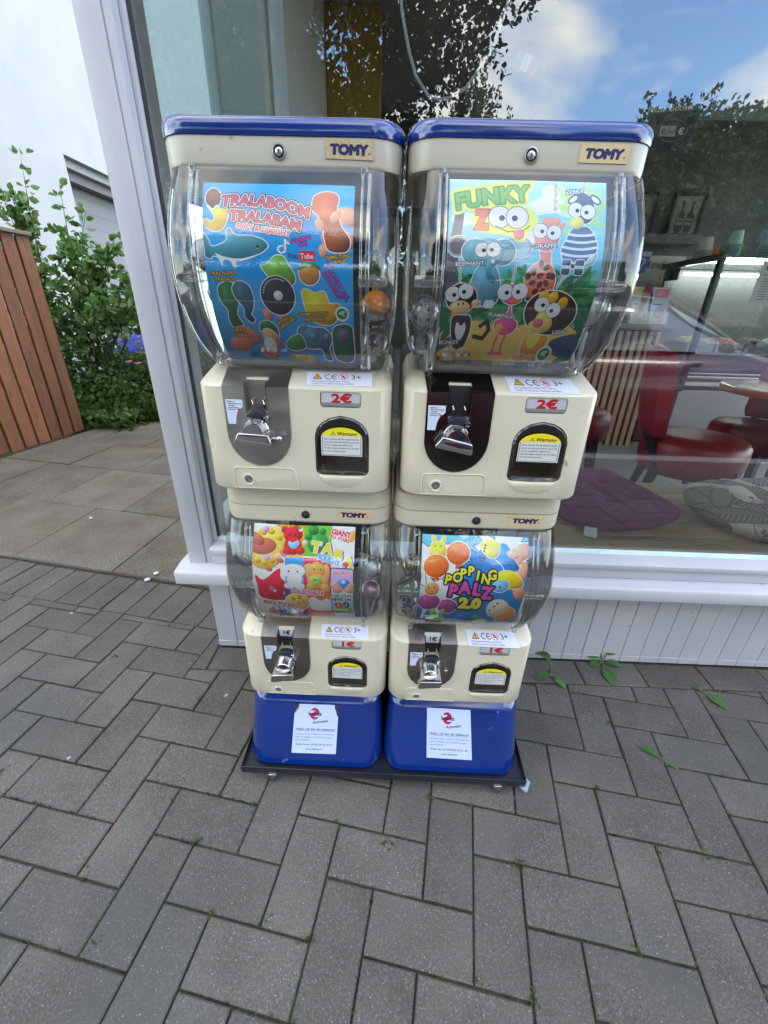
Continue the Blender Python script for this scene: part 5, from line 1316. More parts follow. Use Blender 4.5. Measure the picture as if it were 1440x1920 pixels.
# ================================================================== capsule vending machines
MR = Matrix(((0.99998, 0.00693, 0.00061), (-0.0069, 0.9991, -0.04181), (-0.0009, 0.04181, 0.99913)))
M4 = Matrix.Translation(Vector((0, 0, 1.05)) - MR @ Vector((0.160064, -0.664326, 1.046772))) @ MR.to_4x4()
SX, HZ, RY = .315, .5195, R(.626)
ZB, YB = .6955, .12
def unit_matrix(c, j):
    m_ = M4 @ Matrix.Translation((SX * c, -.0005 * c, .0015 * c - HZ * j))
    if c: m_ = m_ @ Matrix.Rotation(RY, 4, 'Z')
    return m_ @ Matrix.Translation((.0075, YB, ZB))
OFF = Vector((.0075, YB, ZB))
def sub(p):
    return tuple(Vector(p) - OFF)
cream = mat('cream_plastic', (.62, .565, .425), (.575, .51, .36), rough=.33, scale=3, lo=.35, hi=.75, spec=.45, bump=.015, bscale=90, c3=(.36, .29, .19), s3=48, lo3=.70, hi3=.76, coat=.15)
cream2 = mat('cream_head', (.54, .50, .40), (.50, .46, .365), rough=.35, scale=5, lo=.3, hi=.7, bump=.015, bscale=90, c3=(.27, .24, .18), s3=45, lo3=.70, hi3=.75, coat=.1)
blue = mat('blue_paint', (.0035, .027, .18), (.0025, .02, .14), rough=.2, scale=6, coat=.9, bump=.02, bscale=30, c3=(.10, .15, .34), s3=26, lo3=.69, hi3=.72)
acryl = pane_mat('clear_dome', (.965, .968, .96), .035, .8)
acryl2 = pane_mat('clear_rail', (.90, .91, .90), .09, .65, rough=.07, haze=.03, hazecol=(.6, .6, .58))
smoke = pane_mat('smoked_flap', (.42, .395, .35), .06, .8, rough=.02)
chrome = mat('chrome', (.54, .53, .52), rough=.13, metal=1.0)
plate_m = mat('coin_plate_steel', (.33, .305, .275), (.42, .395, .36), rough=.40, metal=1.0, scale=14, stretch=(1, 1, 2), rvar=.07, c3=(.5, .49, .48), s3=120, lo3=.74, hi3=.77)
plate_d = mat('coin_plate_dark', (.15, .14, .13), (.2, .19, .18), rough=.16, metal=1.0, scale=10, rvar=.05, c3=(.5, .49, .48), s3=110, lo3=.72, hi3=.76)
dark_in = mat('dark_cavity', (.02, .019, .018), rough=.5)
dk = mat('dark_plastic', (.022, .026, .036), rough=.3)
lock_d = mat('lock_grey', (.10, .10, .10), rough=.35, metal=.8)
grey_back = mat('dome_back', (.05, .05, .052), rough=.35)
LB = make_labels()
lab = {k: img_mat('label_' + k, im, .38) for k, im in LB.items()}
posters = [img_mat('card_' + n, f(), .3) for n, f in (('squishy_toys', poster_a), ('zoo_rings', poster_b), ('soft_animals', poster_c), ('popping_balls', poster_d))]

def yf(z):     # sloping front of the lower housing
    return -.026 - (.9155 - z) * .047
def ledge(x, t, up=0.0):   # t = 0 at the bend, 1 at the dome
    return (x, -.026 + .048 * t - up * .393, .9155 + .0205 * t + up * .92)
PROF = [(1.185, -.004), (1.155, -.023), (1.12, -.041), (1.085, -.051), (1.05, -.0515), (1.015, -.044), (.98, -.030), (.955, -.012), (.938, .006)]
def yd(z):
    zs = [p[0] for p in PROF][::-1]; ys = [p[1] for p in PROF][::-1]
    # smooth interpolation
    i = max(0, min(len(zs) - 2, int(np.searchsorted(zs, z)) - 1)); t_ = (z - zs[i]) / (zs[i + 1] - zs[i])
    m0 = (ys[i + 1] - ys[max(0, i - 1)]) / (zs[i + 1] - zs[max(0, i - 1)]); k2 = min(len(zs) - 1, i + 2); m1 = (ys[k2] - ys[i]) / (zs[k2] - zs[i]); h = zs[i + 1] - zs[i]
    t2, t3 = t_ * t_, t_ ** 3
    return (2 * t3 - 3 * t2 + 1) * ys[i] + (t3 - 2 * t2 + t_) * h * m0 + (-2 * t3 + 3 * t2) * ys[i + 1] + (t3 - t2) * h * m1
def hw(z):
    return float(np.interp(z, [.938, .95, .97, 1.0, 1.04, 1.12, 1.185], [.131, .136, .1415, .1465, .150, .150, .1465]))
YBK = .245
DIM = {(0, 0): ((-.155, .152), (-.1575, .1555)), (1, 0): ((-.1435, .160), (-.1515, .1570)), (0, 1): ((-.159, .160), (-.1560, .1580)), (1, 1): ((-.149, .158), (-.1530, .1600))}
def machine(c, j, label, poster, handle_rot, seedc):
    t = thing('capsule_machine', label, 'vending machine', matrix=unit_matrix(c, j), group='stacked capsule vending machines')
    def mo(mb, name, m_, par=None, **k):
        mb.v = [sub(p) for p in mb.v]; return mb.obj(name, m_, par or t, **k)
    CX = .0075
    (bl, br_), (hl, hr) = DIM[(c, j)]
    rr = lambda z, y0, h, r, ins=0: rrect(bl + .1475 - h, br_ - .1475 + h, y0, YBK - ins, r, z, 6, .02)
    rh = lambda z, y0, h, r, e=(hl, hr): rrect(e[0] + .1522 - h, e[1] - .1522 + h, y0, YBK, r, z, 6, .02)
    # housing
    mb = MB(); mb.loft([rr(.7285, .003, .1435, .034), rr(.744, -.032, .1465, .036), rr(.7475, -.0339, .1475, .036), rr(.80, yf(.80), .1475, .036), rr(.9135, yf(.9135), .1475, .036), rr(.9165, -.0235, .1468, .036), rr(.9195, -.0165, .1455, .037), rr(.936, .0215, .1395, .045)])
    body = mo(mb, 'housing', cream)
    cuts = []
    def cutter(mb):
        mb.v = [sub(p) for p in mb.v]; o = mb.obj('cutter', None); o.parent = t; cuts.append(o)
    cutter(MB().box((-.0755, -.06, .8745), (-.0408, -.0105, .96)))
    pw = [(.0737 + x, .8992 + z) for x, z in rpoly(.0635, .0235, .005, 4)]
    cutter(MB().prism(pw, .04, Matrix.Translation((0, -.06, 0)).to_4x4()) if False else MB().prism(pw, .043, Matrix.Translation((0, -.062, 0))))
    arch = [(.0307, .785), (.0312, .842), (.0345, .8535), (.042, .8625), (.0545, .8705), (.0735, .875), (.0925, .8715), (.107, .8635), (.1145, .854), (.1183, .842), (.1186, .785), (.1165, .7795), (.111, .7765), (.0735, .7752), (.038, .7765), (.0328, .7795)]
    if j: arch = [(x, .8035 + (z - .8035) * (.92 if z > .8 else 1.0)) for x, z in arch]
    cutter(MB().prism(arch, .075, Matrix.Translation((0, -.06, 0))))
    cutter(MB().lathe([(.0068, -.01), (.0068, .04)], 20, Matrix.Translation((-.0845, -.05, .7625 if not j else .7575)) @ Matrix.Rotation(R(-90), 4, 'X')))
    cut(body, *cuts)
    # collar that carries the upper unit, seam line below
    if not j:
        lo_ = DIM[(c, 1)][1]
        mo(MB().loft([rh(.6962, .0015, .1518, .040, lo_), rh(.71, .001, .1508, .038, lo_), rh(.7284, .001, .148, .036, lo_)]), 'collar', cream, bevel=.0012, seg=1)
    # head band and lid
    z1 = 1.2150 if not j else 1.2145
    mo(MB().loft([rh(1.1815, .004, .1475, .04), rh(1.1845, .0008, .1512, .041), rh(1.1885, 0, .1522, .042), rh(z1, 0, .1522, .042)]), 'head', cream2 if not j else cream, smooth=True)
    if not j:
        mo(MB().loft([rh(1.2155, -.0015, .1535, .042), rh(1.219, -.0022, .1542, .043), rh(1.226, -.0022, .1542, .043), rh(1.2315, -.0003, .1525, .042), rh(1.2345, .0035, .149, .038), rh(1.2352, .009, .144, .034)]), 'lid', blue, smooth=True, angle=50)
    # lock
    lk = MB(); M_ = Matrix.Translation((0, .0002, 1.2000)) @ Matrix.Rotation(R(90), 4, 'X')
    r0 = .0088 if not j else .0078
    lk.lathe([(r0, -.001), (r0, .0014), (r0 * .94, .0024), (r0 * .80, .0026), (r0 * .72, .0014), (r0 * .72, -.001)], 32, M_, cap=False)
    lo = mo(lk, 'lock', mat('lock_zinc_bright', (.52, .51, .50), rough=.28, metal=.9) if not j else lock_d, smooth=True)
    mo(MB().lathe([(r0 * .73, .0004), (.0001, .0004)], 24, M_, cap=False), 'lock_ring', seal, lo)
    mo(MB().lathe([(r0 * .52, .0005), (r0 * .52, .0019), (r0 * .44, .0024), (.0001, .0024)], 24, M_, cap=False), 'lock_core', mat('lock_zinc_bright', (.52, .51, .50)) if not j else lock_d, lo, smooth=True)
    mo(MB().box((-.0009, -.0026, 1.1984), (.0009, -.0020, 1.2022)), 'keyhole', seal, lo)
    bq = [(.0592, -.0012, 1.2130), (.1192, -.0012, 1.2120), (.1186, -.0012, 1.1932), (.0586, -.0012, 1.1942)]
    if c or j: bq = [(.0595, -.0012, 1.2120), (.1195, -.0012, 1.2116), (.1190, -.0012, 1.1938), (.0590, -.0012, 1.1942)]
    sheet('brand_plate', [sub(q) for q in bq], lab['brand_a' if not (c or j) else 'brand_b' if not j else 'brand_c'], t, thick=.0012)
    # dome
    zs = [1.183, 1.17, 1.15, 1.13, 1.11, 1.09, 1.07, 1.05, 1.03, 1.01, .99, .975, .96, .95, .943, .938]
    rings = [rrect(bl + .148 - hw(z), br_ - .148 + hw(z), yd(z), YBK - .012, .044, z, 10, .015) for z in zs]
    mo(MB().loft(rings, caps=False), 'dome', acryl, smooth=True, angle=80)
    mo(MB().loft([rrect(CX - .1, CX + .1, .205, .232, .02, z, 4) for z in (.937, 1.183)]), 'back_column', grey_back, bevel=.002)
    mo(MB().loft([rrect(CX - hw(.945) + .006, CX + hw(.945) - .006, .02, .2, .04, z, 6) for z in (.9365, .9395)]), 'dome_floor', mat('dome_floor', (.16, .155, .14), rough=.5), None)
    # card behind the front panel
    x0, x1, zt, zb = ((-.0985, .0965, 1.166, .950), (-.0985, .099, 1.1745, .950), (-.0985, .0925, 1.1775, .966), (-.0975, .099, 1.171, .964))[c + 2 * j]
    tz = np.linspace(zb, zt, 60); tp = []
    for z_ in tz:   # lay the print out evenly over the height it shows
        w_ = unit_matrix(c, j) @ Vector(sub((0, yd(z_) + .0075, z_))) - Vector((0, 0, 1.05)); tp.append(sum(a * b for a, b in zip(CR[1], w_)) / sum(a * b for a, b in zip(CR[2], w_)))
    tp = np.array(tp)
    def cardp(u, v):
        z = float(np.interp(tp[-1] + (tp[0] - tp[-1]) * v, tp[::-1], tz[::-1]))
        if not (c + j) or c: pass
        return sub((x0 + (x1 - x0) * u, yd(z) + .0075 + .0015 * math.sin(u * 7 + v * 5 + seedc), z))
    cardo = sheet('advert_card', None, poster, t, 8, 26, cardp)
    # rails with bosses and clips
    for xr in ((-.1135, -.1095), (-.1045, -.1015), (.1055, .1085), (.1135, .1180)):
        mb = MB(); zz_ = np.linspace(1.180, .941, 25)
        mb.loft([[(xr[0], yd(z) - .0035, z), (xr[1], yd(z) - .0035, z), (xr[1], yd(z) + .003, z), (xr[0], yd(z) + .003, z)] for z in zz_]); mo(mb, 'rail', acryl2, bevel=.0007, seg=1)
    for s_, xa, xb in ((-1, -.138, -.098), (1, .103, .142)):
        mo(MB().lathe([(.0072, 0), (.0072, xb - xa - .008), (.0055, xb - xa - .002), (.0001, xb - xa)], 16, Matrix.Translation((xa, yd(1.06) + .016, 1.06)) @ Matrix.Rotation(R(90), 4, 'Y')), 'boss', acryl2, smooth=True)
        xc = -.1085 if s_ < 0 else .109
        mo(MB().box((xc - .0042, yd(1.178) - .006, 1.1705), (xc + .0042, yd(1.178) + .003, 1.1835)), 'clip', acryl2, bevel=.0015)
        mo(MB().box((xc - .0045, yd(.955) - .0045, .944), (xc + .0045, yd(.955) + .004, .961)), 'clip', acryl2, bevel=.001)
    # funnel ribs
    for s_ in (-1, 1):
        xm = .1195 if s_ > 0 else -.1085
        for q, dx in (((-.011), 1), ((.014), -1)):
            a = Vector((xm + q, .034, 1.000)); b = Vector((xm + q * .15, .012, .950)); w = .0032
            mo(MB().loft([[(p.x - w, p.y, p.z), (p.x + w, p.y, p.z), (p.x + w, p.y + .004, p.z), (p.x - w, p.y + .004, p.z)] for p in (b, a)]), 'funnel_rib', mat('rib_clear_white', (.55, .56, .55), rough=.3), bevel=.001)
    # coin plate with a notch at the slot
    pm = plate_m if not (c == 1 and j == 0) else plate_d
    if c == 0 and j == 1: pm = mat('coin_plate_brown', (.24, .215, .18), (.29, .26, .225), rough=.42, metal=1.0, scale=9, rvar=.05)
    if c == 1 and j == 1: pm = mat('coin_plate_worn', (.28, .255, .23), (.36, .33, .30), rough=.34, metal=1.0, scale=18, rvar=.08, c3=(.6, .59, .58), s3=100, lo3=.70, hi3=.74)
    P2 = [(-.1092, .9150), (-.1090, .842)] + [(-.058 - .051 * math.cos(R(a)), .842 - .0535 * math.sin(R(a))) for a in range(8, 180, 9)] + [(-.0068, .842), (-.0066, .9155), (-.0405, .9152), (-.0405, .8745), (-.0758, .8745), (-.0758, .9150)]
    n = len(P2); vs = [(x, yf(z) - .0016, z) for x, z in P2] + [(x, yf(z) + .0006, z) for x, z in P2]
    mb = MB().add(vs, [tuple(range(n)), tuple(range(2 * n - 1, n - 1, -1))] + [(i, i + n, (i + 1) % n + n, (i + 1) % n) for i in range(n)])
    cp = mo(mb, 'coin_plate', pm)
    LG = [(-.1092, -.02), (-.0758, -.02), (-.0758, .46), (-.0405, .46), (-.0405, -.02), (-.0066, -.02), (-.0085, .93), (-.1125, .93)]
    n = len(LG); vs = [ledge(x, max(0, q), .0018) if q > 0 else (x, -.0276, .9152) for x, q in LG] + [ledge(x, max(0, q), -.0006) for x, q in LG]
    mo(MB().add(vs, [tuple(range(n))[::-1], tuple(range(n, 2 * n))] + [(i, (i + 1) % n, (i + 1) % n + n, i + n) for i in range(n)]), 'plate_top', pm, cp)
    floor_m = pm if not (c == 1 and j == 0) else dark_in
    mb = MB().add([(-.0752, -.0112, .8750), (-.0412, -.0112, .8750), (-.0412, -.0112, .9225), (-.0752, -.0112, .9225)], [(0, 1, 2, 3)])
    mo(mb, 'slot_floor', floor_m if not j else dark_in, cp)
    for xa, xb in ((-.0752, -.0744), (-.0418, -.0410)):
        mo(MB().box((xa, yf(.9) - .002, .8748), (xb, -.0113, .921)), 'slot_side', pm, cp)
    for xw in (-.0665, -.0485):
        mo(MB().tube([(xw, -.0113, .884), (xw, -.020, .8845), (xw, -.0225, .888), (xw, -.020, .8925), (xw, -.0113, .894)], .0017, 8), 'hinge_loop', chrome, cp, smooth=True)
    mo(MB().prism([(-.0742, .8695), (-.0742, .873), (-.067, .8785), (-.0582, .880), (-.049, .8785), (-.0418, .873), (-.0418, .8695), (-.050, .8683), (-.050, .862), (-.0535, .8565), (-.058, .855), (-.0625, .8565), (-.066, .862), (-.066, .8683)], .012, Matrix.Translation((0, yf(.87) - .0062, 0))), 'coin_tongue', dk, cp, bevel=.0012)
    mo(MB().lathe([(.0046, 0), (.0046, .005), (.0038, .0065), (.0001, .0068)], 14, Matrix.Translation((-.0435, yf(.868) - .0012, .868)) @ Matrix.Rotation(R(90), 4, 'X')), 'return_button', chrome, cp, smooth=True)
    # turning handle
    ctr = Vector((-.0605, 0, .8475 if not j else .849)); Mh = Matrix.Translation((ctr.x, yf(.85) - .0015, ctr.z)) @ Matrix.Rotation(R(handle_rot), 4, 'Y')
    ks = .90 if not j else .80
    hd = mo(MB().lathe([(.0225 * ks, 0), (.0225 * ks, .003), (.0205 * ks, .005), (.0195 * ks, .021), (.0180 * ks, .0235), (.0001, .0245)], 32, Mh @ Matrix.Rotation(R(90), 4, 'X')), 'handle', chrome, cp, smooth=True)
    if not j: hp = [(-.031, -.0145), (-.029, -.017), (.027, -.0165), (.029, -.014), (.024, .001), (-.023, .002)]
    else: hp = [(-.027, -.020), (-.025, -.0235), (.018, -.0205), (.0225, -.017), (.023, .006), (-.021, .006)]
    if j: hp = [(-.0275, -.0185), (-.026, -.021), (.017, -.0185), (.0215, -.015), (.022, -.0005), (-.021, -.0005)]
    dep = .026 if not j else .039
    hb = MB().prism(hp, dep, Mh @ Matrix.Translation((0, -dep - .0005, 0)))
    mo(hb, 'grip', chrome, hd, bevel=.0028, seg=3)
    if c == 0 and j == 0:
        mo(MB().lathe([(.0022, 0), (.0022, .012)], 10, Matrix.Translation((-.0335, yf(.84) - .014, .8390)) @ Matrix.Rotation(R(90), 4, 'Y')).ball((-.0225, yf(.84) - .014, .8390), .0052), 'handle_knob', chrome, hd, smooth=True)
    if c == 1 and j == 1:
        mo(MB().ball((-.0255, yf(.84) - .004, .8425), .0042, sq=(1, .7, 1)), 'stud', chrome, cp, smooth=True)
    q = lambda x, z: sub((x, yf(z) - .0021, z))
    hint = [(-.1062, .8952), (-.0793, .8952), (-.0793, .8845), (-.0870, .877), (-.0915, .868), (-.0930, .8570), (-.1055, .8570)]
    if j: hint = [(x * .985 + .0, z - .004) for x, z in hint]
    vs = [q(*p) for p in hint]; me = bpy.data.meshes.new('coin_hint'); me.from_pydata(vs, [], [tuple(range(len(vs)))])
    ul = me.uv_layers.new(name='UVMap')
    for lp in me.loops:
        hx, hz = hint[lp.vertex_index]; zlo, zhi = min(p[1] for p in hint), max(p[1] for p in hint); xlo, xhi = min(p[0] for p in hint), max(p[0] for p in hint)
        ul.data[lp.index].uv = ((hx - xlo) / (xhi - xlo), (hz - zlo) / (zhi - zlo))
    add_obj('coin_hint', me, lab['hint'] if not j else lab['hint_faded'], cp)
    if j:
        sheet('coin_price', [sub((-.0735, -.0118, .9235)), sub((-.0425, -.0118, .9235)), sub((-.0440, -.0138, .9050)), sub((-.0720, -.0138, .9050))], lab['coin_one'], cp, thick=.0005)
    # price window
    po = sheet('price_card', [sub((.0435, -.0248, .9100)), sub((.1045, -.0248, .9100)), sub((.1045, -.0258, .8885)), sub((.0435, -.0258, .8885))], lab['price_one' if j else 'price_two'], t, thick=.0008)
    pw2 = [(.0737 + x, .8992 + z) for x, z in rpoly(.0629, .0229, .0048, 4)]
    mo(MB().add([(x, yf(z) + .0001, z) for x, z in pw2], [tuple(range(len(pw2)))]), 'price_window', pane_mat('price_glass', (.97, .97, .97), .015, .2), po)
    mo(MB().box((.046, yf(.89) + .0003, .8880), (.1015, yf(.89) + .003, .8898)), 'window_catch', acryl2, po, bevel=.0006)
    # safety label on the ledge
    a, b = ((.0155, .83), (.1195, .84)) if not j else ((.0165, .60), (.119, .63))
    d_, e_ = ((.1215, .16), (.0212, .13)) if not j else ((.120, .02), (.0197, .03))
    if c: a, b, d_, e_ = (a[0] - .003, a[1] + .04), (b[0] - .004, b[1]), (d_[0] + .003, d_[1] - .1), (e_[0] - .003, e_[1] - .08)
    sheet('safety_label', [sub(ledge(*a, .0008)), sub(ledge(*b, .0008)), sub(ledge(*d_, .0008)), sub(ledge(*e_, .0008))], lab['age'], t, thick=.0004)
    # flap, cavity, notice and scoop
    n = len(arch); ca = (.0747, .82)
    fl = [(ca[0] + (x - ca[0]) * .985, ca[1] + (z - ca[1]) * .988) for x, z in arch]
    inner = [(ca[0] + (x - ca[0]) * .80, ca[1] + (z - ca[1]) * .86) for x, z in arch]
    vs = [(x, yf(z) + .001, z) for x, z in fl] + [(x, yf(z) - .0018, z) for x, z in [(ca[0] + (x - ca[0]) * .93, ca[1] + (z - ca[1]) * .94) for x, z in arch]] + [(x, yf(z) + .0005, z) for x, z in inner]
    fs = [(i, (i + 1) % n, (i + 1) % n + n, i + n) for i in range(n)] + [(i + n, (i + 1) % n + n, (i + 1) % n + 2 * n, i + 2 * n) for i in range(n)] + [tuple(range(2 * n, 3 * n))]
    flap = mo(MB().add(vs, fs), 'dispenser_flap', smoke, smooth=True, angle=30)
    mo(MB().prism([(ca[0] + (x - ca[0]) * .992, ca[1] + (z - ca[1]) * .992) for x, z in arch], .002, Matrix.Translation((0, .0135, 0))), 'chute', mat('chute', (.42, .39, .33), rough=.4), None)
    mo(MB().box((.0375, yf(.782) - .001, .7795), (.1115, yf(.782) + .004, .7835)), 'flap_lip', acryl2, flap, bevel=.0008)
    wl = [(.0413, .8105), (.0413, .8395)] + [(.0745 - .0332 * math.cos(R(a_)), .8395 + .0175 * math.sin(R(a_))) for a_ in range(12, 180, 14)] + [(.1077, .8395), (.1077, .8100)]
    if j: wl = [(x, z - .005) for x, z in wl]
    me = bpy.data.meshes.new('notice'); me.from_pydata([sub((x, yf(z) - .0022 if True else 0, z)) for x, z in wl], [], [tuple(range(len(wl)))[::-1]])
    ul = me.uv_layers.new(name='UVMap'); zlo, zhi = min(p[1] for p in wl), max(p[1] for p in wl)
    for lp in me.loops:
        hx, hz = wl[lp.vertex_index]; ul.data[lp.index].uv = ((hx - .0413) / .0664, (hz - zlo) / (zhi - zlo))
    add_obj('notice', me, lab['warning'], flap)
    sc_ = [(.0735 + .0405 * math.cos(R(a_)), .7752 - .0225 * math.sin(R(a_))) for a_ in range(0, 181, 12)]
    sc2 = [(.0735 + .034 * math.cos(R(a_)), .7740 - .017 * math.sin(R(a_))) for a_ in range(0, 181, 12)]
    n = len(sc_); vs = [(x, yf(z) + .0006, z) for x, z in sc_] + [(x, yf(z) - .0022, z) for x, z in sc2]
    mo(MB().add(vs, [(i, i + 1, i + 1 + n, i + n) for i in range(n - 1)] + [tuple(range(n, 2 * n)), (0, n, 2 * n - 1, n - 1)]), 'scoop', cream, smooth=True, angle=70)
    # service panel with its lock well
    zt_ = .7835
    sp = [(-.1080, .7475), (-.1076, zt_ - .006), (-.1060, zt_ - .0018), (-.1020, zt_), (-.012, zt_ + .001), (-.0066, zt_ - .001), (-.0043, zt_ - .006), (-.0005, .7475)]
    n = len(sp); o_ = [(-.054 + (x + .054) * 1.012, .766 + (z - .766) * (1.03 if z > .75 else 1)) for x, z in sp]
    mb = MB().add([(x, yf(z) - .0010, z) for x, z in o_] + [(x, yf(z) - .0016, z) for x, z in sp] + [(x, yf(z) + .001, z) for x, z in o_], [(i, (i + 1) % n, (i + 1) % n + n, i + n) for i in range(n)] + [(i + 2 * n, (i + 1) % n + 2 * n, (i + 1) % n, i) for i in range(n)])
    spo = mo(mb, 'service_panel', cream)
    mb = MB(); mb.tube([(x, yf(z) - .0006, z) for x, z in [( -.054 + (x + .054) * 1.012, .766 + (z - .766) * 1.02) for x, z in sp]], .0007, 6); mo(mb, 'panel_edge', mat('edge_ivory', (.68, .62, .48), rough=.4), spo, smooth=True)
    kz = .7625 if not j else .7575
    kM = Matrix.Translation((-.0845, yf(kz), kz)) @ Matrix.Rotation(R(90), 4, 'X')
    mo(MB().lathe([(.0112, -.001), (.0110, .0012), (.0095, .0022), (.0072, .0012), (.0068, -.006)], 28, kM, cap=False), 'lock_well', cream, spo, smooth=True)
    mo(MB().lathe([(.0067, -.004), (.0064, .0002), (.0050, .0004), (.0045, -.003), (.0030, -.0035), (.0026, -.001), (.0001, -.001)], 24, kM, cap=False), 'panel_lock', mat('lock_zinc', (.36, .37, .40), rough=.4, metal=.6), spo, smooth=True)
    mo(MB().lathe([(.0066, -.0095), (.0001, -.0095)], 16, kM, cap=False), 'lock_core', dark_in, spo)
    return t
LBL = {
    (0, 0): 'cream capsule machine with blue lid and blue squishy toy card', (1, 0): 'cream capsule machine with blue lid and jungle zoo animal card',
    (0, 1): 'lower cream capsule machine with white and red soft animal card', (1, 1): 'lower cream capsule machine with comic burst card of orange balls'}
for (c, j), pm_, hr in (((0, 0), 0, 1), ((1, 0), 1, 12), ((0, 1), 2, -7), ((1, 1), 3, -2)):
    machine(c, j, LBL[(c, j)], posters[c + 2 * j], hr, c + 2 * j)

# capsules inside the domes
def capsule(c, j, pos, label, top, bottom, toy, r_=.0205, rot=(20, 10, 0), paper=True):
    m_ = unit_matrix(c, j) @ Matrix.Translation(Vector(pos) - OFF) @ Matrix.Rotation(R(rot[0]), 4, 'X') @ Matrix.Rotation(R(rot[1]), 4, 'Y')
    t = thing('toy_capsule', label, 'toy capsule', matrix=m_, group='toy capsules in the domes')
    cap = lambda nm, a, b, mm: MB().loft([[(r_ * math.cos(R(e)) * math.cos(2 * math.pi * k / 20), r_ * math.cos(R(e)) * math.sin(2 * math.pi * k / 20), r_ * math.sin(R(e))) for k in range(20)] for e in np.linspace(a, b, 8)], caps=False).obj(nm, mm, t, smooth=True, angle=80)
    cap('upper_shell', 2, 88, top); cap('lower_shell', -88, -2, bottom)
    MB().lathe([(r_ * 1.0, -.0012), (r_ * 1.035, -.0008), (r_ * 1.035, .0008), (r_ * 1.0, .0012)], 24, cap=False).obj('rim', acryl2, t, smooth=True)
    if toy is not None:
        rr = random.Random(int(abs(pos[2]) * 1e5)); mb = MB()
        mb.ball((rr.uniform(-.003, .003), 0, rr.uniform(-.004, .001)), r_ * .68, sq=(1, .9, .9)).ball((.004, -.006, .006), r_ * .4); mb.obj('toy', toy, t, smooth=True)
    if paper:
        MB().add([(-.010, -.013, -.008), (.006, -.015, -.006), (.008, -.011, -.014), (-.007, -.009, -.016), (-.010, -.0125, -.008), (.006, -.0145, -.006), (.008, -.0105, -.014), (-.007, -.0085, -.016)], [(0, 1, 2, 3), (7, 6, 5, 4), (0, 4, 5, 1), (1, 5, 6, 2), (2, 6, 7, 3), (3, 7, 4, 0)]).obj('leaflet', mat('paper_white', (.66, .66, .66)), t)
    return t
clr = pane_mat('capsule_clear', (.93, .94, .94), .07, .9, haze=.03, hazecol=(.7, .7, .7))
oran = mat('capsule_orange', (.72, .22, .02), rough=.25, coat=.4)
toy = lambda n, c_: mat('toy_' + n, c_, tuple(x * .8 for x in c_), rough=.55, scale=50)
capsule(0, 0, (.124, .014, 1.026), 'capsule with bright orange shell in the upper dome beside the squishy card', oran, clr, toy('pale', (.5, .3, .25)), .0235, (8, 14, 0))
capsule(0, 0, (.119, .05, 1.080), 'green toy capsule above the orange one', clr, clr, toy('green', (.05, .22, .06)), .022)
capsule(0, 0, (.1235, .034, .976), 'maroon toy capsule below the orange one', clr, clr, toy('maroon', (.14, .03, .035)), .023)
capsule(0, 0, (-.1215, .022, 1.088), 'white capsule with green and red toy behind the left rail of the squishy dome', mat('capsule_milk', (.55, .55, .54), rough=.3), clr, toy('leaf', (.16, .4, .12)), .021)
capsule(0, 0, (-.122, .060, 1.04), 'milky white capsule below the green and red one', mat('capsule_milk', (.55, .55, .54)), clr, None, .021, paper=False)
capsule(1, 0, (-.119, .014, 1.022), 'clear capsule with black and white striped toy', clr, clr, mat('toy_stripes', (.02, .02, .02), (.6, .6, .6), scale=90, lo=.48, hi=.52, rough=.5), .0235)
capsule(1, 0, (-.118, .04, .978), 'clear capsule with dark toy under the striped one', clr, clr, toy('dark', (.05, .05, .05)), .0225)
capsule(1, 0, (.128, .018, 1.030), 'clear capsule with pale toy in the zoo dome by the window', clr, clr, toy('white', (.6, .58, .56)), .024)
capsule(0, 1, (.1205, .014, 1.076), 'pearly white capsule in the lower dome beside the soft animal card', clr, clr, toy('pearl', (.62, .64, .66)), .0255)
capsule(0, 1, (.121, .018, 1.018), 'clear capsule with small pink toy', clr, clr, toy('pink', (.55, .18, .3)), .0245)
capsule(0, 1, (-.118, .04, 1.008), 'clear capsule with pale mint toy', clr, clr, toy('mint', (.4, .55, .46)), .022)
capsule(1, 1, (-.1165, .014, 1.030), 'capsule with olive green toy in the comic burst dome', clr, clr, toy('olive', (.14, .24, .07)), .024)
capsule(1, 1, (-.110, .05, 1.062), 'faint yellow toy capsule above the olive one', clr, clr, toy('yellow', (.45, .36, .05)), .022)
capsule(1, 1, (-.111, .034, .976), 'capsule with dark blue and red toy at the bottom of the comic burst dome', clr, clr, toy('navy', (.04, .05, .12)), .022)

# pedestals on a wheeled tray
def ped(label, xc, key, quad):
    t = thing('pedestal', label, 'pedestal', matrix=M4 @ Matrix.Translation((xc, .08, .0125)), group='blue pedestals under the machines')
    rg = lambda z, y0, h, r: [(x - xc, y - .08, z_ - .0125) for x, y, z_ in rrect(xc - h, xc + h, y0, .235, r, z, 8, .02)]
    fr = lambda z: -.0120 - (.195 - z) * .3611
    MB().loft([rg(.0130, -.060, .151, .040), rg(.0165, -.069, .1585, .046), rg(.022, -.0745, .1630, .048), rg(.032, fr(.032), .1655, .050), rg(.06, fr(.06), .1640, .050), rg(.12, fr(.12), .1600, .046), rg(.17, fr(.17), .1560, .042), rg(.186, fr(.186) + .002, .1540, .040), rg(.1955, .002, .139, .034), rg(.207, .012, .134, .03)]).obj('box', blue, t, smooth=True, angle=60)
    qs = [(x - xc, y - .08 - .0010, z - .0125 + .0004) for x, y, z in quad]
    if key == 'pedestal_a':
        pts = [(.02, .0), (.085, .01), (.95, .03), (1.0, .05), (.97, .24), (1.0, .3), (1.0, 1.0), (.0, 1.0), (.0, .24)]
    sheet('sticker', qs, lab[key], t, thick=.0005)
    return t
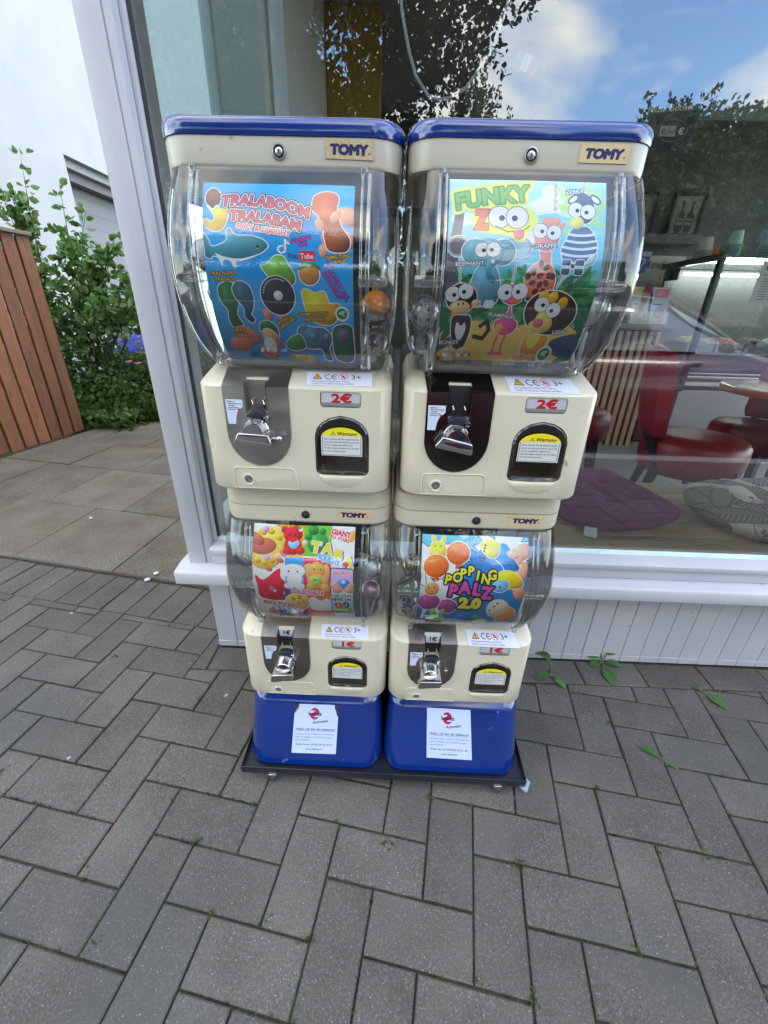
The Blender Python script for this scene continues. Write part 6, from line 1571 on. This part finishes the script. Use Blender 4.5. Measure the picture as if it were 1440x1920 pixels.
ped('blue pedestal with torn white sticker', -.0065, 'pedestal_a', [(-.0537, -.0197, .1737), (.0508, -.0192, .1752), (.0457, -.0631, .0534), (-.0626, -.0638, .0515)])
ped('blue pedestal with clean rounded white sticker', .3255, 'pedestal_b', [(.261, -.0175, .1798), (.3638, -.0179, .1786), (.3756, -.0623, .0556), (.2663, -.0619, .0568)])
tr = thing('wheeled_tray', 'dark wheeled metal tray under the blue pedestals', 'dolly', matrix=M4 @ Matrix.Translation((.16, .08, .004)))
traym = mat('tray_black', (.012, .014, .022), (.018, .02, .03), rough=.3, scale=12, c3=(.10, .10, .11), s3=70, lo3=.70, hi3=.75)
TX0, TX1, TY0, TY1 = -.1825 - .16, .506 - .16, -.0905 - .08, .255 - .08
MB().box((TX0 + .0021, TY0 + .0021, .005), (TX1 - .0021, TY1 - .0021, .0080)).obj('tray_floor', traym, tr)
MB().box((TX0, TY0, 0), (TX1, TY0 + .002, .0245)).obj('tray_lip', traym, tr, bevel=.0008); MB().box((TX0, TY1 - .002, 0), (TX1, TY1, .0245)).obj('tray_lip', traym, tr, bevel=.0008)
for xa in (TX0, TX1 - .002):
    MB().box((xa, TY0 + .0021, 0), (xa + .002, TY1 - .0021, .0245)).obj('tray_lip', traym, tr, bevel=.0008)
rub = mat('castor_rubber', (.045, .045, .045), rough=.6)
for x, y, zg in ((TX0 + .075, TY0 + .010, -.0307), (TX1 - .065, TY0 + .010, -.0312), (TX0 + .06, TY1 - .04, -.0445), (TX1 - .06, TY1 - .04, -.0445)):
    cz = zg + .0155; cas = MB().box((x - .012, y - .010, cz + .002), (x - .009, y + .010, -.0003)).box((x + .009, y - .010, cz + .002), (x + .012, y + .010, -.0003)).box((x - .0089, y - .012, -.003), (x + .0089, y + .012, -.0004)).obj('castor', chrome, tr, bevel=.001)
    MB().lathe([(.0001, -.0075), (.012, -.0075), (.0150, -.0055), (.0150, .0055), (.012, .0075), (.0001, .0075)], 24, Matrix.Translation((x, y, cz)) @ Matrix.Rotation(R(90), 4, 'Y')).obj('wheel', rub, cas, smooth=True)
bp_ = MB().box((-.010, -.018, -.003), (.010, .012, .004)); bp_.v = [tuple(Matrix.Translation((TX1 + .004, TY0 + .012, -.006)) @ Matrix.Rotation(R(-32), 4, 'Z') @ Matrix.Rotation(R(28), 4, 'Y') @ Vector(p)) for p in bp_.v]
bp_.obj('brake_pedal', mat('pedal_grey', (.22, .27, .32), rough=.5), tr, bevel=.001)
# ================================================================== outdoors to the left and across the street
def leaf_mesh(name, P, N, L, W, fold=.25, curl=.15, parent=None, m_=None, kind=None, rs=None):
    """P base points, N directions, L lengths: six-sided folded leaves as one mesh"""
    rs = rs or np.random.default_rng(1); n = len(P)
    N = N / (np.linalg.norm(N, axis=1, keepdims=True) + 1e-9)
    A = rs.normal(size=(n, 3)); B = np.cross(N, A); B /= np.linalg.norm(B, axis=1, keepdims=True) + 1e-9; C = np.cross(N, B)
    L = L[:, None]; W = W[:, None]
    mid = P + N * L * .5 + C * L * curl * .5
    pts = np.stack([P, P + N * L * .28 + B * W * .42 + C * W * fold, P + N * L * .62 + B * W * .45 + C * (W * fold + L * curl * .4), P + N * L + C * L * curl, P + N * L * .62 - B * W * .45 + C * (W * fold + L * curl * .4), P + N * L * .28 - B * W * .42 + C * W * fold], 1)
    v = pts.reshape(-1, 3); base = (np.arange(n) * 6)[:, None]
    f = np.concatenate([np.concatenate([base + 0, base + 1, base + 2, base + 3], 1), np.concatenate([base + 0, base + 3, base + 4, base + 5], 1)])
    me = bpy.data.meshes.new(name); me.vertices.add(len(v)); me.vertices.foreach_set('co', v.ravel().astype(np.float32))
    nf = len(f); me.loops.add(nf * 4); me.loops.foreach_set('vertex_index', f.ravel().astype(np.int32)); me.polygons.add(nf)
    me.polygons.foreach_set('loop_start', (np.arange(nf) * 4).astype(np.int32)); me.polygons.foreach_set('loop_total', np.full(nf, 4, np.int32))
    me.update(calc_edges=True); me.validate()
    return add_obj(name, me, m_, parent, None, kind)
def leafm(name, a, b, rough=.5, sc=9):
    return mat(name, a, b, rough=rough, scale=sc, lo=.3, hi=.7, trans=.35, spec=.4)
rose_m = leafm('rose_leaf', (.075, .155, .035), (.16, .27, .075), .42)
under_m = leafm('ground_leaf', (.055, .12, .025), (.12, .21, .05))
grass_m = leafm('grass_blade', (.07, .13, .025), (.14, .19, .05))
tree_m = leafm('beech_leaf', (.016, .022, .012), (.03, .036, .018), .5)
olive_m = leafm('olive_green_leaf', (.085, .098, .052), (.13, .142, .082), .5)
bark = mat('bark', (.10, .075, .05), (.06, .045, .03), rough=.9, scale=12, bump=.5, bscale=40)

# fence
fb_m = mat('fence_board_wood', (.31, .118, .050), (.20, .083, .040), rough=.65, scale=3.2, stretch=(6, 6, .7), lo=.3, hi=.7, var=.22, bump=.2, bscale=50, c3=(.085, .04, .022), s3=11, lo3=.63, hi3=.70, detail=9)
ft_m = mat('fence_cap_wood', (.20, .14, .085), (.15, .1, .06), rough=.7, scale=5)
a_, b_ = Vector((-2.841, 3.666, 0)), Vector((-2.924, 2.957, 0)); fd = (b_ - a_).normalized(); fn_ = Vector((-fd.y, fd.x, 0))
fn_ = fn_ if fn_.x < 0 else -fn_
fe = thing('board_fence', 'reddish brown wooden fence of upright boards beside the path', 'fence', a_)
fm = Matrix(((fd.x, fn_.x, 0), (fd.y, fn_.y, 0), (0, 0, 1))).to_4x4()
fr_ = random.Random(8)
for k in range(20):
    w = .1185; x0 = k * .1195; g_ = MB()
    g_.box((x0, 0 + fr_.uniform(-.003, .003), .012 + fr_.uniform(0, .012)), (x0 + w - .016, .022, 1.515 + fr_.uniform(-.004, .004)), fm); g_.obj('board', fb_m, fe, bevel=.003, seg=1)
    MB().box((x0 + w - .02, .026, .03), (x0 + w + .02, .04, 1.51), fm).obj('back_board', fb_m, fe)
for z in (.3, .78, 1.3):
    MB().box((0, .0402, z), (2.4, .075, z + .07), fm).obj('rail', ft_m, fe)
MB().box((-.02, -.02, 1.5205), (2.42, .065, 1.547), fm).obj('cap', ft_m, fe, bevel=.003)
MB().box((.02, .0755, 0), (.09, .145, 1.5), fm).obj('post', ft_m, fe)

# white rendered house
wh = thing('white_house', 'tall white rendered house wall with grey garage opening beyond the garden', 'house', (-4.6, 8, 0))
hm = mat('white_render', (.37, .375, .36), (.335, .345, .33), rough=.9, scale=2.2, bump=.15, bscale=80)
gm = mat('garage_grey', (.20, .205, .205), (.18, .185, .185), rough=.7, scale=40, stretch=(1, 1, 12), bump=.2, bscale=20)
hm_obj = lambda mb, nm, m_: (setattr(mb, 'v', [tuple(Vector(p) - Vector((-4.6, 8, 0))) for p in mb.v]), mb.obj(nm, m_, wh))[1]
hm_obj(MB().box((-9, 3.8, 0), (-4.6, 7.0, 14)).box((-9, 7.0002, 2.9), (-4.6, 9.999, 14)).box((-9, 10, 0), (-4.6, 34, 14)), 'wall', hm)
hm_obj(MB().box((-9, 7.001, .0), (-5.0, 9.999, 2.899)), 'garage_wall', gm)
hm_obj(MB().box((-4.97, 7.002, 2.80), (-4.70, 9.998, 2.8985)), 'lintel', mat('lintel_grey', (.33, .33, .315), rough=.7))
hm_obj(MB().box((-4.96, 7.002, 2.68), (-4.80, 9.998, 2.7995)), 'shade_band', mat('shade_band_dark', (.12, .12, .12), rough=.6))  # dark bar whose colour stands in for the shade under the lintel
for k in range(14):
    hm_obj(MB().box((-4.9985, 7.05, .1 + k * .19), (-4.994, 9.95, .1 + k * .19 + .187)), 'garage_slat', gm)

# shrub: stems and leaves
rs = np.random.default_rng(21)
sb = thing('rose_shrub', 'tall leafy rose shrub growing over the end of the fence', 'shrub', (-3.25, 4.35, 0))
stems = [((-3.22, 4.3), (-3.02, 4.4, 1.62)), ((-3.26, 4.35), (-3.45, 4.4, 1.95)), ((-3.2, 4.32), (-2.62, 4.3, 1.55)), ((-3.24, 4.38), (-2.8, 4.25, 1.5)), ((-3.3, 4.3), (-3.9, 4.5, 1.6)), ((-3.2, 4.4), (-2.3, 4.5, 1.4)), ((-3.18, 4.35), (-2.42, 4.2, 1.1)), ((-3.25, 4.3), (-3.2, 4.05, 1.3)), ((-3.2, 4.35), (-2.7, 4.05, 1.05)), ((-3.2, 4.3), (-2.2, 4.4, 1.6))]
PB, NB, LB_ = [], [], []
for q, ((bx_, by_), tip) in enumerate(stems):
    b0 = np.array([bx_, by_, 0.0]); t1 = np.array(tip); m1 = b0 * .45 + t1 * .55 + np.array([0, 0, .18]) + rs.normal(0, .05, 3)
    pts = [(1 - s) ** 2 * b0 + 2 * s * (1 - s) * m1 + s * s * t1 for s in np.linspace(0, 1, 12)]
    MB().tube([tuple(Vector(p) - Vector((-3.25, 4.35, 0))) for p in pts], [.016 * (1 - .8 * i / 11) for i in range(12)], 6).obj('stem', bark, sb, smooth=True)
    for k in range(21):
        s = rs.uniform(.34, 1); p = (1 - s) ** 2 * b0 + 2 * s * (1 - s) * m1 + s * s * t1
        d = rs.normal(size=3); d[2] = d[2] * .5 + .25; d /= np.linalg.norm(d); ln = rs.uniform(.12, .42) * (1.15 - .6 * s)
        for e in range(9):
            o_ = p + d * ln * (e + 1) / 9 + rs.normal(0, .02, 3); nn = d + rs.normal(0, .9, 3); nn[2] -= .15
            for _ in range(2): PB.append(o_); NB.append(nn + rs.normal(0, .5, 3)); LB_.append(rs.uniform(.045, .085))
    for e in range(14):
        s = 1 - e * .03; p = (1 - s) ** 2 * b0 + 2 * s * (1 - s) * m1 + s * s * t1
        PB.append(p); NB.append(rs.normal(0, 1, 3)); LB_.append(rs.uniform(.05, .09))
for bx2, by2, h2, lx in ((-3.3, 4.32, 2.2, .06), (-3.02, 4.36, 2.0, .02), (-2.9, 4.3, 1.8, .12), (-2.35, 4.3, 1.78, .05), (-3.5, 4.4, 2.05, -.1)):   # airy shoots
    pts = [np.array([bx2 + lx * s * s, by2 + .05 * s, 1.3 + (h2 - 1.3) * s]) for s in np.linspace(0, 1, 9)]
    MB().tube([tuple(Vector(p) - Vector((-3.25, 4.35, 0))) for p in pts], [.006 * (1 - .8 * i / 8) for i in range(9)], 5).obj('stem', bark, sb, smooth=True)
    for p in pts[1:]:
        for e in range(4):
            d = rs.normal(0, 1, 3); d[2] = abs(d[2]) * .3; PB.append(p + d * .015); NB.append(d); LB_.append(rs.uniform(.05, .085))
for k in range(420):   # dark heart of the shrub
    p = np.array([rs.normal(-2.9, .32), rs.normal(4.4, .2), rs.uniform(.8, 1.25)]); 
    PB.append(p); NB.append(rs.normal(0, 1, 3)); LB_.append(rs.uniform(.05, .09))
PB, NB, LB_ = np.array(PB), np.array(NB), np.array(LB_)
ok = (PB[:, 2] > .80 + .1 * rs.random(len(PB))) | (PB[:, 0] < -2.95)
PB, NB, LB_ = PB[ok] - np.array([-3.25, 4.35, 0]), NB[ok], LB_[ok]
leaf_mesh('leaves', PB, NB, LB_, LB_ * .72, parent=sb, m_=rose_m, rs=rs)
pk = mat('rose_pink', (.48, .16, .17), (.60, .28, .28), rough=.7, scale=60)
for p in ((-2.62, 4.2, .78), (-2.5, 4.22, .74), (-2.5, 4.16, .55), (-2.6, 4.18, .56)):
    mb = MB()
    for k in range(9):
        a = k * 2.4; r_ = .006 + .002 * k; mb.ball((p[0] + 3.25 + r_ * math.cos(a), p[1] - 4.35 + r_ * math.sin(a), p[2] + .002 * k), .011, 6, 4, sq=(1, 1, .7))
    mb.obj('bloom', pk, sb, smooth=True)
# undergrowth at the end of the path
n = 10500; rs = np.random.default_rng(5)
x = rs.uniform(-3.6, -1.5, n); front = 4.02 + (x + 2.7) * .55; y = front + np.abs(rs.normal(0, .45, n)); h = np.clip(.14 + (y - front) * 1.5, 0, .86 - .24 * (x > -2.8)) * rs.uniform(.05, 1.0, n) ** .6
x2 = rs.uniform(-2.95, -2.45, 700); y2 = rs.uniform(3.72, 4.15, 700); 
P = np.stack([x, y, h], 1); P = np.concatenate([P, np.stack([x2, y2, rs.uniform(0, .14, 700)], 1)])
N = rs.normal(0, 1, (len(P), 3)); N[:, 2] = np.abs(N[:, 2]) * .6 + .1; L = rs.uniform(.03, .065, len(P))
leaf_mesh('undergrowth', P, N, L, L * .8, m_=under_m, kind='stuff', rs=rs)
n = 900; xb = rs.uniform(-3.3, -2.0, n); yb = 3.95 + (xb + 2.7) * .5 + np.abs(rs.normal(0, .18, n)); P = np.stack([xb, yb, np.zeros(n)], 1)
N = rs.normal(0, .42, (n, 3)); N[:, 2] = 1; N[:, 1] -= .25; L = rs.uniform(.08, .28, n)
leaf_mesh('grass', P, N, L, np.full(n, .009), m_=grass_m, kind='stuff', rs=rs, curl=.45)

# parked cars
def car(label, loc, rz, col_, col2, grp):
    t = thing('parked_car', label, 'car', loc, (0, 0, rz), grp)
    pm = mat('car_paint_' + label.split()[0], col_, col2, rough=.25 if grp[-1] == 's' and col_[2] < .1 else .5, scale=2, coat=.8 if col_[2] < .1 else .15)
    gl = mat('car_glass', (.10, .12, .16), rough=.05, spec=1.0, coat=1.0); bk = mat('car_black', (.012, .012, .012), rough=.5)
    # stations along x: (x, half width, sill z, belt z)
    st = [(-2.02, .62, .36, .78), (-1.95, .74, .28, .88), (-1.5, .83, .22, .94), (-.7, .85, .20, .95), (.3, .85, .20, .95), (.85, .84, .20, .97), (1.3, .82, .22, .90), (1.75, .76, .26, .78), (1.98, .64, .32, .66), (2.05, .5, .38, .56)]
    rings = []
    for x_, w, z0, z1 in st:
        ring = [(x_, -w * .9, z0), (x_, -w * .99, z0 + (z1 - z0) * .3), (x_, -w, z0 + (z1 - z0) * .62), (x_, -w * .95, z0 + (z1 - z0) * .86), (x_, -w * .82, z1), (x_, -w * .3, z1 + .025), (x_, w * .3, z1 + .025), (x_, w * .82, z1), (x_, w * .95, z0 + (z1 - z0) * .86), (x_, w, z0 + (z1 - z0) * .62), (x_, w * .99, z0 + (z1 - z0) * .3), (x_, w * .9, z0)]
        rings.append(ring)
    MB().loft(rings).obj('body', pm, t, smooth=True, angle=50)
    cab = [(-1.62, .60, .95, .96), (-1.2, .64, .94, 1.30), (-.7, .66, .95, 1.42), (-.2, .66, .95, 1.44), (.1, .64, .95, 1.41), (.45, .62, .95, 1.26), (.98, .60, .95, .965)]
    rings = [[(x_, -w * 1.16, z0), (x_, -w * 1.1, z0 + (z1 - z0) * .5), (x_, -w * .96, z0 + (z1 - z0) * .9), (x_, -w * .6, z1), (x_, w * .6, z1), (x_, w * .96, z0 + (z1 - z0) * .9), (x_, w * 1.1, z0 + (z1 - z0) * .5), (x_, w * 1.16, z0)] for x_, w, z0, z1 in cab]
    MB().loft(rings).obj('cabin_glass', gl, t, smooth=True, angle=60)
    rf = [[(x_, -w * .99, z1 - .055), (x_, -w * .62, z1 + .012), (x_, w * .62, z1 + .012), (x_, w * .99, z1 - .055)] for x_, w, z0, z1 in cab[1:5]]
    MB().loft(rf).obj('roof', pm, t, smooth=True, angle=60)
    for sy in (-1, 1):
        MB().tube([(.98, sy * .67, .96), (.5, sy * .63, 1.23), (.12, sy * .6, 1.40)], .022, 6).obj('pillar', pm, t, smooth=True)
        MB().tube([(-.35, sy * .765, .95), (-.38, sy * .66, 1.38)], .03, 6).obj('pillar', pm, t, smooth=True)
        MB().tube([(-1.62, sy * .66, .96), (-1.2, sy * .63, 1.29), (-.8, sy * .62, 1.39)], .035, 6).obj('pillar', pm, t, smooth=True)
        MB().ball((.62, sy * .93, 1.0), .07, sq=(.8, 1.1, .8)).obj('mirror', pm, t, smooth=True)
        MB().ball((1.86, sy * .52, .68), .10, sq=(1, 1.2, .6)).obj('headlight', mat('lamp_clear', (.6, .62, .65), rough=.1), t, smooth=True)
        for x_ in (-1.25, 1.3):
            w_ = MB().lathe([(.0005, -.09), (.2, -.09), (.30, -.085), (.315, -.05), (.315, .08), (.30, .09), (.0005, .09)], 28, Matrix.Translation((x_, sy * .76, .315)) @ Matrix.Rotation(R(90), 4, 'X')).obj('wheel', bk, t, smooth=True)
            MB().lathe([(.0005, 0), (.19, 0), (.2, .01), (.19, .02), (.0005, .03)], 20, Matrix.Translation((x_, sy * .83, .315)) @ Matrix.Rotation(R(90 * sy), 4, 'X')).obj('rim', steel, w_, smooth=True)
    for sy in (-.45, .1):
        MB().tube([(1.0, sy, .975), (.72, sy + .42, 1.12)], .008, 5).obj('wiper', bk, t)
    MB().box((2.03, -.4, .40), (2.065, .4, .54)).obj('grille', bk, t)
    return t
car('blue parked car half hidden behind the shrub', (-2.38, 7.12, -.10), R(215), (.006, .025, .30), (.005, .02, .25), 'parked cars')
car('magenta parked car mirrored in the shop window', (2.15, -2.62, -.13), R(0), (.11, .012, .040), (.09, .010, .034), 'parked cars')

# trees and wood across the street (seen in the glass)
def tree(name, label, base, trunk_h, blobs, n, ls, m_, seed, lean=(0, 0)):
    t = thing(name, label, 'tree', base); rs_ = np.random.default_rng(seed)
    tops = [np.array(b[:3]) for b in blobs]
    top = np.array([lean[0], lean[1], trunk_h])
    MB().tube([(0, 0, -.2), (lean[0] * .3, lean[1] * .3, trunk_h * .4), tuple(top)], [.32, .25, .18], 10).obj('trunk', bark, t, smooth=True)
    mb = MB()
    for b in tops:
        mid = top * .5 + b * .5 + rs_.normal(0, .25, 3); mb.tube([tuple(top - np.array([0, 0, .5])), tuple(mid), tuple(b)], [.13, .07, .02], 6)
    mb.obj('limbs', bark, t, smooth=True)['kind'] = 'stuff'
    P, N = [], []
    vol = np.array([b[3] * b[4] * b[5] for b in blobs]) ** .8; cnt = (vol / vol.sum() * n).astype(int)
    for b, k in zip(blobs, cnt):
        # twigs: small clusters through the ellipsoid, denser toward its shell
        nc = max(6, k // 22); d = rs_.normal(size=(nc, 3)); d /= np.linalg.norm(d, axis=1, keepdims=True); r_ = rs_.uniform(.25, 1.0, (nc, 1)) ** .5 * rs_.uniform(.75, 1.12, (nc, 1))
        c0 = np.array(b[:3]) + d * r_ * np.array(b[3:6]); dr = d + rs_.normal(0, .5, (nc, 3)); dr[:, 2] -= .3; dr /= np.linalg.norm(dr, axis=1, keepdims=True)
        for q in range(22):
            s_ = rs_.uniform(0, 1, (nc, 1)); P.append(c0 + dr * s_ * .55 + rs_.normal(0, .06, (nc, 3))); N.append(dr * .5 + rs_.normal(0, .7, (nc, 3)))
    P = np.concatenate(P); N = np.concatenate(N); L = rs_.uniform(.7, 1.3, len(P)) * ls
    leaf_mesh('crown', P, N, L, L * .62, parent=t, m_=m_, rs=rs_)
    return t
tree('beech_tree', 'big dark leaved tree across the street, mirrored in the window', (-1.6, -9.6, -.15), 3.6,
     [(-2.6, .6, 6.0, 2.4, 2.0, 2.0), (-4.2, .9, 6.6, 2.2, 1.6, 1.6), (-3.4, 1.2, 5.0, 1.8, 1.2, 1.2), (-1.6, 1.2, 5.6, 1.8, 1.2, 1.5), (0, .4, 6.2, 2.2, 2.0, 2.1), (2.0, .5, 6.6, 1.5, 1.4, 1.3), (.6, .2, 4.6, 1.6, 1.4, 1.0), (-2.2, .2, 4.3, 2.2, 1.5, 1.1), (-4.6, .4, 5.2, 2.0, 1.6, 1.9), (3.4, 1.0, 7.5, 1.5, .9, .8), (-1, 0, 8.2, 3.0, 2.2, 1.4)], 84000, .115, tree_m, 3)
tree('conifer_tree', 'olive green tree behind the big dark tree in the mirrored view', (2.6, -15.5, -.15), 3.0,
     [(-.6, 0, 6.2, 1.3, 1.2, 1.5), (.2, 0, 5.4, 1.5, 1.4, 1.5), (.8, .2, 5.0, 1.2, 1.0, 1.0), (-1.2, 0, 5.0, 1.6, 1.3, 1.6), (-.4, 0, 7.4, .7, .7, .9), (0, 0, 3.4, 2.0, 1.6, 1.4)], 16000, .12, olive_m, 4)
for i, (bx_, by_, h_, lab_) in enumerate(((8.6, -15.0, 7.4, 'broad olive tree at the near end of the mirrored tree line'), (12.2, -15.5, 7.9, 'taller olive tree second along the mirrored tree line'), (16.5, -16, 8.6, 'far olive tree at the edge of the mirrored tree line'))):
    tree('bank_tree', lab_, (bx_, by_, -.15), 3.0, [(0, 0, h_ - 1.9, 1.7, 1.5, 1.6), (-1.5, .2, h_ - 2.9, 1.4, 1.2, 1.4), (1.5, 0, h_ - 2.4, 1.6, 1.4, 1.5), (.3, .4, h_ - 3.6, 2.4, 1.6, 1.6), (-1.2, .5, h_ - 4.4, 1.9, 1.3, 1.3), (1.6, .5, h_ - 4.4, 1.9, 1.3, 1.3), (-.8, .3, h_ - 1.7, 1.2, 1.0, 1.1), (.9, .2, h_ - 1.5, 1.2, 1.0, 1.0)], 62000, .15, olive_m, 10 + i)
rs = np.random.default_rng(9); n = 34000
P = np.stack([rs.uniform(3.8, 26, n), -13.2 - rs.uniform(0, 2.4, n), rs.uniform(0, 1, n) ** .8], 1); P[:, 2] = -.1 + P[:, 2] * (3.0 + 1.1 * np.sin(P[:, 0] * .9) * .4 + np.clip(P[:, 0] - 5, 0, 3) * .5 + rs.normal(0, .25, n))
N = rs.normal(0, 1, (n, 3)); L = rs.uniform(.12, .24, n)
leaf_mesh('hedge_bank', P, N, L, L * .6, m_=olive_m, kind='stuff', rs=rs)
n = 24000
P = np.stack([rs.uniform(-24, 4.2, n), -14.5 - rs.uniform(0, 2.0, n), rs.uniform(0, 1, n) ** .8], 1); P[:, 2] = -.1 + P[:, 2] * (3.6 + .5 * np.sin(P[:, 0] * .7) + rs.normal(0, .25, n))
N = rs.normal(0, 1, (n, 3)); L = rs.uniform(.12, .26, n)
leaf_mesh('hedge_bank', P, N, L, L * .6, m_=tree_m, kind='stuff', rs=rs)
MB().box((-26, -17.5, -.15), (28, -15.2, 2.6)).obj('bank', mat('bank_earth', (.03, .034, .018), (.045, .05, .025), rough=.95, scale=2), kind='structure')

# ------------------------------------------------------------------ weeds, moss and litter in the joints
weed_m = leafm('weed_leaf', (.06, .16, .035), (.10, .23, .06), .4, 30)
def weed(label, x, y, leaves, seed, s=1.0):
    t = thing('weed', label, 'weed', (x, y, -.004)); rs_ = random.Random(seed)
    for az, ln, lift, lw in leaves:
        d = Vector((math.cos(R(az)), math.sin(R(az)), 0)); p0 = Vector((0, 0, 0)); p1 = d * ln * .26 * s + Vector((0, 0, lift * s * .8)); MB().tube([p0, p0 * .5 + p1 * .5 + Vector((0, 0, .005)), p1], [.0026, .0022, .0016], 6).obj('stalk', mat('weed_stalk', (.12, .14, .05), rough=.6), t)
        sd_ = Vector((-d.y, d.x, 0)); vs = []; K = 6
        for k in range(K + 1):
            u = k / K; w = lw * 1.7 * s * (math.sin(math.pi * min(1, u * .96 + .02)) ** .75) * (1 - .25 * u); c_ = p1 + d * ln * .88 * s * u + Vector((0, 0, lift * s * (.35 * u - .7 * u * u)))
            vs += [c_ - sd_ * w + Vector((0, 0, .18 * w)), c_ - Vector((0, 0, .0)), c_ + sd_ * w + Vector((0, 0, .18 * w))]
        fs = [(3 * k + e, 3 * k + e + 1, 3 * k + e + 4, 3 * k + e + 3) for k in range(K) for e in (0, 1)]
        MB().add(vs, fs).obj('leaf', weed_m, t, smooth=True, angle=80)
weed('broad leaved green weed spreading at the foot of the shop boards', .735, 1.052, [(150, .060, .035, .013), (95, .060, .050, .014), (35, .055, .055, .013), (350, .062, .022, .011), (268, .085, .012, .013), (195, .045, .02, .011)], 1, .92)
weed('upright weed with one pale pointed leaf beside the pedestal', .545, .985, [(120, .075, .075, .011), (200, .055, .03, .009), (300, .045, .02, .009), (60, .03, .02, .007)], 2)
weed('single round green leaf lying across a joint by the boards', 1.005, .955, [(300, .085, .012, .014), (140, .03, .015, .006), (80, .028, .016, .006)], 3, .8)
weed('narrow green leaf sprouting right of the tray', .752, .715, [(140, .06, .012, .006), (320, .03, .008, .004)], 4)
weed('pale green seedling on the slab path by the garden', -2.62, 3.86, [(a_, .09, .05, .02) for a_ in (10, 60, 120, 170, 220, 280, 330)], 5, 1.1)
small = [(.223, .587), (.12, .6), (.40, .36), (.30, .47), (.485, .345), (.185, .30), (-.12, .34), (-.13, .25), (-.32, .37), (-.21, .36), (-.40, .48), (-.60, .42), (-.51, .32), (-.8, .55), (.54, .64), (.62, .52), (.72, .51), (.80, .72), (.66, .82), (.60, .86), (.85, .9), (-.30, .57), (-.09, .535), (.02, .5), (.05, .69), (-.95, .62), (-.9, 1.0), (-.55, .85), (.27, .28), (1.0, .62), (.95, .4)]
rs = np.random.default_rng(31); P, N, L = [], [], []
for x, y in small:
    for k in range(rs.integers(4, 12)):
        P.append((x + rs.normal(0, .006), y + rs.normal(0, .005), -.004)); d = rs.normal(0, .8, 3); d[2] = abs(d[2]) * .6 + .5; N.append(d); L.append(rs.uniform(.005, .013))
P, N, L = np.array(P), np.array(N), np.array(L)
leaf_mesh('joint_sprouts', P, N, L, L * .75, m_=leafm('sprout_leaf', (.05, .10, .025), (.09, .15, .04), .5, 60), kind='stuff', rs=rs)
# moss along joint lines, following the paving lattice
P = []
for k in range(9500):
    i, j = int(rs.integers(-14, 13)), int(rs.integers(-4, 7)); v_ = (i - j) % 4
    if v_ == 0: e = ((i, j), (i + 2, j)) if rs.random() < .6 else ((i, j), (i, j + 1))
    elif v_ == 3: e = ((i, j), (i, j + 2)) if rs.random() < .6 else ((i, j), (i + 1, j))
    else: continue
    h_ = math.sin(i * 12.9 + j * 78.2) * 43758.5; h_ -= math.floor(h_)
    if h_ < .45: continue
    s_ = rs.random(); u = e[0][0] + (e[1][0] - e[0][0]) * s_; v = e[0][1] + (e[1][1] - e[0][1]) * s_; x, y = lat(u, v)
    if y > .95: continue
    P.append((x + rs.normal(0, .0012), y + rs.normal(0, .0012), -.0045))
P = np.array(P); N = rs.normal(0, .7, (len(P), 3)); N[:, 2] = np.abs(N[:, 2]) + .3; L = rs.uniform(.003, .0075, len(P))
leaf_mesh('moss', P, N, L, L * .9, m_=leafm('moss_green', (.05, .075, .012), (.085, .10, .02), .8, 40), kind='stuff', rs=rs)
# dry reddish litter along the shop base and the joints
n = 700; x = rs.uniform(-.55, 2.2, n); P = np.stack([x, np.where(rs.random(n) < .5, 1.0635 + rs.normal(0, .002, n), .9635 + rs.normal(0, .003, n)), np.full(n, -.003)], 1)
P2_ = np.stack([rs.uniform(-1.7, -.6, 160), np.zeros(160), np.full(160, .0)], 1); P2_[:, 1] = 1.54 - .172 * (P2_[:, 0] + 1.72) + rs.normal(0, .004, 160)
P3_ = []
while len(P3_) < 420:
    i, j = int(rs.integers(-12, 12)), int(rs.integers(-5, 6)); v_ = (i - j) % 4
    if v_ not in (0, 3): continue
    s_ = rs.random(); e = ((i + 2 * s_, j) if v_ == 0 else (i, j + 2 * s_)); x_, y_ = lat(*e)
    if y_ < .95 and rs.random() < .25 + .75 * (x_ > .3): P3_.append((x_, y_, -.0035))
P = np.concatenate([P, P2_, np.array(P3_)]); N = rs.normal(0, 1, (len(P), 3)); N[:, 2] = np.abs(N[:, 2]) * .2; L = rs.uniform(.004, .013, len(P))
leaf_mesh('leaf_litter', P, N, L, L * .35, m_=mat('dry_litter', (.20, .075, .035), (.12, .06, .03), rough=.9, scale=60), kind='stuff', rs=rs)
for (x, y, z, s_, lab_) in ((-1.0, 1.46, .011, .010, 'white pebble on the slab next to the sill corner'), (-1.02, 1.42, .004, .011, 'flat white stone chip in the gap between slab and pavers'), (-1.62, 1.95, .011, .008, 'small white pebble on the slab path')):
    mb = MB().ball((0, 0, s_ * .45), s_, 9, 6, sq=(1.2, .9, .5)); mb.v = [tuple(Vector(p) * (1 + .15 * math.sin(p[0] * 900 + p[1] * 700))) for p in mb.v]
    o = mb.obj('pebble', mat('pebble_white', (.7, .7, .67), rough=.8), smooth=True, loc=(x, y, z)); tag(o, lab_, 'pebble')
